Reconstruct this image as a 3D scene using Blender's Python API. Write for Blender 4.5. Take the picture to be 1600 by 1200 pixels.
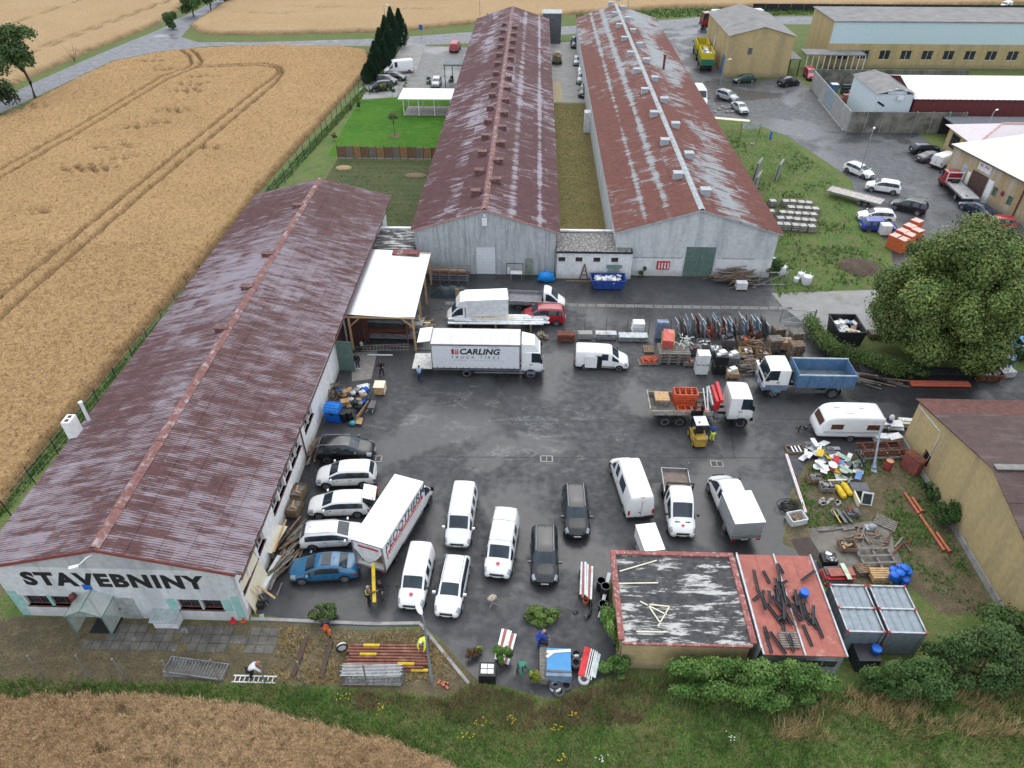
import bpy,math,random
import numpy as np
from mathutils import Vector,Matrix
R=math.radians
random.seed(7);rng=np.random.default_rng(7)
for o in list(bpy.data.objects):bpy.data.objects.remove(o)
scn=bpy.context.scene
C=scn.collection
FPX,CAMH,PITCH,YAW=1109.0,40.0,R(38.4),R(1.7)
cam=bpy.data.cameras.new('camera');camo=bpy.data.objects.new('camera',cam);C.objects.link(camo)
cam.sensor_width=36;cam.lens=36*FPX/1600;cam.clip_start=.5;cam.clip_end=1500
camo.location=(0,0,CAMH);camo.rotation_euler=(math.pi/2-PITCH,0,YAW)
scn.camera=camo
scn.render.resolution_x,scn.render.resolution_y=1024,768
SUN_EL,SUN_AZ=R(58),R(8)
w=bpy.data.worlds.new('World');scn.world=w;w.use_nodes=True
wt=w.node_tree;wt.nodes.clear()
sky=wt.nodes.new('ShaderNodeTexSky');sky.sky_type='NISHITA';sky.sun_disc=False
sky.sun_elevation=SUN_EL;sky.sun_rotation=SUN_AZ;sky.air_density=1.0;sky.dust_density=6.0;sky.ozone_density=1.0;sky.altitude=300
hs=wt.nodes.new('ShaderNodeHueSaturation');hs.inputs['Saturation'].default_value=.40
bg=wt.nodes.new('ShaderNodeBackground');bg.inputs['Strength'].default_value=.15
wo=wt.nodes.new('ShaderNodeOutputWorld')
cl=wt.nodes.new('ShaderNodeMix');cl.data_type='RGBA';cl.inputs[0].default_value=.7;cl.inputs[7].default_value=(6.9,7.5,8.3,1)
wt.links.new(sky.outputs[0],hs.inputs['Color']);wt.links.new(hs.outputs[0],cl.inputs[6])
tc=wt.nodes.new('ShaderNodeTexCoord');cn=wt.nodes.new('ShaderNodeTexNoise');cn.inputs['Scale'].default_value=2.6;cn.inputs['Detail'].default_value=6;cn.inputs['Distortion'].default_value=.6
mr=wt.nodes.new('ShaderNodeMapRange');mr.inputs[1].default_value=.32;mr.inputs[2].default_value=.68;mr.inputs[3].default_value=.62;mr.inputs[4].default_value=1.38
vm=wt.nodes.new('ShaderNodeVectorMath');vm.operation='SCALE';vm.inputs[0].default_value=(6.9,7.5,8.3);wt.links.new(tc.outputs['Generated'],cn.inputs['Vector']);wt.links.new(cn.outputs['Fac'],mr.inputs[0]);wt.links.new(mr.outputs[0],vm.inputs['Scale']);wt.links.new(vm.outputs[0],cl.inputs[7])
wt.links.new(cl.outputs[2],bg.inputs[0]);wt.links.new(bg.outputs[0],wo.inputs[0])
sl=bpy.data.lights.new('sun','SUN');sl.energy=.85;sl.angle=R(65);sl.color=(1,.97,.93)
so=bpy.data.objects.new('sun',sl);C.objects.link(so);so.location=(0,60,80)
so.rotation_euler=Vector((-math.sin(SUN_AZ)*math.cos(SUN_EL),-math.cos(SUN_AZ)*math.cos(SUN_EL),-math.sin(SUN_EL))).to_track_quat('-Z','Y').to_euler()
vs=scn.view_settings;vs.view_transform='Standard';vs.look='None';vs.exposure=.42;vs.gamma=1;vs.use_curve_mapping=False
scn.render.engine='CYCLES';scn.cycles.max_bounces=5;scn.cycles.diffuse_bounces=2;scn.cycles.glossy_bounces=3;scn.cycles.transparent_max_bounces=6
def ray(px,py):
 a=(px-800)/FPX;b=(600-py)/FPX;cp,sp=math.cos(PITCH),math.sin(PITCH)
 d=(a,cp+b*sp,-sp+b*cp);c,s=math.cos(YAW),math.sin(YAW)
 return(c*d[0]-s*d[1],s*d[0]+c*d[1],d[2])
def g(px,py,z=0.0):
 d=ray(px,py);t=(z-CAMH)/d[2];return Vector((d[0]*t,d[1]*t,z))
def gp(pts,z=0):return[tuple(g(x,y,z)[:2])for x,y in pts]
MATS={}
class NT:
 def __init__(s,name):
  s.m=bpy.data.materials.new(name);s.m.use_nodes=True;s.t=s.m.node_tree;s.t.nodes.clear()
  s.b=s.n('ShaderNodeBsdfPrincipled');o=s.n('ShaderNodeOutputMaterial');s.l(s.b.outputs[0],o.inputs[0])
 def n(s,t,**k):
  x=s.t.nodes.new(t)
  for a,v in k.items():setattr(x,a,v)
  return x
 def l(s,a,b):s.t.links.new(a,b)
 def set(s,sock,v):
  if hasattr(v,'is_linked')or isinstance(v,bpy.types.NodeSocket):s.l(v,sock)
  else:sock.default_value=v
 def pos(s,scale=(1,1,1),rz=0,obj=False):
  if obj:src=s.n('ShaderNodeTexCoord').outputs['Object']
  else:src=s.n('ShaderNodeNewGeometry').outputs['Position']
  mp=s.n('ShaderNodeMapping');s.l(src,mp.inputs[0]);mp.inputs['Scale'].default_value=scale;mp.inputs['Rotation'].default_value=(0,0,rz)
  return mp.outputs[0]
 def noise(s,vec,scale=1,det=4,rough=.6,dist=0):
  x=s.n('ShaderNodeTexNoise');s.l(vec,x.inputs['Vector']);x.inputs['Scale'].default_value=scale
  x.inputs['Detail'].default_value=det;x.inputs['Roughness'].default_value=rough;x.inputs['Distortion'].default_value=dist
  return x.outputs['Fac']
 def ramp(s,f,a,b,lo=0.,hi=1.):
  x=s.n('ShaderNodeMapRange');x.interpolation_type='SMOOTHSTEP';s.set(x.inputs[0],f)
  for i,v in zip((1,2,3,4),(a,b,lo,hi)):s.set(x.inputs[i],v)
  return x.outputs[0]
 def math(s,op,a,b=0.):
  x=s.n('ShaderNodeMath',operation=op);s.set(x.inputs[0],a);s.set(x.inputs[1],b);return x.outputs[0]
 def mix(s,f,a,b):
  x=s.n('ShaderNodeMix',data_type='RGBA');s.set(x.inputs[0],f)
  for i,v in((6,a),(7,b)):
   if isinstance(v,tuple):x.inputs[i].default_value=(*v[:3],1)
   else:s.l(v,x.inputs[i])
  return x.outputs[2]
 def mul(s,c,f):
  x=s.n('ShaderNodeMix',data_type='RGBA',blend_type='MULTIPLY');x.inputs[0].default_value=1;s.l(c,x.inputs[6])
  y=s.n('ShaderNodeCombineColor');
  for i in range(3):s.set(y.inputs[i],f)
  s.l(y.outputs[0],x.inputs[7]);return x.outputs[2]
 def bump(s,h,st=.3,d=.05):
  x=s.n('ShaderNodeBump');x.inputs['Strength'].default_value=st;x.inputs['Distance'].default_value=d;s.l(h,x.inputs['Height']);s.l(x.outputs[0],s.b.inputs['Normal'])
 def out(s,col,rough=.8,metal=0.,spec=.5,coat=0.):
  if isinstance(col,tuple):s.b.inputs['Base Color'].default_value=(*col[:3],1)
  else:s.l(col,s.b.inputs['Base Color'])
  s.set(s.b.inputs['Roughness'],rough);s.b.inputs['Metallic'].default_value=metal
  s.b.inputs['Specular IOR Level'].default_value=spec;s.b.inputs['Coat Weight'].default_value=coat;s.b.inputs['Coat Roughness'].default_value=.06
  return s.m
def mat(name,col,rough=.75,metal=0.,var=.25,scale=2.5,spec=.4,coat=0.,dirt=None,dsc=1.2,dlo=.5,dhi=.7,stretch=(1,1,1),bump=0.,bsc=30,obj=False):
 """plain procedural surface: colour varied by noise, with an optional second colour (wear, dirt) in patches"""
 if name in MATS:return MATS[name]
 t=NT(name);p=t.pos(stretch,obj=obj)
 n=t.noise(p,scale,5);c=t.mix(t.ramp(n,.25,.75),tuple(x*(1-var)for x in col),tuple(min(1,x*(1+var))for x in col))
 if dirt:c=t.mix(t.ramp(t.noise(p,dsc,6,.65),dlo,dhi),c,dirt)
 if bump:t.bump(t.noise(p,bsc,3),.5,bump)
 MATS[name]=t.out(c,rough,metal,spec,coat);return MATS[name]
def paint(name,col,rough=.25,coat=.6):return mat('paint_'+name,col,rough,var=.05,scale=1.5,spec=.5,coat=coat,dirt=tuple(x*.8+.012 for x in col),dsc=2.5,dlo=.55,dhi=.8,obj=True)
WHITE=paint('white',(.78,.78,.77));BLACKP=paint('black',(.008,.008,.01));SILVER=paint('silver',(.42,.43,.44),.3);DKBLUE=paint('dark_blue',(.012,.02,.06))
BLUEP=paint('petrol_blue',(.018,.115,.235));REDP=paint('red',(.33,.012,.02));MIDBLUE=paint('mid_blue',(.01,.04,.32));GREENP=paint('green',(.01,.05,.035));SKYBLUE=paint('light_blue',(.08,.3,.55))
GLASS=mat('car_glass',(.018,.03,.042),.05,var=.4,spec=.6,scale=.8)
RUBBER=mat('rubber',(.018,.018,.02),.8);RIM=mat('alloy',(.42,.43,.45),.35,.7,var=.1);DARK=mat('dark_plastic',(.022,.022,.024),.6)
LAMP=mat('lamp_glass',(.35,.37,.4),.12,.2,var=.3,scale=9);TAIL=mat('tail_lamp',(.35,.01,.012),.2);STEEL=mat('galvanised',(.36,.38,.40),.45,.6,var=.2,dirt=(.22,.2,.18),dsc=2)
DGREY=mat('grey_paint',(.10,.105,.115),.6);WOOD=mat('weathered_wood',(.20,.135,.085),.85,var=.45,scale=4,dirt=(.09,.07,.055),dsc=3,stretch=(1,1,3));NEWWOOD=mat('new_wood',(.48,.31,.16),.8,var=.25,scale=4)
GREYWOOD=mat('grey_wood',(.19,.17,.15),.9,var=.4,scale=5);PLASTICW=mat('white_plastic',(.72,.73,.74),.45,var=.1,dirt=(.5,.5,.47),dsc=2);ORANGE=mat('orange_paint',(.52,.085,.025),.55,var=.25,dirt=(.22,.05,.03),dsc=3)
RUST=mat('rust_steel',(.13,.045,.03),.85,var=.4,scale=4,dirt=(.26,.09,.05),dsc=3);BLUEPL=mat('blue_plastic',(.008,.11,.50),.4,var=.2);BLACKPL=mat('black_plastic',(.014,.015,.017),.5);CARD=mat('cardboard',(.40,.25,.14),.9)
REDPL=mat('red_plastic',(.55,.025,.03),.45);YELLOW=mat('yellow_paint',(.55,.36,.03),.5,dirt=(.3,.19,.03),dsc=3);YELPL=mat('yellow_cover',(.62,.42,.02),.6);CONC=mat('concrete',(.30,.29,.275),.9,var=.2,scale=1.5,dirt=(.16,.155,.145),dsc=.7,bump=.01)
SIGNRED=mat('sign_red',(.48,.02,.03),.5,var=.05);INK=mat('black_lettering',(.015,.015,.017),.6,var=.1);CREAM=mat('cream_panel',(.72,.66,.50),.6,var=.08);GREENPL=mat('green_steel',(.10,.16,.14),.7,var=.15,dirt=(.16,.2,.17),dsc=1.5)
SKIN=mat('skin',(.45,.25,.17),.6,var=.1);TEALTRIM=mat('turquoise_trim',(.25,.48,.43),.8,var=.15,dirt=(.42,.52,.49),dsc=2);WINGLASS=mat('window_glass',(.03,.035,.04),.08,var=.5,scale=1.5,spec=.6);FRAMEW=mat('white_frame',(.6,.6,.58),.6);BROWNFR=mat('brown_frame',(.12,.045,.04),.7)
PIPE=mat('terracotta_pipe',(.42,.12,.06),.6,var=.2,dirt=(.3,.14,.09));TARP=mat('dark_tarp',(.03,.045,.055),.5,var=.4);PVCW=mat('white_film',(.66,.67,.68),.3,var=.15)
class MB:
 def __init__(s):s.v=[];s.f=[]
 def add(s,vs,fs):
  o=len(s.v);s.v+=[tuple(v)for v in vs];s.f+=[tuple(i+o for i in f)for f in fs];return s
 def box(s,c,d,rz=0,rx=0,ry=0):
  m=Matrix.Translation(c)@Matrix.Rotation(rz,4,'Z')@Matrix.Rotation(ry,4,'Y')@Matrix.Rotation(rx,4,'X')
  vs=[m@Vector((x*d[0]/2,y*d[1]/2,z*d[2]/2))for z in(-1,1)for x,y in((-1,-1),(1,-1),(1,1),(-1,1))]
  return s.add(vs,[(3,2,1,0),(4,5,6,7),(0,1,5,4),(1,2,6,5),(2,3,7,6),(3,0,4,7)])
 def bx(s,x0,y0,z0,x1,y1,z1):return s.box(((x0+x1)/2,(y0+y1)/2,(z0+z1)/2),(abs(x1-x0),abs(y1-y0),abs(z1-z0)))
 def bar(s,p,q,w,h=None,roll=0):
  p,q=Vector(p),Vector(q);d=q-p;L=d.length;h=h or w
  m=Matrix.Translation((p+q)/2)@d.to_track_quat('X','Z').to_matrix().to_4x4()@Matrix.Rotation(roll,4,'X')
  vs=[m@Vector((x*L/2,y*w/2,z*h/2))for z in(-1,1)for x,y in((-1,-1),(1,-1),(1,1),(-1,1))]
  return s.add(vs,[(3,2,1,0),(4,5,6,7),(0,1,5,4),(1,2,6,5),(2,3,7,6),(3,0,4,7)])
 def cyl(s,p,q,r,r2=None,n=12,cap=True):
  p,q=Vector(p),Vector(q);r2=r if r2 is None else r2
  m=(q-p).to_track_quat('Z','X').to_matrix();vs=[]
  for c,rr in((p,r),(q,r2)):
   for i in range(n):
    a=2*math.pi*i/n;vs.append(c+m@Vector((rr*math.cos(a),rr*math.sin(a),0)))
  fs=[(i,(i+1)%n,n+(i+1)%n,n+i)for i in range(n)]
  if cap:fs+=[tuple(range(n-1,-1,-1)),tuple(range(n,2*n))]
  return s.add(vs,fs)
 def tube(s,pts,r,n=6):
  pts=[Vector(p)for p in pts];vs=[];fs=[]
  for k,p in enumerate(pts):
   d=pts[min(k+1,len(pts)-1)]-pts[max(k-1,0)];m=d.to_track_quat('Z','X').to_matrix();rr=r[k]if isinstance(r,(list,tuple))else r
   vs+=[p+m@Vector((rr*math.cos(2*math.pi*i/n),rr*math.sin(2*math.pi*i/n),0))for i in range(n)]
  for k in range(len(pts)-1):fs+=[(k*n+i,k*n+(i+1)%n,k*n+n+(i+1)%n,k*n+n+i)for i in range(n)]
  fs+=[tuple(range(n-1,-1,-1)),tuple(range(len(vs)-n,len(vs)))]
  return s.add(vs,fs)
 def lathe(s,prof,c=(0,0,0),n=16,axis='Z'):
  vs=[]
  for r,z in prof:
   for i in range(n):
    a=2*math.pi*i/n;x,y=r*math.cos(a),r*math.sin(a)
    p=(x,y,z)if axis=='Z' else((x,z,y)if axis=='Y' else(z,x,y));vs.append(Vector(p)+Vector(c))
  k=len(prof);fs=[(a*n+i,a*n+(i+1)%n,a*n+n+(i+1)%n,a*n+n+i)for a in range(k-1)for i in range(n)]
  if prof[0][0]>1e-4:fs.append(tuple(range(n-1,-1,-1)))
  if prof[-1][0]>1e-4:fs.append(tuple(range((k-1)*n,k*n)))
  return s.add(vs,fs)
 def ell(s,c,r,n=10,m=6):
  return s.lathe([(max(1e-5,math.sin(math.pi*k/m)),-math.cos(math.pi*k/m))for k in range(m+1)],(0,0,0),n)._last(n*(m+1),c,r)
 def _last(s,k,c,r):
  for i in range(len(s.v)-k,len(s.v)):x,y,z=s.v[i];s.v[i]=(c[0]+x*r[0],c[1]+y*r[1],c[2]+z*r[2])
  return s
 def prism(s,poly,z0,z1,fn=None):
  n=len(poly);fn=fn or(lambda x,y,z:(x,y,z))
  vs=[fn(x,y,z0)for x,y in poly]+[fn(x,y,z1)for x,y in poly]
  return s.add(vs,[tuple(range(n-1,-1,-1)),tuple(range(n,2*n))]+[(i,(i+1)%n,n+(i+1)%n,n+i)for i in range(n)])
 def mesh(s,name,m=None,smooth=None):
  me=bpy.data.meshes.new(name);me.from_pydata(s.v,[],s.f);
  if m:me.materials.append(m)
  if smooth is not None:
   me.shade_smooth();me.set_sharp_from_angle(angle=R(smooth))
  me.update();return me
 def make(s,name,m,parent=None,smooth=None,loc=None,rz=0):
  return link(name,s.mesh(name,m,smooth),parent,loc,rz)
def link(name,me,parent=None,loc=None,rz=0):
 o=bpy.data.objects.new(name,me);C.objects.link(o)
 if parent:o.parent=parent
 if loc is not None:o.location=loc
 if rz:o.rotation_euler=(0,0,rz)
 return o
def tag(o,label,cat,group=None):
 o['label']=label;o['category']=cat
 if group:o['group']=group
 return o
def E(name,label,cat,loc=(0,0,0),rz=0,group=None):
 o=bpy.data.objects.new(name,None);C.objects.link(o);o.empty_display_size=.3
 o.location=loc;o.rotation_euler=(0,0,rz);return tag(o,label,cat,group)
def kind(o,k):o['kind']=k;return o
def copy_tree(o,parent=None):
 c=o.copy();C.objects.link(c);c.parent=parent
 for ch in list(o.children):copy_tree(ch,c)
 return c
def B(name,m,parent,*boxes,smooth=None):
 """one part from boxes given as (centre, size[, rz[, rx[, ry]]])"""
 b=MB()
 for x in boxes:b.box(*x)
 return b.make(name,m,parent,smooth)
def npmesh(name,V,F,m,attr=None):
 """fast mesh from numpy: V (n,3), F (m,3 or 4)"""
 me=bpy.data.meshes.new(name);V=np.asarray(V,np.float32);F=np.asarray(F,np.int32);k=F.shape[1]
 me.vertices.add(len(V));me.vertices.foreach_set('co',V.ravel());me.loops.add(F.size);me.loops.foreach_set('vertex_index',F.ravel())
 me.polygons.add(len(F));me.polygons.foreach_set('loop_start',np.arange(0,F.size,k,dtype=np.int32));me.polygons.foreach_set('loop_total',np.full(len(F),k,np.int32))
 if attr is not None:
  a=me.attributes.new('tint','FLOAT','POINT');a.data.foreach_set('value',np.asarray(attr,np.float32))
 me.update();me.validate();me.materials.append(m);return me
TMP=bpy.data.scenes.new('work')
def evaluated(o):
 """mesh of an object with its modifiers (or font) applied, evaluated in a scratch scene"""
 TMP.collection.objects.link(o);vl=TMP.view_layers[0];vl.update();dg=vl.depsgraph;dg.update()
 me=bpy.data.meshes.new_from_object(o.evaluated_get(dg));bpy.data.objects.remove(o);return me
def text(body,size,m,parent,name='lettering',M4=None,bold=0.,shear=0.,ext=.004,align='CENTER',spacing=1.):
 cu=bpy.data.curves.new('t','FONT');cu.body=body;cu.size=size;cu.extrude=ext;cu.offset=bold;cu.shear=shear;cu.align_x=align;cu.align_y='CENTER';cu.space_character=spacing;cu.resolution_u=3
 me=evaluated(bpy.data.objects.new('t',cu))
 me.materials.clear();me.materials.append(m)
 if M4 is not None:me.transform(M4)
 return link(name,me,parent)
# ================================================================ ground, roads, fields
def inside(P,poly):
 x,y=P[:,0],P[:,1];r=np.zeros(len(P),bool);n=len(poly)
 for i in range(n):
  (x1,y1),(x2,y2)=poly[i],poly[(i+1)%n]
  if y1==y2:continue
  r^=((y1>y)!=(y2>y))&(x<(x2-x1)*(y-y1)/(y2-y1)+x1)
 return r
def dist(P,line,closed=False):
 d=np.full(len(P),1e9);n=len(line)
 for i in range(n if closed else n-1):
  a=np.array(line[i]);b=np.array(line[(i+1)%n]);ab=b-a
  t=np.clip(((P-a)@ab)/max(ab@ab,1e-9),0,1);d=np.minimum(d,np.hypot(*(P-a-t[:,None]*ab).T))
 return d
def vnoise(P,s,seed=0):
 """smooth value noise, numpy"""
 q=P/s;i=np.floor(q).astype(np.int64);f=q-i;f=f*f*(3-2*f)
 def h(a,b):v=np.sin(a*127.1+b*311.7+seed*74.7)*43758.5453;return v-np.floor(v)
 a,b=i[:,0],i[:,1]
 return(h(a,b)*(1-f[:,0])+h(a+1,b)*f[:,0])*(1-f[:,1])+(h(a,b+1)*(1-f[:,0])+h(a+1,b+1)*f[:,0])*f[:,1]
def sheet(name,poly,z,m):
 b=MB();b.add([(x,y,z)for x,y in poly],[tuple(range(len(poly)))])
 o=b.make(name,m);me=o.data
 if me.polygons[0].normal.z<0:me.flip_normals()
 return kind(o,'structure')
def ground_mat(name,stops,scales=(.25,1.6,9),rough=.95,bump=.04):
 t=NT(name);p=t.pos()
 a=t.noise(p,scales[0],4);b=t.noise(p,scales[1],5,.7);c=t.noise(p,scales[2],4,.7)
 col=t.mix(t.ramp(a,.38,.62),stops[0],stops[1]);col=t.mix(t.ramp(b,.45,.68),col,stops[2]);col=t.mul(col,t.ramp(c,.2,.8,.55,1.35))
 t.bump(c,.7,bump);return t.out(col,rough,spec=.2)
G_BASE=ground_mat('rough_grass',[(.11,.145,.045),(.085,.135,.035),(.17,.155,.075)])
G_LAWN=ground_mat('lawn_grass',[(.035,.13,.008),(.055,.16,.012),(.09,.15,.02)],(.12,.7,20))
G_DRY=ground_mat('dry_grass',[(.19,.155,.06),(.15,.14,.05),(.22,.17,.085)],(.15,.9,7))
G_DIRT=ground_mat('olive_dirt',[(.105,.088,.055),(.12,.098,.058),(.17,.135,.075)],(.3,1.2,8))
G_COURT=ground_mat('weedy_grass',[(.075,.14,.032),(.115,.16,.042),(.165,.135,.08)],(.22,.9,6))
G_VEG=ground_mat('vegetable_plot',[(.05,.075,.03),(.07,.09,.035),(.12,.085,.05)],(.3,2.2,7))
G_GRAVEL=ground_mat('gravel',[(.17,.155,.14),(.21,.19,.17),(.12,.105,.09)],(.2,2,14))
def asphalt(name,base,wet=.5,pale=(.19,.19,.19),ctr=None):
 t=NT(name);p=t.pos();big=t.noise(p,.09,4,.55,.4);mid=t.noise(p,.6,6,.65);fine=t.noise(p,14,3)
 q=t.pos((.35,1,1));sc=t.noise(q,.55,7,.72,.8)
 c=t.mix(t.ramp(mid,.3,.7),tuple(x*.82 for x in base),tuple(x*1.2 for x in base));c=t.mul(c,t.ramp(fine,.2,.8,.85,1.15))
 w_=t.ramp(big,wet-.06,wet+.08);c=t.mix(t.math('MULTIPLY',w_,.55),c,tuple(x*.42 for x in base))
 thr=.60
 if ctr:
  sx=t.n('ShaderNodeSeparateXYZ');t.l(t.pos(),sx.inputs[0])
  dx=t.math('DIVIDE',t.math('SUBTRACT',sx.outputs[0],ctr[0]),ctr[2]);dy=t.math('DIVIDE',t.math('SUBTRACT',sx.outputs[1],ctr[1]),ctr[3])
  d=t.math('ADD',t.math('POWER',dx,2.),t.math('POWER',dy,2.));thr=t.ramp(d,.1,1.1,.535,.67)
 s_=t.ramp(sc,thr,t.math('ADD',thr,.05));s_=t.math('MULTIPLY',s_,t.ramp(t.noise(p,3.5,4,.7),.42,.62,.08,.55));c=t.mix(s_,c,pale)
 rg=t.ramp(w_,0,1,.72,.26);rg=t.math('MULTIPLY',rg,t.ramp(t.noise(p,1.7,3),.3,.7,.75,1.2))
 t.bump(t.noise(p,40,2),.35,.012);return t.out(c,rg,spec=.5)
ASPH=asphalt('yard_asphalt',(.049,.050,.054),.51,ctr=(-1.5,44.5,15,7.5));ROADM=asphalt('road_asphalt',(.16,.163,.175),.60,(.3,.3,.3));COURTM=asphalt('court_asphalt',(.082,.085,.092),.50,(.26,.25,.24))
CONCP=mat('pale_concrete_paving',(.27,.266,.255),.85,var=.12,scale=.6,dirt=(.20,.195,.185),dsc=.35);SLABM=mat('paving_slab',(.12,.112,.098),.9,var=.35,scale=1.2,dirt=(.27,.26,.24),dsc=1.8,dlo=.58,dhi=.7,bump=.01)
sheet('ground',[(-420,-60),(420,-60),(420,620),(-420,620)],0,G_BASE)
YARD=[(-17.6,26.2),(-15.4,25.9)]+gp([(470,972),(560,984),(660,978),(690,1000),(745,1062),(860,1092),(965,1050)])+[(5.6,29.3),(13.3,29.6),(18.6,29.6)]+gp([(1295,905),(1275,872),(1222,850),(1235,770),(1262,720)])+[(26.5,40.6),(30.8,42.6),(30.8,43.9),(70,44.2),(70,55.5)]+gp([(1400,583),(1335,570),(1265,515)])+[(28.2,60.5),(26.6,64),(26.6,70.4),(-17.6,70.4)]
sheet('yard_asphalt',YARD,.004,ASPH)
sheet('concrete_drive',[(26.62,64.2),(28.22,60.6)]+gp([(1270,512),(1345,523),(1420,520),(1600,480)])+[(60,72),(60,76)]+gp([(1400,452),(1205,458)]),.008,CONCP)
COURT=gp([(1016,46),(1052,33),(1105,33),(1112,50)])+[(38,150),(52,149),(53,142),(51.2,118.4),(63,118.5),(63,100),(62,86),(75,60)]+gp([(1600,470),(1400,450),(1392,385),(1345,335),(1330,280),(1290,252),(1230,213),(1165,188),(1110,186)])+[(27,125),(27,160)]
sheet('courtyard_asphalt',COURT,.006,COURTM)
sheet('right_road',[(44,55.5),(70,55.5),(70,70),(51,70)],.010,COURTM)
sheet('field_road',gp([(-60,186),(0,155),(60,126),(130,95),(175,76),(235,52),(262,40),(275,30),(300,20),(345,-4),(360,-4),(318,24),(297,42),(283,58),(310,66),(400,66),(600,60),(735,50),(905,40),(1060,30),(1100,26),(1700,24),(1700,38),(1090,38),(1050,44),(905,52),(735,68),(590,72),(430,71),(330,72),(245,81),(175,95),(57,151),(0,177),(-60,207)]),.008,ROADM)
sheet('visitor_parking',[(-29,136.2),(-12,136.2),(-12,172),(-29.5,174)],.010,asphalt('lot_asphalt',(.17,.165,.16),.56,(.3,.29,.28)))
sheet('parking_setts',gp([(560,140),(566,155),(620,152),(622,130),(650,112),(665,70),(632,66),(600,115)]),.014,CONCP)
sheet('lawn',[(-31.3,105.4),(-31.9,133),(-24,135.5),(-12.8,135.6),(-12.8,105.4)],.012,G_LAWN)
sheet('vegetable_plot',[(-29.5,82),(-29.5,103.8),(-12.8,103.8),(-12.8,75),(-17.5,75),(-17.5,81)],.012,G_VEG)
sheet('grass_between_halls',[(3,74.2),(9.6,74.2),(9.6,133),(3,133)],.012,G_DRY)
sheet('hall_lane',[(3,133),(9.8,133),(9.8,178),(3,178)],.012,CONCP)
sheet('lane_planks',[(3.0,133.4),(5.2,133.4),(5.2,146),(3.0,146)],.018,mat('tan_boards',(.36,.29,.19),.9,var=.2))
sheet('weedy_grass',[(26.7,66),(26.9,124)]+gp([(1120,190),(1165,192),(1230,217),(1290,256),(1326,284),(1340,338),(1388,388),(1396,449),(1224,455)]),.012,G_COURT)
sheet('dirt_yard',[(-48,19.5),(-48,25.5),(-17.6,25.5),(-15.4,25.7)]+gp([(560,986),(655,982),(690,1002),(745,1064),(690,1090),(560,1075),(400,1068)])+[(-20,20.6)],.006,G_DIRT)
sheet('weed_ground',gp([(1262,722),(1236,772),(1224,850),(1277,872),(1300,910),(1420,915),(1470,960),(1560,960),(1415,690)]),.010,G_DIRT)
sheet('concrete_pad',gp([(1262,826),(1385,812),(1410,880),(1285,892)]),.016,mat('pad_concrete',(.17,.155,.135),.9,var=.25,scale=.9,dirt=(.1,.095,.075)))
sheet('grass_strip',gp([(-40,830),(-40,770),(110,640),(300,430),(420,285),(570,130),(590,118),(600,130),(565,175),(525,228),(515,262)])+[(-30.2,80),(-33,80),(-33,25)],.010,G_COURT)
slabs=kind(sheet('patio_bed',[(-27.4,23.2),(-27.4,25.3),(-15.6,25.3),(-15.6,23.2)],.011,G_DIRT),'structure')
sm=MB().box((0,0,0),(.56,.56,.05)).mesh('slab',SLABM)
for i in range(20):
 for j in range(3):
  if random.random()<.08:continue
  link('slab',sm,slabs,(-27.05+i*.6,23.65+j*.6,.02+random.uniform(-.012,.008)),random.uniform(-.03,.03))
dr=kind(sheet('drain_bed',[(-9,63.75),(27.5,63.75),(27.5,64.25),(-9,64.25)],.012,DARK),'structure')
gm=MB()
for k in range(7):gm.box((-.39+k*.13,0,0),(.07,.44,.03))
gm.box((0,.24,0),(.98,.05,.03));gm.box((0,-.24,0),(.98,.05,.03));gm=gm.mesh('grating',CONC)
for i in range(36):link('grating',gm,dr,(-8.5+i,64,.02))
def cover(px,py,lab):
 p=g(px,py);r=E('drain_cover',lab,'drain cover',(p.x,p.y,0));f=MB()
 for s in(-1,1):f.box((s*.46,0,.012),(.10,.7,.024));f.box((0,s*.32,.012),(.84,.1,.024))
 f.box((0,0,.011),(.07,.56,.022));f.make('frame',CONC,r);B('grate',mat('iron_grate',(.06,.055,.05),.7),r,((0,0,.007),(.84,.56,.006)))
cover(854,717,'square iron drain cover with pale frame in the open middle of the yard');cover(1120,725,'iron drain cover with pale frame ahead of the double cab van');cover(587,717,'iron drain cover by the nose of the parked black suv')
patch=MB().box((0,0,.003),(1.5,1.9,.006));p=g(1260,858);tag(patch.make('steel_plate',mat('dark_plate',(.055,.04,.035),.75),None,None,(p.x,p.y,.012),.2),'dark rusty steel plate lying flat on the asphalt near red roofed shed','plate')
SEAM=mat('tar_seam',(.012,.012,.013),.5)
for k,(a,b_)in enumerate((((640,714),(1390,716)),((800,659),(1010,659)),((1140,664),(1148,716)),((1190,655),(1260,655)))):p,q_=g(*a),g(*b_);kind(MB().bar((p.x,p.y,.0065),(q_.x,q_.y,.0065),.07,.002).make('asphalt_seam',SEAM),'structure')
kb=kind(MB().bar((-17.5,25.75,.02),(-9.6,25.6,.02),.22,.12).bar((-9.6,25.6,.02),(-6.6,25.75,.02),.22,.12).bar((-6.6,25.7,.02),(-3.2,21.8,.02),.2,.1).make('yard_kerb',CONC),'structure')
pl=tag(MB().box((0,0,.06),(6.6,1.0,.12),R(-14)).make('timber_beam',CREAM,None,None,tuple(g(1140,187))),'long pale board lying at edge of the weedy grass by silver car','board')
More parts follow.
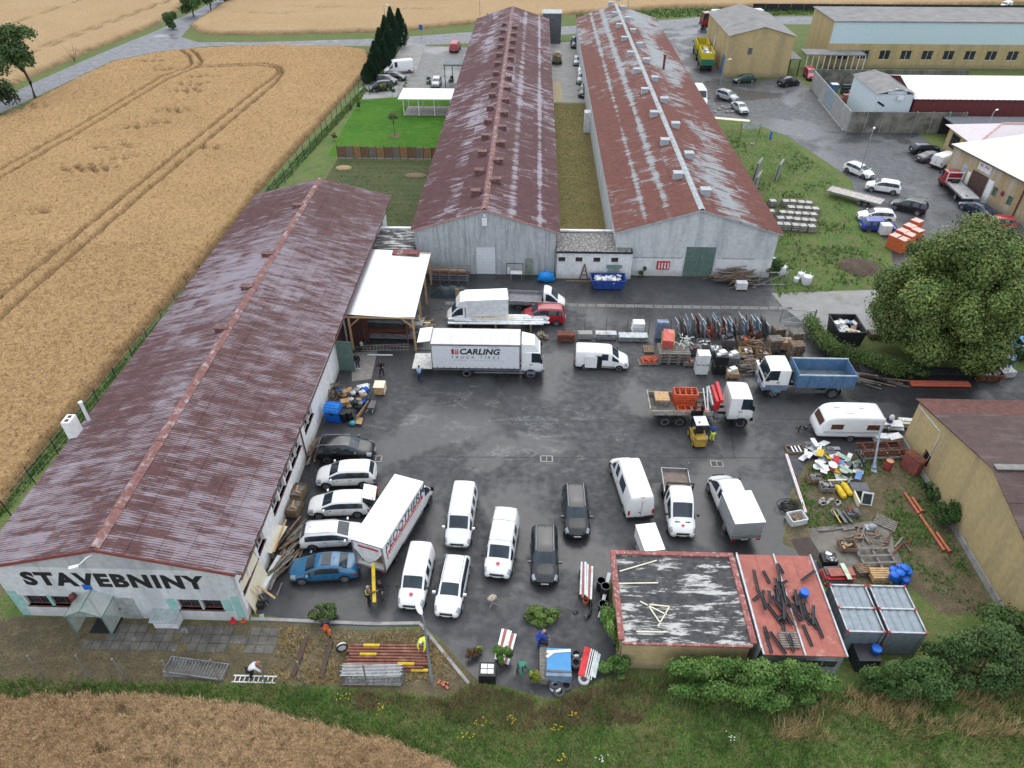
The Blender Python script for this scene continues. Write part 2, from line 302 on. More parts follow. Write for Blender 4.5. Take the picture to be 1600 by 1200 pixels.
def wheat_mat(name,a,b,c):
 t=NT(name);p=t.pos();n=t.noise(p,.07,4);f=t.noise(p,2.2,5,.75);ff=t.noise(p,11,3,.8)
 at=t.n('ShaderNodeAttribute',attribute_name='tint');col=t.mix(t.ramp(n,.35,.65),a,b)
 col=t.mix(t.ramp(f,.48,.68),col,c);col=t.mul(col,t.ramp(t.noise(t.pos((.6,1.3,1)),4.5,4,.7),.3,.7,.74,1.22));col=t.mul(col,t.math('ADD',t.ramp(ff,.2,.8,.62,1.3),at.outputs['Fac']));t.bump(ff,.9,.12);return t.out(col,.95,spec=.15)
WH=wheat_mat('wheat',(.44,.285,.14),(.405,.26,.125),(.31,.19,.09));WH2=wheat_mat('far_wheat',(.43,.30,.165),(.40,.275,.145),(.34,.225,.115));WHB=wheat_mat('near_wheat',(.37,.245,.13),(.32,.205,.108),(.17,.105,.058))
def field(name,poly,step,H,tracks=(),patches=(),m=WH,edge=.5,rough=.12,label=None):
 P=np.array(poly);x0,y0=P.min(0);x1,y1=P.max(0);xs=np.arange(x0,x1+step[0],step[0]);ys=np.arange(y0,y1+step[1],step[1])
 X,Y=np.meshgrid(xs,ys);Q=np.stack([X.ravel(),Y.ravel()],1);ins=inside(Q,poly);d=dist(Q,poly,True);d=np.where(ins,d,0)
 h=H*(1-rough*1.2)+rough*(vnoise(Q,.55,1)+vnoise(Q,1.3,2)+.6*vnoise(Q,5,3)-.6)+.05*rng.random(len(Q))
 for(px,py,rx,ry)in patches:
  c=g(px,py,.7);u=np.hypot((Q[:,0]-c.x)/rx,(Q[:,1]-c.y)/ry);k=np.clip(1.25-u,0,1)*(vnoise(Q,.9,5)*1.2)
  h-=np.clip(k*1.3,0,1)*(.42+.34*np.sin(Q[:,0]*3.2+Q[:,1]*2.4+3*vnoise(Q,2,8)))
 for ln in tracks:
  dd=dist(Q,gp(ln,.5));h=np.where(dd<1.,h*np.clip((dd-.20)/.2+.4*(vnoise(Q,.7,9)-.5),.1,1),h)
 h=h*np.clip((d-.12)/edge+(vnoise(Q,.6,4)-.5)*.7*(d<1.2),0,1)
 h=np.where(ins,np.maximum(h,.02),-.4)
 nx,ny=len(xs),len(ys);I=np.arange(nx*ny).reshape(ny,nx);F=np.stack([I[:-1,:-1],I[:-1,1:],I[1:,1:],I[1:,:-1]],-1).reshape(-1,4)
 F=F[ins[F].any(1)];V=np.column_stack([Q,h]);u=np.unique(F);mp=np.full(len(V),-1);mp[u]=np.arange(len(u))
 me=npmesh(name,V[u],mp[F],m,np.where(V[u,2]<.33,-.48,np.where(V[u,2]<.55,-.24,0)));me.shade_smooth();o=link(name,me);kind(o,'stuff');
 tag(o,label,'wheat');return Q,h,ins
def scatter(name,P,n,L,wd,lean,m,tint=.15,up=0.,parent=None,seed=3,lab=None,cat=None):
 """tufts: n single-triangle blades at each point of P"""
 r=np.random.default_rng(seed);P=np.repeat(P,n,0);k=len(P);a=r.uniform(0,2*np.pi,k);ll=L*r.uniform(.55,1.25,k);th=lean*r.uniform(.2,1.2,k)
 base=P+np.column_stack([r.normal(0,.06,k),r.normal(0,.06,k),np.zeros(k)]);dr_=np.column_stack([np.cos(a)*np.sin(th),np.sin(a)*np.sin(th),np.cos(th)])
 sd=np.column_stack([-np.sin(a),np.cos(a),np.zeros(k)])*wd*r.uniform(.6,1.3,k)[:,None];tip=base+dr_*ll[:,None]
 V=np.stack([base-sd,base+sd,tip],1).reshape(-1,3);F=np.arange(3*k).reshape(-1,3);T=np.repeat(r.normal(0,tint,k),3)
 o=link(name,npmesh(name,V,F,m,T),parent);kind(o,'stuff')
 if lab:tag(o,lab,cat)
 return o
F1=gp([(0,806),(60,722),(100,672),(200,552),(300,436),(420,284),(500,196),(572,118),(582,100),(575,82),(540,77),(430,74),(300,80),(250,86),(175,101),(100,137),(57,160),(0,187)])+[(-100,115),(-100,34)]
TR=[[(-60,302),(0,268),(125,198),(250,123),(292,108),(300,101),(296,88),(283,80)],[(-60,317),(0,281),(130,206),(262,126),(310,106),(316,98),(308,86),(298,79)],
 [(300,108),(360,106),(400,104),(432,108),(437,114),(425,125),(400,143),(205,300),(0,468),(-60,520)],[(306,105),(360,103),(410,101),(438,106),(442,116),(430,132),(400,158),(230,300),(2,498),(-60,552)]]
PT=[(235,95,4,1.2),(262,108,5,1.6),(316,119,4,1.3),(290,140,4,2.5),(270,172,4,2),(208,198,3.2,1.6),(250,190,3,1.4),(172,228,4,2.2),(150,262,5,2.2),(118,262,4,1.7),(28,165,6,2),(190,245,3,1.5),(300,130,4,2),(330,230,3,1.2),(60,330,3,1.3)]
q,h,ins_=field('wheat_field',F1,(.24,.34),.85,TR,PT,WH,.6,.13,'broad ripe wheat field with curving tramlines west of the fence')
sel=np.where(ins_&(h>.6))[0];near=sel[q[sel,1]<75];far=sel[q[sel,1]>=75]
def vis(Q):
 return Q[:,0]>-39.5-(Q[:,1]-34)*.64-3
def pts_from(sel,n):
 s=sel[rng.integers(0,len(sel),n)];P=np.column_stack([q[s],h[s]-.08]);P[:,:2]+=rng.uniform(-.12,.12,(n,2));return P[vis(P)]
wf=bpy.data.objects['wheat_field']
scatter('wheat_ears',pts_from(near,40000),6,.26,.02,.95,WH,.28,parent=wf);scatter('wheat_ears',pts_from(far,36000),5,.26,.03,1.1,WH,.32,parent=wf,seed=5)
F4=gp([(-40,1092),(0,1092),(120,1086),(240,1088),(330,1094),(420,1108),(520,1134),(600,1155),(690,1184),(740,1212)])+[(0,10),(-40,10),(-40,19.6)]
q,h,ins_=field('wheat_field',F4,(.16,.16),.85,(),[(255,1190,1.2,.3),(160,1170,.8,.3),(190,1110,1.5,.4)],WHB,.4,.16,'ripe wheat crop below the grass verge and leaning fence posts')
sel=np.where(ins_&(h>.3)&(q[:,1]>13))[0];s=sel[rng.integers(0,len(sel),26000)];P=np.column_stack([q[s],h[s]-.1]);P[:,:2]+=rng.uniform(-.15,.15,(len(P),2))
scatter('wheat_ears',P,7,.30,.017,.9,wheat_mat('wheat_ear',(.63,.45,.265),(.55,.38,.21),(.34,.215,.11)),.3,parent=bpy.data.objects['wheat_field.001'])
field('wheat_field',gp([(-150,205),(0,146),(60,117),(130,86),(175,68),(235,44),(262,31),(282,14),(300,-6)],0)+[(-95,250),(-250,260),(-260,150)],(.9,.9),.85,[[(-40,58),(0,45),(130,0),(200,-22)],[(40,84),(75,70),(265,0),(290,-10)],[(45,87),(80,73),(272,0)]],[(130,78,6,1.5),(165,72,4,1.5)],WH2,1.2,.1,'ripe wheat field on the far side of the field road')
field('wheat_field',gp([(296,40),(318,26),(345,8),(362,-6)])+[(-70,270),(250,280),(260,225)]+gp([(1620,6),(1400,10),(1060,12),(905,22),(735,38),(620,50),(480,54),(340,56),(308,52)]),(1.0,.9),.85,[],[(420,20,9,2),(500,10,8,2),(640,14,10,2)],WH2,1.2,.1,'ripe wheat field behind the road beyond the long halls')
def leaf_mat(name,a,b,spec=.25):
 t=NT(name);at=t.n('ShaderNodeAttribute',attribute_name='tint');n=t.noise(t.pos(),.8,3);col=t.mix(t.ramp(n,.35,.65),a,b);col=t.mul(col,t.math('ADD',at.outputs['Fac'],1.));return t.out(col,.7,spec=spec)
GR1=leaf_mat('grass_blade',(.135,.23,.05),(.21,.255,.085));GR2=leaf_mat('straw_blade',(.36,.265,.13),(.28,.21,.10));GR3=leaf_mat('weed_leaf',(.075,.15,.03),(.12,.19,.05));GRB=leaf_mat('brown_weed',(.15,.10,.06),(.20,.145,.08))
def rnd_in(poly,n):
 P=np.array(poly);out=[];k=0
 while k<n:
  Q=rng.uniform(P.min(0),P.max(0),(n*2,2));Q=Q[inside(Q,poly)];out.append(Q);k+=len(Q)
  if len(Q)==0:break
 return np.concatenate(out)[:n]
def tufts(name,poly,n,blades,L,wd,lean,m,lab,keep=None,tint=.3,seed=1):
 Q=rnd_in(poly,n)
 if keep is not None:Q=Q[rng.random(len(Q))<keep(Q)]
 return scatter(name,np.column_stack([Q,np.full(len(Q),.01)]),blades,L,wd,lean,m,tint,lab=lab,cat='grass',seed=seed)
VERGE=gp([(-40,1062),(200,1068),(400,1070),(560,1078),(700,1092),(745,1066),(860,1094),(965,1060),(1300,1080),(1640,1090)])+[(34,12),(0,12)]+gp([(740,1214),(690,1184),(600,1155),(520,1134),(420,1108),(330,1094),(120,1086),(-40,1092)])
tufts('verge_grass',VERGE,26000,7,.34,.017,.85,GR1,'green grass growing along the verge below the yard',lambda Q:.25+.9*vnoise(Q,1.6,3))
tufts('verge_weeds',VERGE,7000,8,.42,.03,.95,GR3,'leafy green weeds along the verge below the yard',lambda Q:np.clip(vnoise(Q,2.2,6)*1.6-.4,0,1),seed=2)
tufts('straw_tufts',VERGE,9000,7,.42,.014,.8,GR2,'pale straw patches through the verge grass',lambda Q:np.clip(vnoise(Q,1.9,41)*2.6-1.3,0,1),seed=17);tufts('tall_weeds',VERGE,5200,9,.62,.02,.7,leaf_mat('tall_weed2',(.085,.16,.04),(.14,.20,.06)),'tall loose weeds standing in the verge',lambda Q:np.clip(vnoise(Q,1.1,47)*2.4-1.1,0,1),seed=18)
tufts('dry_grass',gp([(1200,1140),(1330,1080),(1640,1090),(1640,1150),(1210,1160)]),1700,8,.75,.016,.7,leaf_mat('golden_blade',(.46,.34,.17),(.36,.27,.13)),'tall straw coloured dry grass before the right hand bushes',lambda Q:np.clip(vnoise(Q,1.5,7)*2.4-.7,0,1),seed=3)
tufts('brown_weeds',gp([(740,1072),(860,1098),(965,1064),(1050,1075),(1000,1130),(820,1140),(560,1110),(540,1082),(690,1094)]),2600,7,.45,.018,.85,GRB,'brownish dying weeds below the tyre pile',lambda Q:np.clip(vnoise(Q,1.,5)*1.5-.2,0,1),seed=4)
tufts('strip_weeds',gp([(-30,815),(110,655),(300,442),(420,292),(570,136),(575,142),(430,300),(310,450),(120,672),(-10,822)]),6500,6,.38,.028,.85,GR3,'green weeds under the field fence',lambda Q:.3+.8*vnoise(Q,1.5,8),seed=5)
tufts('court_weeds',[(26.9,66.5),(27.1,122)]+gp([(1165,196),(1230,220),(1285,260),(1320,290),(1335,338),(1380,388),(1390,446)]),20000,5,.17,.014,1.1,leaf_mat('court_blade',(.10,.19,.045),(.16,.22,.07)),'patchy grass and weeds beside the patchy roofed hall',lambda Q:np.clip(vnoise(Q,2.5,9)*.9+.1,0,1),seed=6)
tufts('tall_weeds',[(26.9,66.5),(27.1,118)]+gp([(1230,224),(1285,264),(1325,340),(1375,392),(1385,446)]),5200,8,.36,.022,.85,leaf_mat('tall_weed',(.05,.11,.025),(.085,.145,.04)),'taller dark weeds in clumps beside the patchy roofed hall',lambda Q:np.clip(vnoise(Q,3.2,31)*2.6-1.25,0,1),seed=16)
tufts('plot_plants',[(-29,82.5),(-29,103),(-13.2,103),(-13.2,76)],6500,6,.16,.016,1.1,GR3,'low rows of plants in the vegetable plot',lambda Q:np.clip(np.sin(Q[:,1]*4)*.4+.5*vnoise(Q,2,2)+.2,0,1),seed=7)
tufts('lane_grass',[(3.1,74.4),(9.3,74.4),(9.3,132),(3.1,132)],10000,5,.12,.013,1.15,leaf_mat('dry_blade',(.21,.175,.07),(.16,.155,.055)),'short yellowed grass between the two long halls',None,seed=8)
tufts('junk_weeds',gp([(1262,730),(1240,800),(1262,824),(1385,812),(1420,915),(1470,955),(1550,955),(1420,715)]),4200,6,.26,.03,1.0,GR3,'weeds growing through the junk beside the ochre building',lambda Q:np.clip(vnoise(Q,1.3,2)*1.7-.45,0,1),seed=9)
tufts('dirt_grass',gp([(440,980),(560,990),(660,986),(730,1060),(560,1072),(420,1064)]),1500,7,.3,.02,.9,GR2,'dry grass on the dirt strip around the stacked steel tubes',lambda Q:np.clip(vnoise(Q,1.,2)*1.6-.3,0,1),seed=10)
tufts('mown_dirt_grass',[(-48,20.8),(-48,25.2),(-27.6,25.2),(-27.6,23),(-15,22.8),(-15,20.6)],5200,5,.10,.012,1.1,leaf_mat('olive_blade',(.14,.115,.06),(.11,.10,.05)),'short worn grass before the lettered gable',lambda Q:np.clip(vnoise(Q,1.8,2)*1.4-.1,0,1),seed=11)
tufts('far_verge',gp([(900,24),(1060,14),(1640,8),(1640,20),(1100,25),(905,36)]),3000,5,.7,.09,.8,GR3,'green verge beyond the far road',None,seed=12)
tufts('lawn_blades',[(-31,105.6),(-31.6,132.6),(-24,135),(-13,135),(-13,105.6)],8000,5,.06,.012,1.,leaf_mat('lawn_blade',(.045,.15,.01),(.06,.17,.015)),'short mown lawn blades',None,seed=13)
# ================================================================ buildings
def wy(px,py,y0):d=ray(px,py);t=y0/d[1];return d[0]*t,CAMH+d[2]*t
def wx(px,py,x0):d=ray(px,py);t=x0/d[0];return d[1]*t,CAMH+d[2]*t
FY=lambda y0:(lambda u,z,d:(u,y0+d,z))
FX=lambda x0:(lambda u,z,d:(x0-d,u,z))
FXW=lambda x0:(lambda u,z,d:(x0+d,u,z))
def wall(name,fn,u0,u1,z0,z1,holes,th,m,parent):
 """a wall with real openings and reveals"""
 b=MB();us=sorted({u0,u1,*[h[0]for h in holes],*[h[2]for h in holes]});zs=sorted({z0,z1,*[h[1]for h in holes],*[h[3]for h in holes]})
 for i in range(len(us)-1):
  for j in range(len(zs)-1):
   a,c,e,f=us[i],us[i+1],zs[j],zs[j+1];mu,mz=(a+c)/2,(e+f)/2
   if any(h[0]<mu<h[2]and h[1]<mz<h[3]for h in holes):continue
   for d in(0,th):b.add([fn(a,e,d),fn(c,e,d),fn(c,f,d),fn(a,f,d)],[(0,1,2,3)])
 for(a,e,c,f)in list(holes)+[(u0,z0,u1,z1)]:
  for p,q_ in(((a,e),(c,e)),((c,e),(c,f)),((c,f),(a,f)),((a,f),(a,e))):b.add([fn(*p,0),fn(*q_,0),fn(*q_,th),fn(*p,th)],[(0,1,2,3)])
 return b.make(name,m,parent)
def fbox(b,fn,u0,z0,u1,z1,d0,d1):
 vs=[fn(u,z,d)for d in(d0,d1)for u,z in((u0,z0),(u1,z0),(u1,z1),(u0,z1))]
 return b.add(vs,[(3,2,1,0),(4,5,6,7),(0,1,5,4),(1,2,6,5),(2,3,7,6),(3,0,4,7)])
def window(fn,r,parent,fm=FRAMEW,sill=None,d=.16,bars=1,gm=None):
 u0,z0,u1,z1=r;gl=MB();fbox(gl,fn,u0,z0,u1,z1,d+.03,d+.05);w_=gl.make('window',gm or WINGLASS,parent)
 b=MB();f=.07
 for q_ in((u0,z0,u1,z0+f),(u0,z1-f,u1,z1),(u0,z0+f,u0+f,z1-f),(u1-f,z0+f,u1,z1-f)):fbox(b,fn,*q_,d-.03,d+.03)
 for k in range(bars):x=u0+(u1-u0)*(k+1)/(bars+1);fbox(b,fn,x-.035,z0+f,x+.035,z1-f,d-.028,d+.03)
 b.make('frame',fm,w_)
 if sill:s=MB();fbox(s,fn,u0-.06,z0-.06,u1+.06,z0,-.08,d-.035);s.make('sill',sill,w_)
 return w_
def fpart(name,fn,r,d0,d1,m,parent):b=MB();fbox(b,fn,*r,d0,d1);return b.make(name,m,parent)
def gable(name,fn,u0,u1,ze,ur,zr,th,m,parent):
 b=MB();P=[(u0,ze),(u1,ze),(ur,zr)];v=[fn(u,z,d)for d in(0,th)for u,z in P]
 return b.add(v,[(0,1,2),(5,4,3),(0,3,4,1),(1,4,5,2),(2,5,3,0)]).make(name,m,parent)
def roof_mat(name,base,pale,bands=(),lo=.5,hi=.62,sw=1.06,rowx=1.6,crest=.05,big=.5,cell=.16,far=None):
 t=NT(name);geo=t.n('ShaderNodeNewGeometry');sx=t.n('ShaderNodeSeparateXYZ');t.l(geo.outputs['Position'],sx.inputs[0])
 p=t.pos((.42,1.9,.0));n=t.noise(p,.9,7,.72,.2);L=t.noise(t.pos((1,.35,0)),.16,3,.5)
 fl=t.n('ShaderNodeCombineXYZ');t.l(t.math('FLOOR',t.math('DIVIDE',sx.outputs[0],rowx)),fl.inputs[0]);t.l(t.math('FLOOR',t.math('DIVIDE',sx.outputs[1],sw)),fl.inputs[1])
 wn=t.n('ShaderNodeTexWhiteNoise',noise_dimensions='2D');t.l(fl.outputs[0],wn.inputs['Vector'])
 cr=t.math('SINE',t.math('MULTIPLY',sx.outputs[1],2*math.pi/(sw/6)))
 v=t.math('ADD',n,t.math('MULTIPLY',t.math('SUBTRACT',wn.outputs['Value'],.5),cell));v=t.math('ADD',v,t.math('MULTIPLY',t.math('SUBTRACT',L,.5),big));v=t.math('ADD',v,t.math('MULTIPLY',cr,crest))
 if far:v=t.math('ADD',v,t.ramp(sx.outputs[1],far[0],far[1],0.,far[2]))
 for(xb,wd,st)in bands:
  dx=t.math('ABSOLUTE',t.math('SUBTRACT',sx.outputs[0],xb));v=t.math('ADD',v,t.math('MULTIPLY',t.ramp(dx,0.,wd,1.,0.),st))
 c=t.mix(t.ramp(t.noise(t.pos((1,1,0)),1.2,5,.7),.3,.7),tuple(x*.75 for x in base),tuple(x*1.22 for x in base));c=t.mix(t.math('MULTIPLY',t.ramp(v,lo,hi),.85),c,pale)
 return t.out(c,.62,spec=.35)
def roof(root,ox,oy,x0,x1,xr,y0,y1,ze,zr,rows,m,near=300,sw=1.06,capm=None,ridge_w=.34,deckm=RUST):
 """corrugated sheets, both slopes; the nearest ones are pieces of their own, the rest one joined part"""
 ncol=int(round((y1-y0)/sw));sw=(y1-y0)/ncol;sheets=[]
 for side,xe in((-1,x0),(1,x1)):
  run=abs(xe-xr);L=math.hypot(run,zr-ze);a=math.atan2(zr-ze,run);ls=L/rows
  b=MB();n=12
  for k,u in enumerate((0,ls+.06)):
   for j in range(n+1):b.v.append((u,-sw/2+sw*j/n,(.035 if j%2 else 0)+(.035 if k==1 else.0)))
  b.f=[(j,n+1+j,n+2+j,j+1)for j in range(n)]
  rz=0 if side>0 else math.pi;rot=Matrix.Rotation(rz,4,'Z')@Matrix.Rotation(a,4,'Y')
  me=b.mesh('sheet',m);
  for c in range(ncol):
   for r in range(rows):
    s=r*ls;sheets.append((y0+sw*(c+.5),Vector((xr+side*s*math.cos(a)-ox,y0+sw*(c+.5)-oy,zr-s*math.sin(a)+.05)),rot,me,b))
 sheets.sort(key=lambda t:t[0]);rest=MB()
 dk=MB();dk.add([(x0-ox,y0-oy+.02,ze-.03),(xr-ox,y0-oy+.02,zr-.03),(x1-ox,y0-oy+.02,ze-.03),(x0-ox,y1-oy,ze-.03),(xr-ox,y1-oy,zr-.03),(x1-ox,y1-oy,ze-.03)],[(0,1,4,3),(1,2,5,4)])
 surf=dk.make('roof',deckm,root)  # unseen underlay added beneath the sheets to block light; parent of the sheets
 for i,(_,loc,rot,me,b)in enumerate(sheets):
  j=Matrix.Rotation(random.uniform(-.003,.003),4,'Z')
  if i<near:
   o=bpy.data.objects.new('sheet',me);C.objects.link(o);o.parent=surf;o.matrix_local=Matrix.Translation(loc)@rot@j
  else:M4=Matrix.Translation(loc)@rot;rest.add([M4@Vector(v)for v in b.v],b.f)
 if rest.v:kind(rest.make('sheets',m,surf),'stuff')
 cb=MB();a=math.atan2(zr-ze,x1-xr);w_=ridge_w;L=1.5
 for k,(yy,dz)in enumerate(((0,.02),(L+.08,.0))):
  cb.v+=[(-w_,yy,.055-w_*math.tan(a)*.85+dz),(-w_*.25,yy,.15+dz),(w_*.25,yy,.15+dz),(w_,yy,.055-w_*math.tan(a)*.85+dz)]
 cb.f=[(i,i+1,i+5,i+4)for i in range(3)];cm=cb.mesh('ridge_cap',capm or m)
 for k in range(int((y1-y0)/L)):link('ridge_cap',cm,surf,(xr-ox,y0-oy+k*L+.05,zr+.03+random.uniform(0,.01)))
 return surf
def vents(surf,ox,oy,lst,m,s=(.95,.75,.7),pipe=False):
 b=MB().box((0,0,s[2]/2),s);b.box((0,0,s[2]+.03),(s[0]*1.14,s[1]*1.14,.06));me=b.mesh('ridge_vent',m)
 for x,y,z in lst:link('ridge_vent',me,surf,(x-ox,y-oy,z))
BROWN=(.088,.036,.035);LAV=(.29,.255,.29)
RB1=roof_mat('brown_corrugated',BROWN,LAV,[],.47,.63,big=.5,crest=.10,cell=.09);RB2=roof_mat('brown_corrugated_hall',(.085,.031,.033),(.33,.30,.34),[(-2.1,.7,.16),(.9,.45,.22),(-8.6,1.6,.09)],.535,.69,big=.5,crest=.05)
xa=g(960,160,6.4).x;xb=g(998,195,7).x
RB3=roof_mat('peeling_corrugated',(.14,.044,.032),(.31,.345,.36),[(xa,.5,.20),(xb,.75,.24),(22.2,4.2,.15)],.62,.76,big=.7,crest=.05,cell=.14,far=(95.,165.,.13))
CAPB=mat('brown_cap',(.19,.085,.075),.7,var=.25,dirt=(.36,.29,.29),dsc=1.5,dlo=.5,dhi=.68);CAPG=mat('grey_cap',(.36,.39,.40),.6,var=.15,dirt=(.24,.2,.18),dsc=1.2);VENTB=mat('brown_vent',(.13,.06,.055),.75,dirt=(.26,.17,.16),dsc=3);VENTG=mat('grey_vent',(.36,.39,.41),.6,var=.12)
FASC=mat('brown_fascia',(.20,.06,.05),.7,var=.15)
def plaster(name,col,streak,foot=None,sc=1.):
 t=NT(name);q_=t.pos((1,1,.12));n=t.noise(q_,1.1*sc,6,.65);c=t.mix(t.ramp(n,.42,.66),col,streak);c=t.mul(c,t.ramp(t.noise(t.pos(),2.5,5,.7),.25,.75,.86,1.1))
 if foot:
  sx=t.n('ShaderNodeSeparateXYZ');t.l(t.pos(),sx.inputs[0]);z=t.math('ADD',sx.outputs[2],t.math('MULTIPLY',t.noise(t.pos(),1.5,4),-1.4));c=t.mix(t.ramp(z,-.5,.25,.8,0.),c,foot)
 return t.out(c,.9,spec=.25)
PL_L=plaster('grey_plaster',(.46,.47,.48),(.33,.345,.36));PL_W=plaster('white_plaster',(.82,.82,.81),(.74,.74,.73),(.45,.43,.40));PL_R=plaster('weathered_plaster',(.56,.58,.585),(.43,.45,.46),(.42,.42,.41));PL_LOW=plaster('pale_plaster',(.70,.71,.71),(.6,.61,.61),(.45,.44,.42))
CLAD=plaster('grey_cladding',(.45,.475,.485),(.33,.345,.355),None,2.2);OCHRE=plaster('ochre_plaster',(.47,.36,.185),(.38,.295,.165),(.26,.22,.14),.5)
SHUT=mat('white_shutter',(.66,.69,.71),.5,var=.05);SHINY=None
t_=NT('bright_metal_roof');SHINY=t_.out(t_.mix(t_.noise(t_.pos(),.5,3),(.55,.57,.60),(.68,.70,.72)),.36,.6)
X0,X1,Y0,Y1,XR=-32.2,-17.6,25.6,79.4,-24.95;ZE,ZR=5.08,7.05
L=E('long_hall','long low hall with brown corrugated roof and big black lettering on its grey gable','building',(X0,Y0,0));ox,oy=X0,Y0
fn=lambda u,z,d:(u-ox,Y0+d-oy,z)
def rect(x0,y0,x1,y1):a=wy(x0,y1,Y0);b=wy(x1,y0,Y0);return(a[0],a[1],b[0],b[1])
gw=[rect(41,921,69,938),rect(79,921,107,938),rect(278,925,304,942),rect(315,926,339,942)];gw=[(a,1.15,c,2.15)for a,b,c,d in gw]
dr1=(wy(152,960,Y0)[0],.0,wy(182,960,Y0)[0],2.15)
wall('gable_wall',fn,X0,X1,0,ZE,gw+[dr1],.3,plaster('gable_plaster',(.60,.625,.635),(.47,.49,.50),(.52,.52,.51)),L);gable('gable',fn,X0,X1,ZE,XR,ZR-.02,.3,PL_L,L)
for r_ in gw:window(fn,r_,L,BROWNFR,BROWNFR,.2)
for(a,b)in((gw[0],gw[1]),(gw[2],gw[3])):
 tr=MB();u0,u1=a[0],b[2]
 fbox(tr,fn,u0-.7,1.05,u0-.10,2.2,-.012,.01);fbox(tr,fn,u1+.10,1.05,u1+.6,2.2,-.012,.01);fbox(tr,fn,a[2]+.08,.98,b[0]-.08,2.3,-.012,.01);tr.make('turquoise_panel',TEALTRIM,L)
for a,b in((X0+.02,X0+.55),(X1-.55,X1-.02)):fpart('corner_band',fn,(a,.02,b,2.6),-.014,.01,TEALTRIM,L)
fpart('door',fn,(dr1[0]+.05,.02,dr1[2]-.05,2.1),.12,.17,PLASTICW,L);gd=wy(190,960,Y0)[0];g2=wy(222,962,Y0)[0]
sd=fpart('side_door',fn,(gd,.02,g2,2.2),-.05,.01,mat('grey_door',(.33,.35,.35),.6),L);fpart('handle',fn,(gd+.12,1.0,gd+.2,1.12),-.1,-.052,DARK,sd)
cx=(dr1[0]+dr1[2])/2-ox;cp=MB();tp=MB();CAN=mat('canopy_sheet',(.52,.57,.52),.15,var=.1,spec=.6);CAN.node_tree.nodes['Principled BSDF'].inputs['Alpha'].default_value=.5
tp.add([(cx-1.15,-1.55,2.35),(cx,-1.55,2.95),(cx,0,2.95),(cx-1.15,0,2.35)],[(0,1,2,3)]);tp.add([(cx+1.15,-1.55,2.35),(cx,-1.55,2.95),(cx,0,2.95),(cx+1.15,0,2.35)],[(0,3,2,1)])
can=tp.make('entrance_canopy',CAN,L);
for sx_ in(-1.15,0,1.15):cp.bar((cx+sx_,-1.56,2.33+(.6 if sx_==0 else 0)),(cx+sx_,0,2.33+(.6 if sx_==0 else 0)),.05)
for sx_ in(-1,1):cp.bar((cx+sx_*1.15,-1.55,2.33),(cx,-1.55,2.93),.05);cp.bar((cx+sx_*1.1,-1.5,0),(cx+sx_*1.1,-1.5,2.33),.05)
cp.make('canopy_frame',mat('teal_frame',(.12,.2,.19),.6),can);
for sx_ in(-1.1,1.1):MB().bx(cx+sx_-.01,-1.45,.5,cx+sx_+.01,-.02,2.25).make('side_panel',CAN,can)
B('blue_sign',BLUEPL,L,((cx-.15,-.06,3.25),(.5,.04,.45)))
bxx=wy(262,955,Y0)[0]-ox;bb=B('hatch_box',PLASTICW,L,((bxx,-.35,.45),(1.5,.7,.9)));B('lid',mat('grey_lid',(.3,.34,.34),.5),bb,((bxx,-.42,.98),(1.7,.95,.06),0,.25))
text('STAVEBNINY',1.68,INK,L,'lettering',Matrix.Translation((wy(176,908,Y0)[0]-ox,-.015,wy(176,908,Y0)[1]))@Matrix.Rotation(math.pi/2,4,'X')@Matrix.Diagonal((1.0,1,1,1)),.085,0,.006,spacing=1.17)
fa=MB()
for s,xe in((-1,X0-.45),(1,X1+.45)):
 zt=ZR-(ZR-ZE+.1)/8.05*abs(xe-XR);fa.bar((XR-ox,-.19,ZR-.06),(xe-ox,-.19,zt-.06),.05,.24)
fa.make('fascia',FASC,L)
lm=MB();lx=-24.95-ox;lm.tube([(lx-.1,-.1,6.6),(lx-.2,-.6,6.9),(lx-.5,-1.,6.75)],.035);lm.box((lx-.75,-1.15,6.72),(.5,.2,.1),.4);lm.make('wall_lamp',PLASTICW,L)
ew=MB();u=[wx(px,py,X1)for px,py in((484,646),(479,663),(465,699),(459,717),(449,738),(441,765),(432,791),(408,850),(396,882),(386,914))];ys=[a[0]for a in u]
fe=lambda u_,z,d:(X1-d-ox,u_-oy,z);hol=[(y-.65,2.0,y+.65,3.35)for y in ys if y<60]+[(72,2.0,73.2,3.2),(76,2.0,77.2,3.2)]
gate=(wx(528,560,X1)[0]+.2,.0,wx(528,560,X1)[0]+4.2,3.9)
wall('east_wall',fe,Y0+.301,Y1,0,ZE,hol+[gate],.3,PL_W,L)
for h_ in hol:window(fe,h_,L,FRAMEW,BROWNFR,.2)
fpart('dark_doorway',fe,gate,.24,.28,mat('brown_gate',(.07,.028,.026),.7),L)
gl=MB().box((0,0,1.7),(1.5,.08,3.3));gl.make('door_leaf',GREENPL,L,None,(X1+.8-ox,gate[0]-oy-.5,0),-.12);
MB().box((0,0,1.9),(2.1,.08,3.7)).make('door_leaf',mat('brown_gate',(.07,.028,.026),.7),L,None,(X1+1.0-ox,gate[2]-oy+.1,0),.12)
B('west_wall',PL_W,L,((.15,(Y1-Y0)/2+.2,ZE/2),(.3,Y1-Y0-.4,ZE)));wall('rear_wall',lambda u_,z,d:(u_-ox,Y1-d-oy,z),X0+.3,X1-.3,0,ZE,[],.3,PL_W,L);gable('rear_gable',lambda u_,z,d:(u_-ox,Y1-d-oy,z),X0,X1,ZE,XR,ZR-.02,.3,PL_L,L)
sf=roof(L,ox,oy,X0-.75,X1+.75,XR,Y0-.16,Y1+.4,ZE-.1,ZR,5,RB1,300,capm=CAPB)
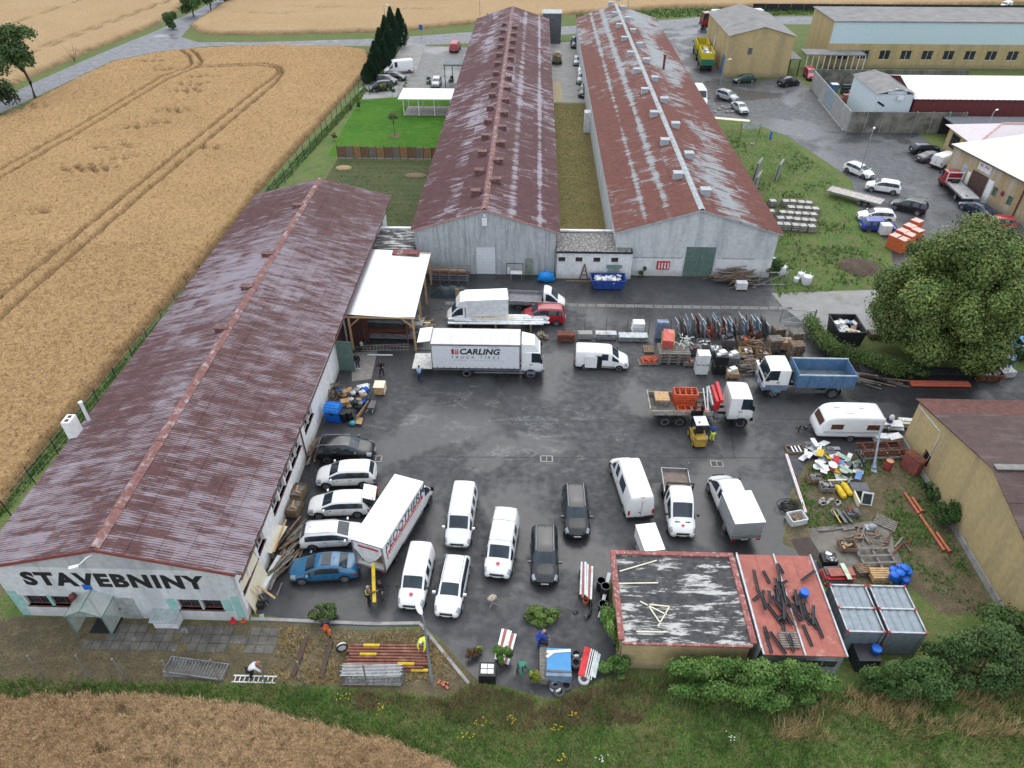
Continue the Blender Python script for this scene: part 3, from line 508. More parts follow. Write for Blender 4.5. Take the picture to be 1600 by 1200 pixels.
vents(sf,ox,oy,[(g(px,py,7.2).x,g(px,py,7.2).y,6.75)for px,py in((346,512),(386,447),(418,396),(465,320))],VENTB,(1.0,.55,.5))
gt=MB()
for xx in(X1+.8,X0-.8):gt.tube([(xx-ox,-.3,ZE-.3),(xx-ox,Y1-Y0+.3,ZE-.3)],.07)
gt.tube([(X1+.1-ox,14.5,ZE-.4),(X1+.1-ox,14.5,.1)],.06);gt.make('gutter',mat('brown_gutter',(.10,.035,.035),.5),L)
ch=B('chimney',PL_W,L,((-.6,11.6,3.3),(.62,.95,6.6)));B('flue',DARK,ch,((-.6,11.4,6.61),(.25,.25,.03)));B('flue',DARK,ch,((-.6,11.82,6.61),(.25,.25,.03)))
MB().cyl((-.3,13.0,4),(-.3,13.0,6.9),.12).cyl((-.3,13.0,6.9),(-.3,13.0,7.0),.16).make('flue_pipe',PLASTICW,L)
def clad_panels(fn_,u0,u1,ur,ze,zr,holes,root):
 """vertical cladding sheets, one object each, cut to the gable line and round the openings"""
 n=14;w_=(u1-u0)/n
 for i in range(n):
  a,b=u0+i*w_,u0+(i+1)*w_-.012;k=10;mb=MB()
  lo=[0];
  for h_ in holes:
   if h_[0]-.01<=(a+b)/2<=h_[2]+.01:lo=[h_[3]]
  for j in range(k+1):
   u_=a+(b-a)*j/k;zt=zr-(zr-ze)*abs(u_-ur)/((u1-u0)/2);d=-.03 if j%2 else.0;mb.v+=[fn_(u_,lo[0],d),fn_(u_,zt,d)]
  mb.f=[(2*j,2*j+2,2*j+3,2*j+1)for j in range(k)];mb.make('wall_panel',CLAD,root)
MX0,MX1,MXR,MY0,MY1=-12.7,2.7,-5.0,70.3,175.0;MZE,MZR=5.4,7.85
Mh=E('long_hall','very long hall with brown streaked roof and ribbed grey gable with white shutter door','building',(MX0,MY0,0));ox,oy=MX0,MY0
fm=lambda u_,z,d:(u_-ox,MY0+d-oy,z);sh=wy(738,430,MY0)[0],wy(779,430,MY0)[0];shr=(sh[0],0,sh[1],wy(760,386,MY0)[1])
n_=14;w_=(MX1-MX0)/n_;snap=lambda u_:MX0+round((u_-MX0)/w_)*w_
shr=(snap(shr[0]),0,snap(shr[2]),shr[3]);clad_panels(fm,MX0,MX1,MXR,MZE,MZR,[shr],Mh)
shd=MB();
for k in range(9):fbox(shd,fm,shr[0]+.02,shr[3]*k/9+.012,shr[2]-.02,shr[3]*(k+1)/9-.012,.05,.09+.01*(k%2))
shd.make('shutter_door',SHUT,Mh);wall('inner_wall',fm,MX0+.1,MX1-.1,0,MZE,[shr],.2,CLAD,Mh).location.y=.12
d0,d1=wy(821,430,MY0)[0],wy(832,430,MY0)[0];sdd=fpart('side_door',fm,(d0,.02,d1,2.1),-.08,-.04,mat('olive_door',(.22,.24,.21),.7),Mh);fpart('handle',fm,(d0+.1,1,d0+.18,1.1),-.12,-.082,DARK,sdd)
fpart('wall_lamp',fm,(-5.3,6.0,-4.75,6.9),-.25,-.04,PLASTICW,Mh);fpart('gable_vent',fm,(-5.15,7.0,-4.9,7.35),-.14,-.04,PLASTICW,Mh)
fpart('side_sign',fm,(d1-2.9,.1,d1-2.5,.9),-.08,-.04,PLASTICW,Mh)
for xx in(MX0+.1,MX1-.1):B('side_wall',PL_R,Mh,((xx-ox,(MY1-MY0)/2+.3,MZE/2),(.2,MY1-MY0-.5,MZE)))
gable('rear_gable',lambda u_,z,d:(u_-ox,MY1-d-oy,z),MX0,MX1,MZE,MXR,MZR-.02,.2,PL_R,Mh);B('rear_wall',PL_R,Mh,(((MX1-MX0)/2,MY1-MY0-.15,MZE/2),(MX1-MX0-.5,.2,MZE)))
sf=roof(Mh,ox,oy,MX0-.3,MX1+.35,MXR,MY0-.3,MY1+.3,MZE-.05,MZR,5,RB2,300,capm=CAPB)
fb=MB()
for s,xe in((-1,MX0-.3),(1,MX1+.35)):fb.bar((MXR-ox,-.3,MZR-.02),(xe-ox,-.3,MZE-.1),.05,.2)
fb.make('fascia',mat('pink_trim',(.38,.22,.20),.7),Mh)
vl=[];y=g(755,266,8).y;dy=g(764,220,8).y-y;dy=5.9 if not 4<dy<9 else dy
for k in range(-1,14):
 if y+k*dy>MY0+3:vl.append((MXR-1.25,y+k*dy,MZR-.55))
 if y-dy*.45+k*dy>MY0+3:vl.append((MXR+.95,y-dy*.45+k*dy,MZR-.5))
vents(sf,ox,oy,vl,VENTB,(.95,.8,.8));
cf=B('service_tower',DGREY,Mh,((MX1-ox+1.1,MY1-oy+3.5,3.1),(4.2,4,6.2)));B('roof_slab',CAPG,cf,((MX1-ox+1.1,MY1-oy+3.5,6.26),(4.5,4.3,.12)))
MB().cyl((MX0-ox+2.6,MY1-oy-9,6.0),(MX0-ox+2.6,MY1-oy-9,8.3),.14).make('flue_pipe',STEEL,Mh);MB().cyl((MX0-ox+3.5,MY1-oy-9,6.3),(MX0-ox+3.5,MY1-oy-9,8.4),.14).make('flue_pipe',STEEL,Mh)
ph=E('porch_roof','small flat dark carport roof on posts beside the streaked hall','carport',(-15,143,0));B('roof_slab',mat('porch_felt',(.16,.18,.18),.8),ph,((0,.7,4.0),(4.4,4.2,.3)));B('post',DARK,ph,((-2,-1,1.92),(.14,.14,3.84)));B('post',DARK,ph,((-.9,2.2,1.92),(.14,.14,3.84)));B('dark_panel',DARK,ph,((1.6,-.5,2.),(.12,2,4)))
RX0,RX1,RXR,RY0,RY1=9.3,26.6,17.9,70.5,176.5;RZE,RZR=5.4,8.0
Rh=E('long_hall','very long hall with rust red peeling roof, grey ridge vents and green double gate','building',(RX0,RY0,0));ox,oy=RX0,RY0
fr=lambda u_,z,d:(u_-ox,RY0+d-oy,z);gx0,gx1=wy(1066,430,RY0)[0],wy(1111,430,RY0)[0];gz=wy(1088,386,RY0)[1]
gr=(gx0,0,gx1,gz);wall('gable_wall',fr,RX0,RX1,0,RZE,[gr],.3,PL_R,Rh);gable('gable',fr,RX0,RX1,RZE,RXR,RZR-.02,.3,PL_R,Rh)
mid=(gx0+gx1)/2
for a,b in((gx0+.02,mid-.01),(mid+.01,gx1-.02)):
 gt_=fpart('gate_leaf',fr,(a,.03,b,gz-.02),-.04,.02,GREENPL,Rh);fpart('rail',fr,(a+.05,gz*.5-.06,b-.05,gz*.5+.06),-.075,-.042,GREENPL,gt_)
fpart('ledge',fr,(11.4,2.25,gx0-.4,2.32),-.05,.01,CONC,Rh);fpart('ledge',fr,(gx1+1,2.25,gx1+4.5,2.32),-.05,.01,CONC,Rh)
fpart('plinth_band',fr,(RX0+.01,.02,gx0-.2,2.2),-.012,.01,PL_LOW,Rh);fpart('plinth_band',fr,(gx1+.2,.02,RX1-.02,2.2),-.012,.01,PL_LOW,Rh)
a,b=wy(1025,420,RY0),wy(1047,408,RY0);rk=fpart('tool_rack',fr,(a[0],a[1],b[0],b[1]),-.14,-.02,SIGNRED,Rh)
for k in range(4):fpart('slot',fr,(a[0]+.18+k*.33,a[1]+.12,a[0]+.34+k*.33,b[1]-.15),-.17,-.142,PLASTICW,rk)
B('west_wall',PL_R,Rh,((.15,(RY1-RY0)/2+.3,RZE/2),(.3,RY1-RY0-.6,RZE)));B('east_wall',PL_R,Rh,((RX1-ox-.15,(RY1-RY0)/2+.3,RZE/2),(.3,RY1-RY0-.6,RZE)))
gable('rear_gable',lambda u_,z,d:(u_-ox,RY1-d-oy,z),RX0,RX1,RZE,RXR,RZR-.02,.3,PL_R,Rh);B('rear_wall',PL_R,Rh,(((RX1-RX0)/2,RY1-RY0-.15,RZE/2),(RX1-RX0-.6,.3,RZE)))
sf=roof(Rh,ox,oy,RX0-.25,RX1+.35,RXR,RY0-.3,RY1+.3,RZE-.05,RZR,5,RB3,300,capm=CAPG)
fb=MB()
for s,xe in((-1,RX0-.25),(1,RX1+.35)):fb.bar((RXR-ox,-.3,RZR-.02),(xe-ox,-.3,RZE-.1),.05,.16)
fb.make('fascia',CAPG,Rh)
vl=[];y=g(1057,268,8.5).y;y2=g(1033,216,8.5).y;dy=y2-y
if not 4<dy<12:dy=6.
for k in range(-1,13):
 if y+k*dy>RY0+2:vl.append((RXR-1.15,y+k*dy,RZR-.5))
 if y-dy*.42+k*dy>RY0+2:vl.append((RXR+1.15,y-dy*.42+k*dy,RZR-.5))
vents(sf,ox,oy,vl,VENTG,(1.0,.9,.9))
pp=g(1022,105,7.2);MB().cyl((22.0-ox,pp.y-oy,6.6),(22.0-ox,pp.y-oy,9.0),.2).cyl((22.0-ox,pp.y-oy,9.0),(22.0-ox,pp.y-oy,9.2),.27).make('flue_pipe',RUST,Rh)
B('switch_cabinet',PLASTICW,Rh,((-.5,wx(924,165,RX0)[0]-oy,1.6),(1.,1.6,3.2)))
FELT=None;t=NT('flaking_roof_felt');n=t.noise(t.pos((.45,2.2,0)),.9,7,.75,.4);c=t.mix(t.ramp(t.noise(t.pos(),3,5),.3,.7),(.03,.031,.034),(.07,.07,.072));big=t.noise(t.pos(),.3,3)
FELT=t.out(t.mix(t.ramp(t.math('ADD',n,t.math('MULTIPLY',t.math('SUBTRACT',big,.5),.35)),.5,.58),c,(.46,.45,.43)),.85)
TILEF=mat('mossy_tiles',(.15,.14,.135),.9,var=.35,scale=5,dirt=(.34,.33,.31),dsc=3.5,dlo=.5,dhi=.58)
Lk=E('link_building','low whitewashed flat link with four small windows between two halls','building',(MX1,69.6,0))
fl=lambda u_,z,d:(u_-MX1,d,z);Wd=11.1-MX1;wins=[wy(px,402,69.6)[0]for px in(878,905,933,961)];wh=[(x-.38,2.15,x+.38,2.65)for x in wins]
ht=(wy(949,424,69.6)[0],.65,wy(968,424,69.6)[0],1.6)
wall('front_wall',fl,MX1+.02,11.1,0,3.2,wh+[ht],.3,PL_LOW,Lk)
for h_ in wh:window(fl,h_,Lk,BROWNFR,PLASTICW,.2,0)
fpart('hatch',fl,ht,.04,.1,mat('pale_green_hatch',(.34,.42,.40),.6),Lk);B('hatch_hood',GREENPL,Lk,(((ht[0]+ht[2])/2-MX1,-.15,1.72),(1.7,.5,.07),0,.3))
B('rear_wall',PL_LOW,Lk,((Wd/2,4.35,1.6),(Wd-.1,.3,3.2)));rb=B('roof',DARK,Lk,((Wd/2,2.2,3.3),(Wd-.1,4.7,.2)));B('parapet',PLASTICW,Lk,((Wd/2,4.75,3.35),(Wd-.2,.35,.5)))
tm=MB().box((0,0,0),(.60,.62,.035),0,.02).mesh('tile',TILEF)
for i in range(13):
 for j in range(7):link('tile',tm,rb,(.35+i*.625+(.12 if j%2 else 0),.2+j*.62,3.425+random.uniform(0,.012)),random.uniform(-.02,.02))
Dp=MB().tube([(.1,-.1,3.2),(.1,-.1,.1)],.05).make('drainpipe',DGREY,Lk)
L2=E('link_building','low flat felt roofed link behind the bright metal lean-to','building',(-17.3,69.8,0));B('wall',PL_LOW,L2,((2.3,.15,1.6),(4.5,.3,3.2)),((2.3,4,1.6),(4.5,.3,3.2)));B('roof',FELT,L2,((2.3,2.1,3.3),(4.55,4.6,.2)));B('parapet',PLASTICW,L2,((2.3,4.6,3.35),(4.4,.4,.5)))
K=E('lean_to','open timber lean-to with bright corrugated metal roof beside the brown roofed hall','shelter',(-17.2,55.2,0));rf=None
ms=MB();n=12;sw=1.08
for k,x_ in enumerate((0,6.5)):
 for j in range(n+1):ms.v.append((x_,-sw/2+sw*j/n,.04 if j%3 else 0))
ms.f=[(j,n+1+j,n+2+j,j+1)for j in range(n)];mm=ms.mesh('sheet',SHINY);beam=B('roof_beam',NEWWOOD,K,((3.2,.1,3.78),(6.5,.12,.2)),((3.2,12.6,3.78),(6.5,.12,.2)),((.1,6.4,3.9),(.12,12.8,.2)),((6.3,6.4,3.62),(.12,12.8,.2)))
for k in range(12):
 o=link('sheet',mm,beam,(0,.55+k*1.07,4.12));o.rotation_euler=(0,R(3),0)
for x_,y_ in((.25,.1),(6.3,.1),(6.3,4.3),(6.3,8.5),(6.3,12.6),(.25,12.6)):B('post',NEWWOOD,K,((x_,y_,1.8),(.18,.18,3.6)))
br=MB()
for x_,s in((.25,1),(6.3,-1)):br.bar((x_,.1,2.7),(x_+s*1.0,.1,3.65),.1)
br.make('brace',NEWWOOD,K)
pz=tag(B('roof_hatch_stack',mat('rust_frames',(.16,.04,.04),.7,dirt=(.4,.38,.34)),None,((0,0,.12),(2.0,1.0,.24)),((-1.45,0,.1),(.8,1.0,.2))),'stack of rusty red frames lying on the bright metal roof','frames');pz.location=(g(645,396,4).x-.3,g(645,396,4).y,3.96)
for(yy,zz,mm_,ll)in((1.5,.5,STEEL,5.4),(2.4,1.0,DGREY,5.0),(3.4,1.5,STEEL,5.6),(1.4,1.15,RUST,4.6),(2.2,1.9,STEEL,5.2),(3.2,.45,RUST,4.8)):
 b=MB()
 for k in range(6):b.bar((.6,yy+k*.13,zz+.06*(k%2)),(.6+ll,yy+k*.13+random.uniform(-.2,.2),zz+.06*(k%2)+random.uniform(-.05,.05)),.09)
 b.make('stored_profiles',mm_,K)
sk=MB()
for x_ in(1.2,5.4):
 for y_ in(1.2,4.2):sk.bx(x_-.05,y_-.05,0,x_+.05,y_+.05,2.4)
 for z_ in(.38,.92,1.4,1.8):sk.bx(x_-.04,1.2,z_-.06,x_+.04,4.2,z_)
sk.make('rack',RUST,K)
ld=tag(MB().bar((0,0,0),(4.6,0,.25),.05).bar((0,.1,.55),(4.6,.1,.8),.05).make('ladder',STEEL,None,None,(-16,54.7,.35)),'aluminium ladder leaning along the front of the lean-to','ladder')
for k in range(14):MB().bar((.2+k*.32,0,.02),(.2+k*.32,.1,.57),.035).make('rung',STEEL,ld)
Ob=E('ochre_shed','ochre rendered building with rusty corrugated gable roof at right of yard','building',(30.8,24.4,0));fo=lambda u_,z,d:(d,u_-24.4,z)
OZE,OZR,OY1,OYR=4.3,6.6,43.8,34.1
ow=(wx(1440,728,30.8)[0]-.5,.9,wx(1440,728,30.8)[0]+.45,2.0)
wall('west_wall',fo,24.4,OY1,0,OZE,[ow],.35,OCHRE,Ob);gable('gable',fo,24.4,OY1,OZE,OYR,OZR-.03,.35,OCHRE,Ob);window(fo,ow,Ob,DARK,CONC,.2,1)
B('north_wall',OCHRE,Ob,((15,OY1-24.4-.2,OZE/2),(29,.35,OZE)));B('south_wall',OCHRE,Ob,((15,.2,OZE/2),(29,.35,OZE)))
B('plinth',CONC,Ob,((-.06,(OY1-24.4)/2,.25),(.1,OY1-24.4-.05,.5)))
ORM=roof_mat('ochre_shed_roof',(.082,.05,.046),(.13,.095,.088),[],.55,.7,crest=.03);ORM2=mat('rusty_plain_sheet',(.125,.052,.042),.8,var=.35,dirt=(.085,.05,.045))
a=math.atan2(OZR-OZE,OYR-24.4);Ls=math.hypot(OYR-24.4,OZR-OZE);dk=MB();dk.add([(-.2,-.3,OZE-.1),(30,-.3,OZE-.1),(30,OYR-24.4,OZR),(-.2,OYR-24.4,OZR),(-.2,OY1-24.4+.3,OZE-.1),(30,OY1-24.4+.3,OZE-.1)],[(0,1,2,3),(3,2,5,4)]);od=dk.make('roof',RUST,Ob)
for s,rows in((1,4),(-1,4)):
 ls=(Ls+.3)/rows;b=MB()
 for k,u_ in enumerate((0,ls+.05)):
  for j in range(13):b.v.append((-.53+1.06*j/12,u_,(.035 if j%2 else 0)+(.03 if k else 0)))
 b.f=[(j,j+1,14+j,13+j)for j in range(12)];me=b.mesh('sheet',ORM);flat=MB().box((0,ls/2,.02),(1.05,ls+.05,.02)).mesh('sheet',ORM2)
 for cix in range(27):
  for r_ in range(rows):
   o=link('sheet',flat if(s>0 and r_==rows-1)else me,od,(.3+cix*1.06,OYR-24.4+s*r_*ls*math.cos(a),OZR+.06-r_*ls*math.sin(a)));o.rotation_euler=(-a,0,0)if s>0 else(a,0,0);o.scale.y=s
for k in range(19):B('ridge_cap',mat('grey_ridge',(.2,.19,.18),.7),od,((.7+k*1.5,OYR-24.4,OZR+.16),(1.48,.5,.08)))
p0=wx(1437,632,30.8);cb=MB();pts=[wx(*q_,30.8)for q_ in((1437,634),(1470,675),(1465,690),(1440,737))];cb.tube([(-.04,a_-24.4,z_)for a_,z_ in pts],.035);cb.make('wall_conduit',PLASTICW,Ob)
Gb=E('garage','ochre garage with flaking black flat roof edged in rusty red','garage',(5.7,23.0,0))
B('wall',OCHRE,Gb,((3.75,.25,1.35),(7.3,.3,2.7)),((3.75,6.1,1.35),(7.3,.3,2.7)),((.15,3.2,1.35),(.29,5.6,2.7)),((7.35,3.2,1.35),(.29,5.6,2.7)));rf=B('roof',FELT,Gb,((3.75,3.2,2.77),(7.5,6.3,.14)))
FL=mat('flaking_red_flashing',(.26,.085,.075),.75,var=.3,dirt=(.45,.33,.31),dsc=4,dlo=.52,dhi=.66)
for c_,d_ in(((3.75,6.42,2.86),(7.9,.3,.22)),((-.05,3.2,2.86),(.34,6.1,.22)),((7.55,3.2,2.86),(.34,6.1,.22)),((3.75,-.0,2.78),(7.4,.12,.14))):B('flashing',FL,rf,(c_,d_))
def lath(px,py,qx,qy,lab,z=2.86,m=CREAM,w_=.07):
 p_,q_=g(px,py,z),g(qx,qy,z);tag(MB().bar((0,0,0),q_-p_,w_,.05).make('lath',m,None,None,(p_.x,p_.y,z+.02)),lab,'lath','laths left on the flaking garage roof')
for s_ in(((968,893),(1026,876)),((966,912),(1028,911)),((1000,940),(1042,961)),((1015,945),(1047,948)),((1046,948),(1028,979)),((1012,945),(1033,976)),((994,987),(1040,988))):lath(*s_[0],*s_[1],'thin white lath lying on the flaking black garage roof')
Sb=E('steel_shed','steel shed with faded red sheet roof carrying dark scrap channels','shed',(13.75,22.7,0));B('wall',STEEL,Sb,((2.35,.08,1.25),(4.6,.1,2.5)),((2.35,6.9,1.25),(4.6,.1,2.5)),((.06,3.5,1.25),(.1,6.6,2.5)),((4.65,3.5,1.25),(.1,6.6,2.5)))
REDR=mat('faded_red_sheet',(.33,.10,.075),.6,var=.18,dirt=(.5,.27,.24),dsc=.8,dlo=.55,dhi=.75)
for k in range(4):B('roof_panel',REDR,Sb,((.6+k*1.18,3.5,2.56+.004*k),(1.17,7.1,.08)))
for x_ in(-.02,2.35,4.72):B('roof_rail',STEEL,Sb,((x_,3.5,2.66),(.1,7.2,.12)))
for k in range(2):w_=B('window',WINGLASS,Sb,((3.0+k*.95,-.0,1.75),(.8,.04,.7)));B('frame',STEEL,w_,((3.0+k*.95,-.02,2.13),(.94,.06,.06)),((3.0+k*.95,-.02,1.37),(.94,.06,.06)),((2.56+k*.95,-.02,1.75),(.06,.06,.7)))
lz=tag(B('leaning_panel',mat('silver_sheet',(.42,.45,.48),.4,.4),None,((0,0,1.45),(.06,6.6,2.9),0,0,.05)),'tall silver sheet leaning along the red roofed shed wall','sheet');lz.location=(13.55,26.2,0)
random.seed(11)
for k in range(46):
 u=random.random();px=random.gauss(1222,22)if u<.75 else random.uniform(1175,1262);py=random.gauss(955,30)if u<.75 else random.uniform(900,1010)
 px=min(max(px,1180+(py-900)*.2),1262+(py-900)*.2);p=g(px,min(max(py,890),1005),2.7);L_=random.uniform(.6,1.7);an=random.choice([1.4,1.5,1.6,1.75,1.85,1.6,1.7,2.0,.6])+random.uniform(-.12,.12)
 b=MB().box((0,0,.02),(L_,.16,.02)).box((0,.07,.06),(L_,.02,.1)).box((0,-.07,.06),(L_,.02,.1));o=b.make('steel_channel',mat('charcoal_steel',(.03,.032,.038),.5),None,None,(p.x,p.y,2.64+.008*k if u<.75 else 2.64+random.uniform(0,.02)),an);o.rotation_euler.y=random.uniform(-.04,.04)
 tag(o,'dark charcoal steel channel dumped on the red shed roof','steel channel','steel channels on the red shed roof')
p=g(1256,928,2.75);tag(MB().lathe([(.26,0),(.29,.15),(.28,.42),(.0,.45)],(0,0,0)).make('plastic_tub',BLUEPL,None,40,(p.x,p.y,2.62)),'bright blue tub standing on the red shed roof','tub')
pg=E('roof_pallet','grey pallet of slats lying on red shed roof among the channels','pallet',(g(1233,1000,2.7).x,g(1233,1000,2.7).y,2.62))
for k in range(7):B('slat',GREYWOOD,pg,((0,-.45+k*.15,.11),(1.1,.1,.03)))
B('bearer',GREYWOOD,pg,((-.45,0,.05),(.09,1.,.09)),((.45,0,.05),(.09,1.,.09)))
for i,(x_,lab)in enumerate(((19.15,'ribbed galvanised storage container beside the red roofed shed'),(21.6,'ribbed galvanised storage container on the weedy side next to its twin'))):
 c_=E('storage_container',lab,'container',(x_,24.4,0));RIB=mat('ribbed_zinc',(.21,.245,.275),.5,.3,var=.15)
 for s in range(2):
  b=MB();n=16
  for k,yy in enumerate((s*1.64+.03,s*1.64+1.6)):
   for j in range(n+1):b.v.append((.05+2.05*j/n,yy,2.38+(.04 if(j//2)%2 else 0)))
  b.f=[(j,j+1,n+2+j,n+1+j)for j in range(n)];b.make('roof_panel',RIB,c_)
 for fn_,n_ in((lambda u_,z,d:(u_,-d+.05,z),'end_wall'),(lambda u_,z,d:(u_,3.2+d,z),'end_wall')):
  b=MB()
  for j in range(17):
   for z in(.1,2.36):b.v.append(fn_(.05+2.05*j/16,z,.04 if(j//2)%2 else 0))
  b.f=[(2*j,2*j+2,2*j+3,2*j+1)for j in range(16)];b.make(n_,RIB,c_)
 for fx in(.02,2.12):
  b=MB()
  for j in range(25):
   for z in(.1,2.36):b.v.append((fx+(.04 if(j//2)%2 else 0),.05+3.15*j/24,z))
  b.f=[(2*j,2*j+2,2*j+3,2*j+1)for j in range(24)];b.make('side_wall',RIB,c_)
 fr_=MB()
 for yy in(0,1.62,3.26):fr_.bx(0,yy-.05,2.4,2.18,yy+.05,2.5)
 for xx in(0.0,2.16):fr_.bx(xx-.04,-.05,2.38,xx+.04,3.3,2.48);fr_.bx(xx-.05,-.05,0,xx+.05,.03,2.4);fr_.bx(xx-.05,3.2,0,xx+.05,3.3,2.4)
 fr_.make('frame',STEEL,c_)
 for xx in(0,2.16):
  for yy in(0,1.62,3.26):B('corner_cap',SIGNRED,c_,((xx,yy,2.5),(.11,.13,.09)))
def simple(name,lab,loc,rz=0):return E(name,lab,'building',loc,rz)
b1=simple('ochre_hall','tall ochre hall with grey felt gable roof near the green and yellow truck',(37.8,150.5,0));fn1=lambda u_,z,d:(u_,d,z)
wall('front_wall',fn1,0,12.4,0,7.6,[],.4,OCHRE,b1);gable('gable',fn1,0,12.4,7.6,6.2,9.1,.4,OCHRE,b1);B('west_wall',OCHRE,b1,((.2,10.8,3.8),(.4,20.8,7.6)));B('east_wall',OCHRE,b1,((12.2,10.8,3.8),(.4,20.8,7.6)));gable('rear_gable',lambda u_,z,d:(u_,21.2-d,z),0,12.4,7.6,6.2,9.1,.4,OCHRE,b1)
GF=mat('grey_felt',(.22,.215,.21),.9,var=.15,scale=.5,dirt=(.16,.155,.15),dsc=.4)
for s in(-1,1):
 dk=MB();e=-.35 if s<0 else 12.75;dk.add([(6.2,-.35,9.2),(e,-.35,7.55),(e,21.5,7.55),(6.2,21.5,9.2)],[(0,1,2,3)]);dk.make('roof_slope',GF,b1)
fpart('blue_door',lambda u_,z,d:(d,u_,z),(1.0,.02,3.4,3.6),-.06,.01,mat('blue_door',(.10,.19,.33),.6),b1);fpart('rolled_notice',fn1,(3.9,4.2,4.7,5.4),-.05,.01,DGREY,b1);MB().tube([(-.1,12,7.4),(-.1,12,5),(-.3,11.4,3.2),(-.3,11.4,.2)],.12).make('downpipe',PLASTICW,b1)
Cw=E('concrete_wall','tall weathered concrete panel wall around the yard with blue toilet','wall',(51.4,118.6,0));CP=mat('old_concrete_panel',(.20,.19,.165),.95,var=.3,scale=.8,dirt=(.10,.095,.08),dsc=.5,dlo=.42,dhi=.62);CP2=mat('pale_concrete_panel',(.32,.32,.31),.9,var=.15,scale=.6)
for k in range(7):B('wall_panel',CP,Cw,((1.25+k*2.62,0,1.65),(2.5,.16,3.3)))
for k in range(8):B('wall_post',CONC,Cw,((-.05+k*2.62,0,1.7),(.12,.3,3.4)))
for k in range(5):B('wall_panel',CP2 if k!=2 else mat('bluish_gate',(.25,.31,.35),.6),Cw,((.06*(2.7+k*4.85),2.7+k*4.85,1.65),(.16,4.8,3.2),-.06))
for k in range(11):B('wall_panel',CP,Cw,((3+k*2.62,25.2,1.65),(2.5,.16,3.3)))
B('kerb',CONC,Cw,((.2,9,.08),(.3,17,.16),-.06))
tl=E('portable_toilet','blue portable toilet with white roof inside the concrete walled yard','toilet',(g(1299,152).x,g(1299,152).y,0));B('cabin',BLUEPL,tl,((0,0,1.15),(1.15,1.15,2.3)));B('roof',PLASTICW,tl,((0,0,2.36),(1.2,1.2,.12)));B('door',mat('teal_grey',(.12,.17,.2),.6),tl,((0,-.59,1.1),(.8,.04,2.0)))
for(px,py,m_,s_,lab)in((1287,150,PLASTICW,(1.6,1.2,1.2),'white crate beside the blue portable toilet'),(1309,158,RUST,(1.6,1,1),'rusty bin in front of the blue portable toilet'),(1320,156,REDR,(1.2,1,1.3),'faded red crate within the concrete walled yard'),(1336,152,GREYWOOD,(2.8,1.2,1.5),'dark stack of timber against the enclosure back wall'),(1349,153,NEWWOOD,(1.,1,1.3),'yellow timber stack beside the white house'),(1330,143,TARP,(4,.8,1.6),'tarpaulin covered heap at the enclosure back wall')):
 p=g(px,py+4);r_=E('yard_crate',lab,'crate',(p.x,p.y,0));B('body',m_,r_,((0,0,s_[2]/2+.1),s_));B('slat',GREYWOOD,r_,((0,-s_[1]/2-.02,s_[2]*.4),(s_[0]*1.02,.04,.1)),((0,-s_[1]/2-.02,s_[2]*.8),(s_[0]*1.02,.04,.1)));B('runner',GREYWOOD,r_,((0,0,.05),(s_[0]*.9,s_[1]*.9,.1)))
wh_=simple('white_house','white box house with grey monopitch roof behind the concrete wall',(55.7,120.8,0));B('wall',mat('bluish_white_wall',(.58,.65,.70),.8,var=.05),wh_,((2.9,5.5,2.7),(5.8,11,5.4)));
dk=MB();dk.add([(-.3,-.3,5.5),(3.2,-.3,6.3),(3.2,11.3,6.3),(-.3,11.3,5.5)],[(0,1,2,3)]);dk.add([(3.2,-.3,6.3),(6.1,-.3,5.5),(6.1,11.3,5.5),(3.2,11.3,6.3)],[(0,1,2,3)]);dk.make('roof',GF,wh_);B('gable_board',mat('bluish_white_wall',(.58,.65,.70),.8),wh_,((3,.1,5.7),(3,.2,.7)),((3,.1,6.1),(1,.2,.3)))
B('air_unit',PLASTICW,wh_,((3.6,-.2,4.9),(.9,.38,.6)));B('slot_window',DARK,wh_,((.9,-.02,3.9),(1.4,.06,.3),0,0,.5))
rh=simple('red_hall','hall with white ribbed gable roof and dark red cladding',(61.8,120.6,0));b=MB()
for j in range(121):
 for z in(0,4.9):b.v.append((j*.28,-.04 if(j//2)%2 else 0,z))
b.f=[(2*j,2*j+2,2*j+3,2*j+1)for j in range(120)];b.make('front_cladding',mat('dark_red_cladding',(.13,.03,.03),.6,var=.15),rh);fw=lambda u_,z,d:(d,u_,z);wall('west_wall',fw,.1,13.3,0,4.9,[],.3,MATS['dark_red_cladding'],rh);gable('gable',fw,.1,13.3,4.9,6.7,6.5,.3,MATS['dark_red_cladding'],rh)
WR=mat('white_ribbed_roof',(.70,.68,.70),.5,var=.04)
for s,(ya,yb)in enumerate(((-.35,6.7),(6.7,13.7))):
 b=MB();n=160
 for k,yy in enumerate((ya,yb)):
  for j in range(n+1):b.v.append((-.4+34.4*j/n,yy,(4.85 if(k==0)==(s==0)else 6.62)+(.03 if(j//2)%2 else 0)))
 b.f=[(j,j+1,n+2+j,n+1+j)for j in range(n)];b.make('roof_slope',WR,rh)
cv=E('dark_carport','low dark flat shelter against the far end of concrete wall','shelter',(66.5,114.4,0));B('roof_slab',mat('slate_sheet',(.09,.10,.115),.7),cv,((6,2,2.7),(13,4.2,.15)));B('back_wall',DARK,cv,((6,3.9,1.3),(13,.15,2.6)));
for k in range(4):B('post',DARK,cv,((.2+k*4,.1,1.3),(.14,.14,2.62)))
pb=simple('hip_roof_house','bungalow with pale pink hipped sheet roof and grey window strip',(63.2,102.2,0));PR=mat('pale_pink_roof',(.56,.50,.52),.6,var=.06)
wall('west_wall',fw,.4,8.2,0,3.8,[(1.2,1.2,3.6,3.3),(4.4,1.2,7.0,3.3)],.3,OCHRE,pb)
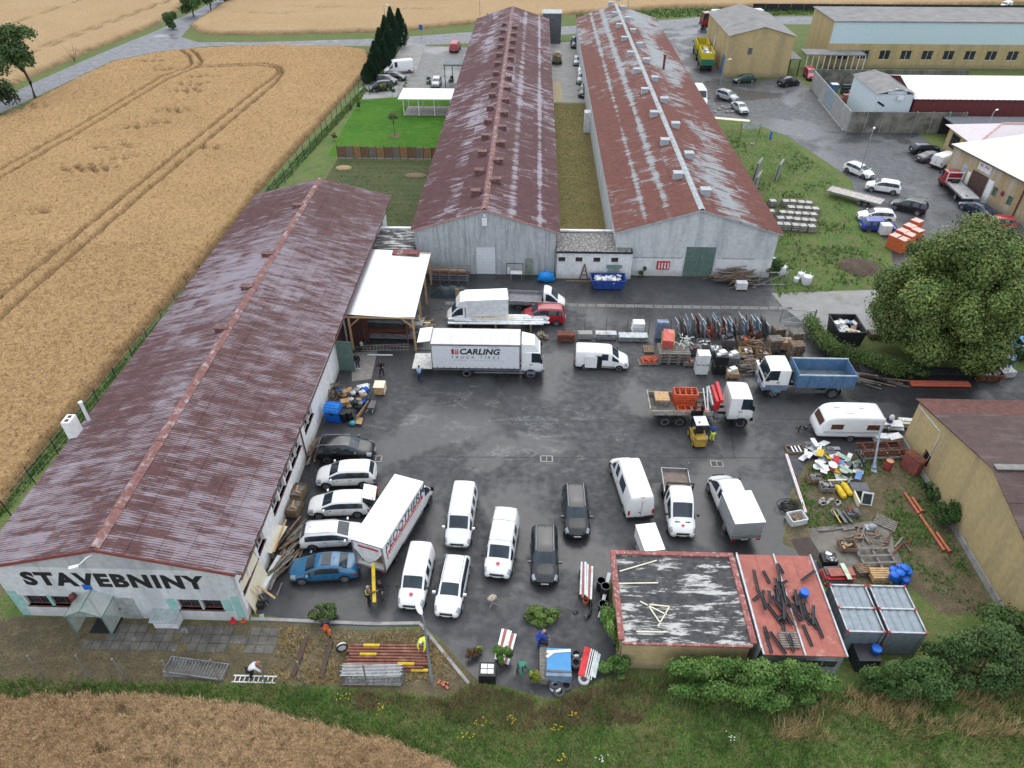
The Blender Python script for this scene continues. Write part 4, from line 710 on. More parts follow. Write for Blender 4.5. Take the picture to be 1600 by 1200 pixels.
for a_ in(1.2,4.4):window(fw,(a_,1.2,a_+2.5,3.3),pb,DARK,None,.12,2)
B('front_wall',mat('brown_board',(.14,.09,.06),.8),pb,((12,.5,1.9),(23.5,.3,3.8)));B('rear_wall',OCHRE,pb,((12,8.2,1.9),(23.5,.3,3.8)))
for q_ in([(-.5,-.3,3.85),(25,-.3,3.85),(25,4.3,5.6),(5,4.3,5.6)],[(-.5,9,3.85),(-.5,-.3,3.85),(5,4.3,5.6)],[(25,9,3.85),(-.5,9,3.85),(5,4.3,5.6),(25,4.3,5.6)]):MB().add(q_,[tuple(range(len(q_)))]).make('roof_slope',PR,pb)
MB().bar((5,4.3,5.64),(25,4.3,5.64),.4,.06).bar((5,4.3,5.64),(-.5,-.3,3.9),.2,.05).make('ridge_cap',mat('salmon_cap',(.55,.3,.25),.7),pb)
ob=simple('ochre_workshop','ochre workshop with cream flat roof, brown double gate and small signs',(58.6,99.6,0),R(-77));Wn=15.5;fwk=lambda u_,z,d:(u_,d,z)
OC2=plaster('patchy_ochre',(.42,.31,.17),(.50,.44,.36),(.3,.27,.22),.8);gt_=(4.6,0,7.6,3.1);w1=(8.9,1.3,9.7,2.5);w2=(11.6,1.2,12.4,2.4)
wall('front_wall',fwk,0,Wn,0,4.8,[gt_,w1,w2],.35,OC2,ob);B('end_wall',OC2,ob,((.2,7,2.4),(.35,13,4.8)))
for a_,b_ in((4.62,6.09),(6.11,7.58)):fpart('gate_leaf',fwk,(a_,.02,b_,3.08),.08,.14,mat('brown_boards',(.10,.055,.05),.8),ob)
for q_ in(w1,w2):window(fwk,q_,ob,GREENPL,None,.14,0,GREENPL)
fpart('wall_sign',fwk,(5.2,3.45,7.5,4.45),-.06,.0,PLASTICW,ob);text('RE  PAV',.5,SIGNRED,ob,'lettering',Matrix.Translation((6.35,-.065,4.1))@Matrix.Rotation(math.pi/2,4,'X'),.01,0,.003)
fpart('notice_board',fwk,(2.7,2.0,3.6,3.3),-.05,.0,mat('bluish_board',(.38,.42,.48),.6),ob);fpart('pale_patch',fwk,(7.75,.05,8.7,3.0),-.012,.0,PL_W,ob);fpart('pale_patch',fwk,(3.9,.05,4.5,2.6),-.012,.0,PL_W,ob)
sg=MB().cyl((10.6,-.02,2.2),(10.6,-.05,2.2),.32,n=16).make('round_sign',mat('maroon_sign',(.25,.03,.1),.5),ob)
dk=MB();dk.add([(-.4,-.4,4.85),(Wn+.2,-.4,4.85),(Wn+.2,20,5.9),(-.4,20,5.9)],[(0,1,2,3)]);dk.make('roof',mat('cream_roof',(.66,.62,.52),.7,var=.05),ob);MB().bar((-.4,-.42,4.8),(Wn+.2,-.42,4.8),.06,.16).make('eaves_board',DGREY,ob)
fpart('drainpipe',fwk,(Wn-2.1,.1,Wn-1.95,4.7),-.16,-.02,RUST,ob)
gb=simple('grey_annex','pale grey rendered annex with roller door at end of the workshop',(61.9,84.6,0),R(-77));B('wall',mat('pale_grey_render',(.48,.47,.47),.85),gb,((4,5,1.9),(8,9.5,3.8)));B('roof_slab',CREAM,gb,((4,5,3.86),(8.3,9.9,.12)));B('roller_door',PLASTICW,gb,((2.2,.22,1.4),(2.4,.06,2.6)))
lb=simple('office_building','long ochre office range with pale upper wall behind the red hall',(60,158,0));fb_=lambda u_,z,d:(u_,d,z);hl=[(2+k*4.3,1.6,4.2+k*4.3,3.4)for k in range(17)]
wall('lower_wall',fb_,0,78,0,4.6,hl,.3,OCHRE,lb)
for h_ in hl:window(fb_,h_,lb,FRAMEW,None,.14,1)
fpart('upper_wall',fb_,(0,4.6,78,8.6),.01,.3,mat('bluish_white_panels',(.50,.62,.66),.6,var=.05),lb);B('roof',GF,lb,((39,7,8.7),(78.4,14.4,.2)));B('end_wall',OCHRE,lb,((.2,7,4.3),(.3,13.5,8.6)))
fb2=simple('parking_shed','low flat shed with white posts beside the red van',(51.5,151.5,0));B('roof_slab',GF,fb2,((-1.4,3,3.1),(5.5,6,.2)),((9,5,3.3),(12,4.5,.2)))
for k in range(11):B('post',PLASTICW,fb2,((3.4+k*1.15,2.9,1.6),(.14,.14,3.2)))
for k in range(3):B('post',DARK,fb2,((-4+k*2.6,.3,1.5),(.16,.16,3.0)))
B('back_wall',DGREY,fb2,((-1.4,5.9,1.5),(5.4,.15,3.0)))
fc=E('far_fence','long dark board fence along the far verge at top right','fence',(60,214,0))
for k in range(30):B('board',DARK,fc,((k*3.4,0,.9),(3.3,.1,1.8)))
pv=E('pergola','white flat roofed pergola on thin posts over grey paving','pergola',(-22.9,124.6,0));B('roof',PLASTICW,pv,((4.9,3,2.85),(10.4,6.2,.14)))
for x_ in(.5,3.1,5.8,8.6):
 for y_ in(.3,5.7):B('post',PLASTICW,pv,((x_,y_,1.39),(.12,.12,2.78)))
sm2=MB().box((0,0,.03),(.96,.96,.06)).mesh('paver',mat('pink_grey_paver',(.33,.30,.29),.9,var=.15))
for i in range(9):
 for j in range(5):link('paver',sm2,pv,(.9+i,.8+j,.012))
wf_=E('panel_fence','brown wooden panel fence between the lawn and vegetable plot','fence',(-29.4,104.6,0));PM=[mat('fence_brown',(.17,.09,.055),.85,var=.25,scale=4),mat('fence_tan',(.27,.14,.07),.85,var=.25,scale=4),mat('fence_grey',(.17,.13,.115),.85,var=.25,scale=4)]
for k in range(14):
 x_=k*1.18;pb_=B('fence_panel',PM[(k*5)%3],wf_,((x_+.56,0,1.0),(1.04,.05,1.7+.12*math.sin(k))))
 for j in range(6):B('lath',PM[(k*5)%3],pb_,((x_+.56,-.035,.3+j*.27),(1.02,.02,.06)))
 B('post',DARK,wf_,((x_,0,1.0),(.08,.1,2.05)));B('base_board',CONC,wf_,((x_+.56,.0,.1),(1.08,.08,.2)))
# ================================================================ vehicles (nose along +x, centre of the wheelbase box at the origin)
def shell(root,st,pm,top_glass=(),side_glass=(),head=(),tail=(),crown=.035,name='body',gm=None,sgj=(4,),soft=True,trim=()):
 """surface lofted over stations (x, half width, bottom z, waist z, top half width, top z); chosen strips become windows and lamps of their own"""
 gm=gm or GLASS;secs=[]
 for(x,hw,zb,zs,hr,zt)in st:
  h=[(0,zb),(hw*.9,zb),(hw*.985,zb+.14*(zs-zb)),(hw,zb+.6*(zs-zb)),(hw*.972,zs),(hr,zt-.035),(hr-.075,zt),(hr*.5,zt+crown*.8),(0,zt+crown)]
  secs.append([(x,y,z)for y,z in h]+[(x,-y,z)for y,z in h[-2:0:-1]])
 n=len(secs[0]);V=[p for s in secs for p in s];F=[];ks=[];keys=[('body',0,0)]
 for i in range(len(secs)-1):
  for j in range(n):
   k=j if j<8 else 15-j;side=0 if j<8 else 1;key=keys[0]
   if i in top_glass and k in(6,7):key=('windscreen' if i>len(secs)/2 else 'rear_window',i,0)
   elif i in side_glass and k in sgj:key=('side_window',i,side)
   elif i in trim and k in sgj:key=('pillar_trim',i,side)
   elif i in head and k in(3,4):key=('headlight',i,side)
   elif i in tail and k in(3,):key=('tail_light',i,side)
   if key not in keys:keys.append(key)
   F.append((i*n+j,(i+1)*n+j,(i+1)*n+(j+1)%n,i*n+(j+1)%n));ks.append(keys.index(key))
 F+=[tuple(range(n)),tuple(range(len(V)-1,len(V)-1-n,-1))];ks+=[0,0]
 me=bpy.data.meshes.new('cage');me.from_pydata(V,[],F);o=bpy.data.objects.new('cage',me)
 for _ in keys:me.materials.append(pm)
 me.polygons.foreach_set('material_index',ks);o.modifiers.new('s','SUBSURF').levels=1 if soft else 0
 sm_=evaluated(o);P=[v.co.copy()for v in sm_.vertices];xa_,xb_=min(p.x for p in P),max(p.x for p in P);ca,cb=st[0][0],st[-1][0]
 hw0=max(q_[1]for q_ in st);hw1=max(p.y for p in P);zm=max(q_[5]for q_ in st)+crown;z1=max(p.z for p in P)
 P=[Vector((ca+(p.x-xa_)*(cb-ca)/(xb_-xa_),p.y*hw0/hw1,p.z*(zm/z1)))for p in P]
 by={}
 for p in sm_.polygons:by.setdefault(p.material_index,[]).append(tuple(p.vertices))
 bpy.data.meshes.remove(sm_);bpy.data.meshes.remove(me);out=None
 for mi,fs in by.items():
  ids=sorted({i for f in fs for i in f});mp={v:k for k,v in enumerate(ids)};b=MB();b.v=[P[i]for i in ids];b.f=[tuple(mp[i]for i in f)for f in fs];nm=keys[mi][0]if mi else name
  q_=b.make(nm,{'headlight':LAMP,'tail_light':TAIL,'pillar_trim':BLACKPL}.get(nm,gm)if mi else pm,root,60 if soft else 40)
  if not mi:out=q_
 return out
WM={}
def wheel(root,x,y,r=.32,w_=.2,rm=None):
 s=1 if y>0 else-1;rm=rm or RIM;key=(round(r,2),round(w_,2),s,rm.name)
 if key not in WM:
  t=MB().lathe([(r*.62,-w_/2),(r*.93,-w_/2),(r,-w_*.3),(r,w_*.3),(r*.93,w_/2),(r*.62,w_/2),(r*.6,w_*.3),(r*.15,w_*.28)],(0,0,0),18,'Y')
  d=MB();yo=s*(w_/2-.015)
  for k in range(5):a=2*math.pi*k/5;d.bar((0,yo,0),(r*.6*math.cos(a),yo,r*.6*math.sin(a)),.03,r*.2)
  for k in range(18):a,b=2*math.pi*k/18,2*math.pi*(k+1)/18;d.bar((r*.62*math.cos(a),yo,r*.62*math.sin(a)),(r*.62*math.cos(b),yo,r*.62*math.sin(b)),.05,.05)
  WM[key]=(t.mesh('wheel',RUBBER,40),d.mesh('rim',rm),MB().cyl((0,s*(w_/2-.06),0),(0,s*(w_/2-.05),0),r*.62,n=16).mesh('brake_disc',DARK))
 a,b,c=WM[key];o=link('wheel',a,root,(x,y,r));link('rim',b,o);link('brake_disc',c,o);return o
def arch(root,x,y,r,hw):
 s=1 if y>0 else-1;MB().cyl((x,s*(hw-.06),r*1.05),(x,s*(hw+.006),r*1.05),r*1.17,n=18).make('wheel_arch',DARK,root)
def wheels(root,xs,hw,r=.32,w_=.2,rm=None,arches=True):
 for x in xs:
  for s in(-1,1):
   if arches:arch(root,x,s,r,hw)
   wheel(root,x,s*(hw-w_/2+.012),r,w_,rm)
def put(root,f,r,L,end=None):
 """stand a vehicle so that nose and tail fall where the photo shows them; each is (pixel x, pixel y, height of that point)"""
 a,b=g(*f),g(*r);d=Vector((a.x-b.x,a.y-b.y));h=math.atan2(d.y,d.x);u=Vector((math.cos(h),math.sin(h)))
 if end=='f':c=Vector((a.x,a.y))-u*L/2
 elif end=='r':c=Vector((b.x,b.y))+u*L/2
 else:c=Vector(((a.x+b.x)/2,(a.y+b.y)/2))
 root.location=(c.x,c.y,.004);root.rotation_euler=(0,0,h);return root
def common(root,L,hw,nose_z,tail_z,mirx,mirz,mm,plate=True,grille=True,hn=None):
 hn=hn or hw*.78
 if grille:B('grille',BLACKPL,root,((L/2-.03,0,nose_z),(.07,hn*1.15,.14)));B('lower_grille',BLACKPL,root,((L/2-.02,0,nose_z-.24),(.06,hn*1.3,.12)))
 if plate:B('number_plate',PLASTICW,root,((L/2+.02,0,nose_z-.13),(.02,.5,.11)));B('number_plate',PLASTICW,root,((-L/2-.012,0,tail_z),(.02,.5,.11)))
 for s in(-1,1):B('door_mirror',mm,root,((mirx,s*(hw+.1),mirz),(.12,.2,.15)))
def car(kind_,pm,lab,f,r,cat='car',group=None,rails=False,roofm=None,end=None,extra=None,rim=None,name=None):
 D=dict(wagon=(4.6,1.82,1.48),hatch=(4.2,1.78,1.47),suv=(4.6,1.88,1.68),sedan=(4.65,1.82,1.43),mini=(3.7,1.65,1.48),mpv=(4.4,1.83,1.83))[kind_];L,W,H=D;hw=W/2;root=E(name or{'suv':'parked_suv','mpv':'parked_mpv'}.get(kind_,'parked_car'),lab,cat,group=group)
 bl=H*.63;zb=.2 if kind_!='suv' else.27;hd=bl+.0;ht=H*.655
 rx,wt,cw={'wagon':(.34,.585,.745),'hatch':(.34,.60,.755),'suv':(.26,.60,.745),'sedan':(1.25,.60,.745),'mini':(.3,.62,.77),'mpv':(.16,.64,.79)}[kind_]
 tz=bl+.03 if kind_!='sedan' else bl+.08
 st=[(0,hw*.80,.36,.58,hw*.72,.62),(.05,hw*.94,zb+.06,bl*.86,hw*.80,bl*.90)]
 if kind_=='sedan':st+=[(.22,hw*.97,zb,bl*.95,hw*.84,tz),(.70,hw,zb,bl,hw*.84,tz+.02)];i0=3
 else:st+=[(.10,hw*.97,zb,bl,hw*.84,tz)];i0=2
 hr=hw*.74;xs=[rx+.12,rx+.55,rx+.62,L*.415,L*.415+.08]if kind_!='sedan' else[rx,rx+.35,rx+.42,L*.47,L*.47+.08]
 st+=[(xs[0],hw,zb,bl,hr*.97,H-.06),(xs[1],hw,zb,bl,hr,H-.03),(xs[2],hw,zb,bl,hr,H-.025),(xs[3],hw,zb,bl,hr,H-.01),(xs[4],hw,zb,bl,hr,H-.01),(L*wt,hw,zb,bl*.985,hr*.97,H-.045),(L*cw,hw*.99,zb,bl*.95,hw*.80,ht),(L*.90,hw*.96,zb+.01,bl*.83,hw*.72,ht*.90),(L*.965,hw*.86,zb+.04,bl*.70,hw*.60,ht*.77),(L,hw*.66,.30,.50,hw*.52,.58)]
 st=[(x-L/2,*q_)for x,*q_ in st];k=len(st)
 tg=[i0,k-5];sg=[i0+1,i0+3,k-6,k-5]if kind_!='sedan' else[i0+1,i0+3,k-6,k-5]
 if kind_ in('suv','mpv','wagon'):sg=[i0+1,i0+3,k-6,k-5]
 shell(root,st,pm,tg,sg,[k-3],[1],.05,trim=(i0+2,k-7))
 rr=.33 if kind_!='suv' else.36;wheels(root,(-L*.30,L*.305),hw,rr,.21,rim);common(root,L,hw,ht*.66,.62,L*(cw-.5)-.18,bl+.07,pm)
 for s in(-1,1):
  for x_ in(xs[3]+.04-L/2,L*wt-L/2+.35,xs[1]+.03-L/2):B('door_seam',DARK,root,((x_,s*(hw+.001),(zb+bl)/2+.06),(.012,.012,(bl-zb)*.72)))
  for x_ in(-.18,.85):B('door_handle',DARK,root,((xs[4]-L/2+x_,s*(hw*.987),bl*.86),(.16,.03,.03)))
 for s in(-1,1):B('sill_trim',DARK,root,((0,s*hw*.965,zb+.04),(L*.42,.03,.1)))
 if rails:
  b=MB()
  for s in(-1,1):b.tube([(xs[0]+.05-L/2,s*(hr-.1),H-.02),(xs[0]+.2-L/2,s*(hr-.1),H+.05),(L*wt-.25-L/2,s*(hr-.1),H+.05),(L*wt-.05-L/2,s*(hr-.1),H-.02)],.022)
  b.make('roof_rail',RIM if pm is not SILVER else DARK,root)
 MB().tube([(xs[1]-L/2,0,H),(xs[1]-L/2-.12,0,H+.14)],.012).make('aerial',DARK,root)
 if extra:extra(root,L,hw,H)
 return put(root,f,r,L,end)
def logo(root,x,y,z,ry=0):
 MB().cyl((0,0,0),(0,0,.012),.12,n=16).make('round_logo',mat('logo_red',(.5,.02,.07),.5),root,None,(x,y,z)).rotation_euler=(0,ry,0)
VAN=dict(big=(5.55,2.02,2.45,1.0,.72,.34),long=(6.0,2.04,2.55,1.0,.7,.34),mid=(5.0,1.95,1.98,1.05,.72,.33),small=(4.45,1.83,1.84,1.05,.66,.31),bus=(4.95,1.92,1.95,.92,.6,.33))
def van(kind_,pm,lab,f,r,rows=0,end=None,bars=False,logo_=False,back='doors',group=None,door_open=False,bumper=None,extra=None):
 L,W,H,ch,hl,rr=VAN[kind_];hw=W/2;zb=.26;root=E('panel_van' if rows==0 else 'passenger_van',lab,'van',group=group);bl=min(1.18,H*.56);hr=hw*.80;x1=L-1.95 if kind_ in('big','long')else L-1.75;xc=L-.98
 st=[(0,hw*.94,.34,bl*.96,hr*.96,H-.10),(.07,hw,zb,bl,hr,H-.035),(.35,hw,zb,bl,hr,H-.02),(1.15,hw,zb,bl,hr,H),(1.23,hw,zb,bl,hr,H),(x1-1.05,hw,zb,bl,hr,H),(x1-.97,hw,zb,bl,hr,H-.005),(x1-.12,hw,zb,bl,hr,H-.02),(x1,hw,zb,bl,hr*.985,H-.05),(xc,hw*.985,zb,ch+.02,hw*.82,ch+.10),(L-.42,hw*.95,zb,ch*.88,hw*.74,ch*.95),(L-.12,hw*.88,zb+.03,ch*.66,hw*.66,ch*.75),(L,hw*.72,.32,.52,hw*.6,.60)]
 st=[(x-L/2,*q_)for x,*q_ in st];k=len(st);sg=[k-7,k-5]+([2,4]if rows>=2 else([4]if rows==1 else[]))
 shell(root,st,pm,[k-5],sg,[k-3],[],.045)
 wheels(root,(-L/2+.98 if kind_!='small' else-L/2+.85,L/2-.92),hw,rr,.21,mat('steel_wheel',(.28,.28,.29),.5,.5));common(root,L,hw,ch*.66,.55,xc-L/2-.12,ch+.22,DARK if kind_!='bus' else pm,True,True,hw*.85)
 for s in(-1,1):
  B('tail_light',TAIL,root,((-L/2-.005,s*hw*.88,bl*.86),(.05,.13,.42)));B('side_trim',DARK,root,((-.1,s*(hw+.004),.52),(L*.50,.03,.09)))
 B('rear_bumper',bumper or BLACKPL,root,((-L/2-.03,0,.45),(.16,W*.95,.2)));B('front_bumper',bumper or BLACKPL,root,((L/2-.05,0,.36),(.14,W*.74,.14)))
 b=MB();
 for s in(-1,1):
  for x_ in(x1-L/2-1.0,x1-L/2+.3):b.box((x_,s*(hw+.001),.82),(.012,.012,.9))
 b.box((-L/2-.008,0,H*.5),(.02,.015,H*.66));b.make('door_seam',DARK,root)
 if back=='glass':B('rear_window',GLASS,root,((-L/2+.005,0,H*.74),(.03,W*.66,H*.2)))
 else:B('brake_lamp',TAIL,root,((-L/2+.04,0,H-.07),(.05,.28,.04)))
 B('handle',DARK,root,((-L/2-.015,.12,bl*.86),(.03,.16,.05)))
 if bars:
  for x_ in(-L/2+.3,-L/2+1.3,.55):b=MB();b.bar((x_,-hr,H+.09),(x_,hr,H+.09),.06,.04);b.box((x_,-hr+.05,H+.03),(.08,.06,.12));b.box((x_,hr-.05,H+.03),(.08,.06,.12));b.make('roof_bar',PLASTICW,root)
 if logo_:logo(root,L/2-.62,0,ch+.11,.12)
 if door_open:
  B('open_doorway',BLACKPL,root,((-.35,-hw-.004,1.02),(.62,.02,1.3)));B('sliding_door',pm,root,((-1.05,-hw-.05,1.0),(1.1,.05,1.25)))
 if extra:extra(root,L,hw,H)
 return put(root,f,r,L,end)
def mudflap(root,xs,hw,z=.5):
 for x in xs:
  for s in(-1,1):B('mudflap',BLACKPL,root,((x,s*(hw-.2),z),(.03,.36,.5)))
def cab(root,x0,L,W,H,zb,pm,lower=None,sleeper=0,visor=True):
 """forward-control lorry cab from x0 (back) to x0+L (nose)"""
 hw=W/2;bl=zb+(H-zb)*.50;st=[(0,hw*.96,zb,bl,hw*.90,H-.06),(.06,hw,zb,bl,hw*.93,H),(L*.38,hw,zb,bl,hw*.93,H),(L*.46,hw,zb,bl,hw*.93,H),(L*.78,hw,zb,bl,hw*.91,H-.03),(L*.86,hw,zb,bl-.04,hw*.88,H-.10),(L*.975,hw*.98,zb,bl-.14,hw*.86,bl-.06),(L,hw*.93,zb+.03,bl-.35,hw*.84,bl-.25)]
 st=[(x0+x,*q_)for x,*q_ in st];shell(root,st,pm,[5],[3,4,5],[],[],.05,'cab',soft=False)
 lo=lower or DGREY;B('front_bumper',lo,root,((x0+L-.02,0,zb+.10),(.22,W*.99,.36)));B('grille',BLACKPL,root,((x0+L+.005,0,zb+.62),(.05,W*.6,.42)))
 for s in(-1,1):
  B('headlight',LAMP,root,((x0+L+.1,s*hw*.78,zb+.16),(.03,.34,.16)));B('door_mirror',BLACKPL,root,((x0+L*.93,s*(hw+.16),bl+.32),(.12,.18,.5)));B('step',lo,root,((x0+L*.45,s*hw*.93,zb-.06),(.8,.3,.3)))
  B('door_seam',DARK,root,((x0+L*.40,s*(hw+.001),(zb+bl)/2),(.015,.014,bl-zb-.1)))
  B('door_handle',DARK,root,((x0+L*.47,s*(hw+.01),bl-.22),(.2,.04,.06)))
 B('number_plate',PLASTICW,root,((x0+L+.10,0,zb+.06),(.02,.5,.11)))
 if visor:B('roof_hatch',mat('cab_hatch',(.68,.69,.70),.3,var=.03),root,((x0+L*.45,0,H+.06),(.6,.6,.05)))
def chassis(root,x0,x1,z,w_=.8):
 B('chassis',BLACKPL,root,(((x0+x1)/2,w_/2,z),(x1-x0,.1,.24)),(((x0+x1)/2,-w_/2,z),(x1-x0,.1,.24)),((x0+.3,0,z),(.2,w_,.2)),(((x0+x1)/2,0,z),(.2,w_,.2)))
car('suv',BLACKP,'black suv parked nose out against the white wall, next to the rubbish heap',(584,699,.8),(496,701,.8),rails=True)
car('suv',WHITE,'white suv parked nose to the white wall next to the black suv',(494,741,.8),(587,738,.8))
def tailgate(root,L,hw,H):
 B('tailgate',WHITE,root,((-L/2-.02,0,H+.28),(.95,hw*1.5,.06),0,0,-.35));B('tail_light',TAIL,root,((-L/2-.3,hw*.62,H+.18),(.1,.2,.07)));B('boot_floor',BLACKPL,root,((-L/2+.06,0,.9),(.1,hw*1.4,.5)))
car('wagon',WHITE,'white estate car with its tailgate open beside the lettered box truck',(485,786,.8),(575,783,.8),extra=tailgate)
car('wagon',WHITE,'white estate car with nose behind the lettered box truck',(567,829,.8),(474,835,.8),rails=True)
car('sedan',BLUEP,'petrol blue fastback parked at the end of the row by the white wall',(453,888,.7),(560,881,.7),extra=lambda r_,L,hw,H:B('sunroof',mat('sunroof_glass',(.03,.04,.05),.08),r_,((-.25,0,H+.045),(.62,hw*1.15,.012))))
car('wagon',WHITE,'white low car parked nose to camera side beside the small white van',(697,965,.35),(715,860,1.35),rails=True,end='f')
car('suv',BLACKP,'black suv with pale roof rails parked next to the roof-barred white van',(851,916,.35),(851,812,1.6),rails=True,end='f')
car('suv',BLACKP,'black suv with pale roof rails standing furthest into the yard',(902,842,.35),(898,746,1.6),rails=True,end='f')
van('bus',WHITE,'white passenger van with grey bumper beside the lettered box truck',(714,856,.3),(726,751,1.9),2,'f',bumper=DGREY,extra=lambda r_,L,hw,H:B('roof_rail',RIM,r_,((-.5,hw*.72,H+.05),(2.8,.05,.05)),((-.5,-hw*.72,H+.05),(2.8,.05,.05))))
van('mid',WHITE,'white van with roof bars and round red bonnet badge',(776,905,.3),(793,783,1.95),1,'f',True,True)
van('small',WHITE,'small white van with round red bonnet badge and paper behind windscreen',(641,954,.3),(660,837,1.8),1,'f',False,True)
van('long',WHITE,'tall white van seen from behind with dark side window',(965,696,1.0),(1000,809,.4),1,'r')
van('mid',WHITE,'white van with its side door open near the curtain truck',(982,560,.9),(900,556,.9),0,None,door_open=True)
def boxtruck():
 L=8.0;root=E('box_truck','white box truck with grey lettering and red side band, rear curtain half open','truck');xb0,xb1,W,z0,z1=-4.0,2.25,2.25,.95,3.35
 b=MB().bx(xb0,-W/2,z1-.06,xb1,W/2,z1);b.bx(xb0,W/2-.04,z0,xb1,W/2,z1-.06);b.bx(xb0,-W/2,z0,xb1,-W/2+.04,z1-.06);b.bx(xb1-.05,-W/2+.04,z0,xb1,W/2-.04,z1-.06);b.bx(xb0,-W/2+.04,z0,xb1-.05,W/2-.04,z0+.08);bd=b.make('box_body',WHITE,root)
 B('edge_trim',STEEL,bd,((xb0-.01,W/2-.05,2.15),(.08,.12,2.4)),((xb0-.01,-W/2+.05,2.15),(.08,.12,2.4)),((xb0-.01,0,z0-.02),(.08,W,.16)));
 cv=MB();pts=[]
 for i in range(9):
  u_=i/8;y=-W/2+.1+u_*(W-.2);lo=2.75-1.25*max(0,math.sin(u_*math.pi*.9+.1))**1.2;pts.append((y,lo))
 for y,lo in pts:cv.v+=[(xb0-.03,y,z1-.08),(xb0-.06-.05*math.sin(y*6),y,lo)]
 cv.f=[(2*i,2*i+2,2*i+3,2*i+1)for i in range(8)];cu=cv.make('rear_curtain',PVCW,bd);B('curtain_band',SIGNRED,cu,((xb0-.085,-.1,3.0),(.012,1.5,.14)));B('load',WOOD,bd,((xb0+1.2,-.3,z0+.5),(1.6,.8,.8)),((xb0+.9,.5,z0+.3),(1.4,.5,.4)))
 for s in(-1,1):
  M4=Matrix.Translation((-.75,s*(W/2+.008),2.72))@Matrix.Rotation(math.pi/2,4,'X');M4=M4 if s<0 else M4@Matrix.Rotation(math.pi,4,'Y')
  text('PEDOTHERM',1.0,mat('grey_blue_letter',(.05,.075,.11),.5),root,'lettering',M4,.018,.15,.003,spacing=1.05)
  B('red_band',SIGNRED,root,((-.75,s*(W/2+.006),2.2),(5.3,.012,.34)))
  sl_=MB()
  for k in range(22):sl_.box((-3.2+k*.225,s*(W/2+.014),2.2),(.16 if k%4 else.08,.006,.10))
  sl_.make('band_marks',PLASTICW,root);gl_=MB()
  for k in range(26):gl_.box((-3.1+k*.185,s*(W/2+.006),1.82),(.12 if k%5 else.03,.01,.11))
  gl_.make('small_marks',mat('pale_grey_mark',(.42,.44,.46),.6),root);B('red_mark',SIGNRED,root,((-3.55,s*(W/2+.006),2.0),(.12,.012,.62)))
 hw=1.0;st=[(2.27,hw*.94,.4,1.25,hw*.8,2.2),(2.35,hw,.35,1.25,hw*.8,2.28),(2.42,hw,.35,1.25,hw*.8,2.3),(3.0,hw,.35,1.22,hw*.8,2.26),(3.55,hw*.99,.35,1.15,hw*.82,1.22),(3.85,hw*.95,.35,.95,hw*.74,1.02),(3.98,hw*.86,.38,.7,hw*.66,.8),(4.05,hw*.7,.4,.58,hw*.6,.66)]
 shell(root,st,WHITE,[3],[2,3],[5],[],.05,'cab');MB().add([(2.1,-.85,2.3),(2.1,.85,2.3),(3.0,.7,2.3),(3.0,-.7,2.3),(2.24,-.8,2.95),(2.24,.8,2.95),(2.6,.62,2.75),(2.6,-.62,2.75)],[(0,1,5,4),(4,5,6,7),(7,6,2,3),(0,4,7,3),(1,2,6,5)]).make('roof_spoiler',WHITE,root)
 wheels(root,(-2.3,3.15),1.0,.36,.24);chassis(root,-3.9,2.6,.68);
 for s in(-1,1):B('side_guard',STEEL,root,((.3,s*1.05,.62),(3.2,.04,.08)),((.3,s*1.05,.82),(3.2,.04,.08)));B('door_mirror',BLACKPL,root,((3.3,s*1.2,1.6),(.14,.22,.4)))
 B('grille',BLACKPL,root,((4.03,0,.62),(.06,1.0,.2)));B('tail_light',TAIL,root,((-4.05,.9,.82),(.05,.3,.12)),((-4.05,-.9,.82),(.05,.3,.12)))
 a,b_=g(597,790,3.35),g(608,797,3.35);r1=(g(551,843,3.35)+g(595,856,3.35))/2;r2=(g(622,734,3.35)+g(665,745,3.35))/2;d=r2-r1;h=math.atan2(d.y,d.x);root.rotation_euler=(0,0,h);root.location=(r1.x+4.0*math.cos(h),r1.y+4.0*math.sin(h),.004)
boxtruck()
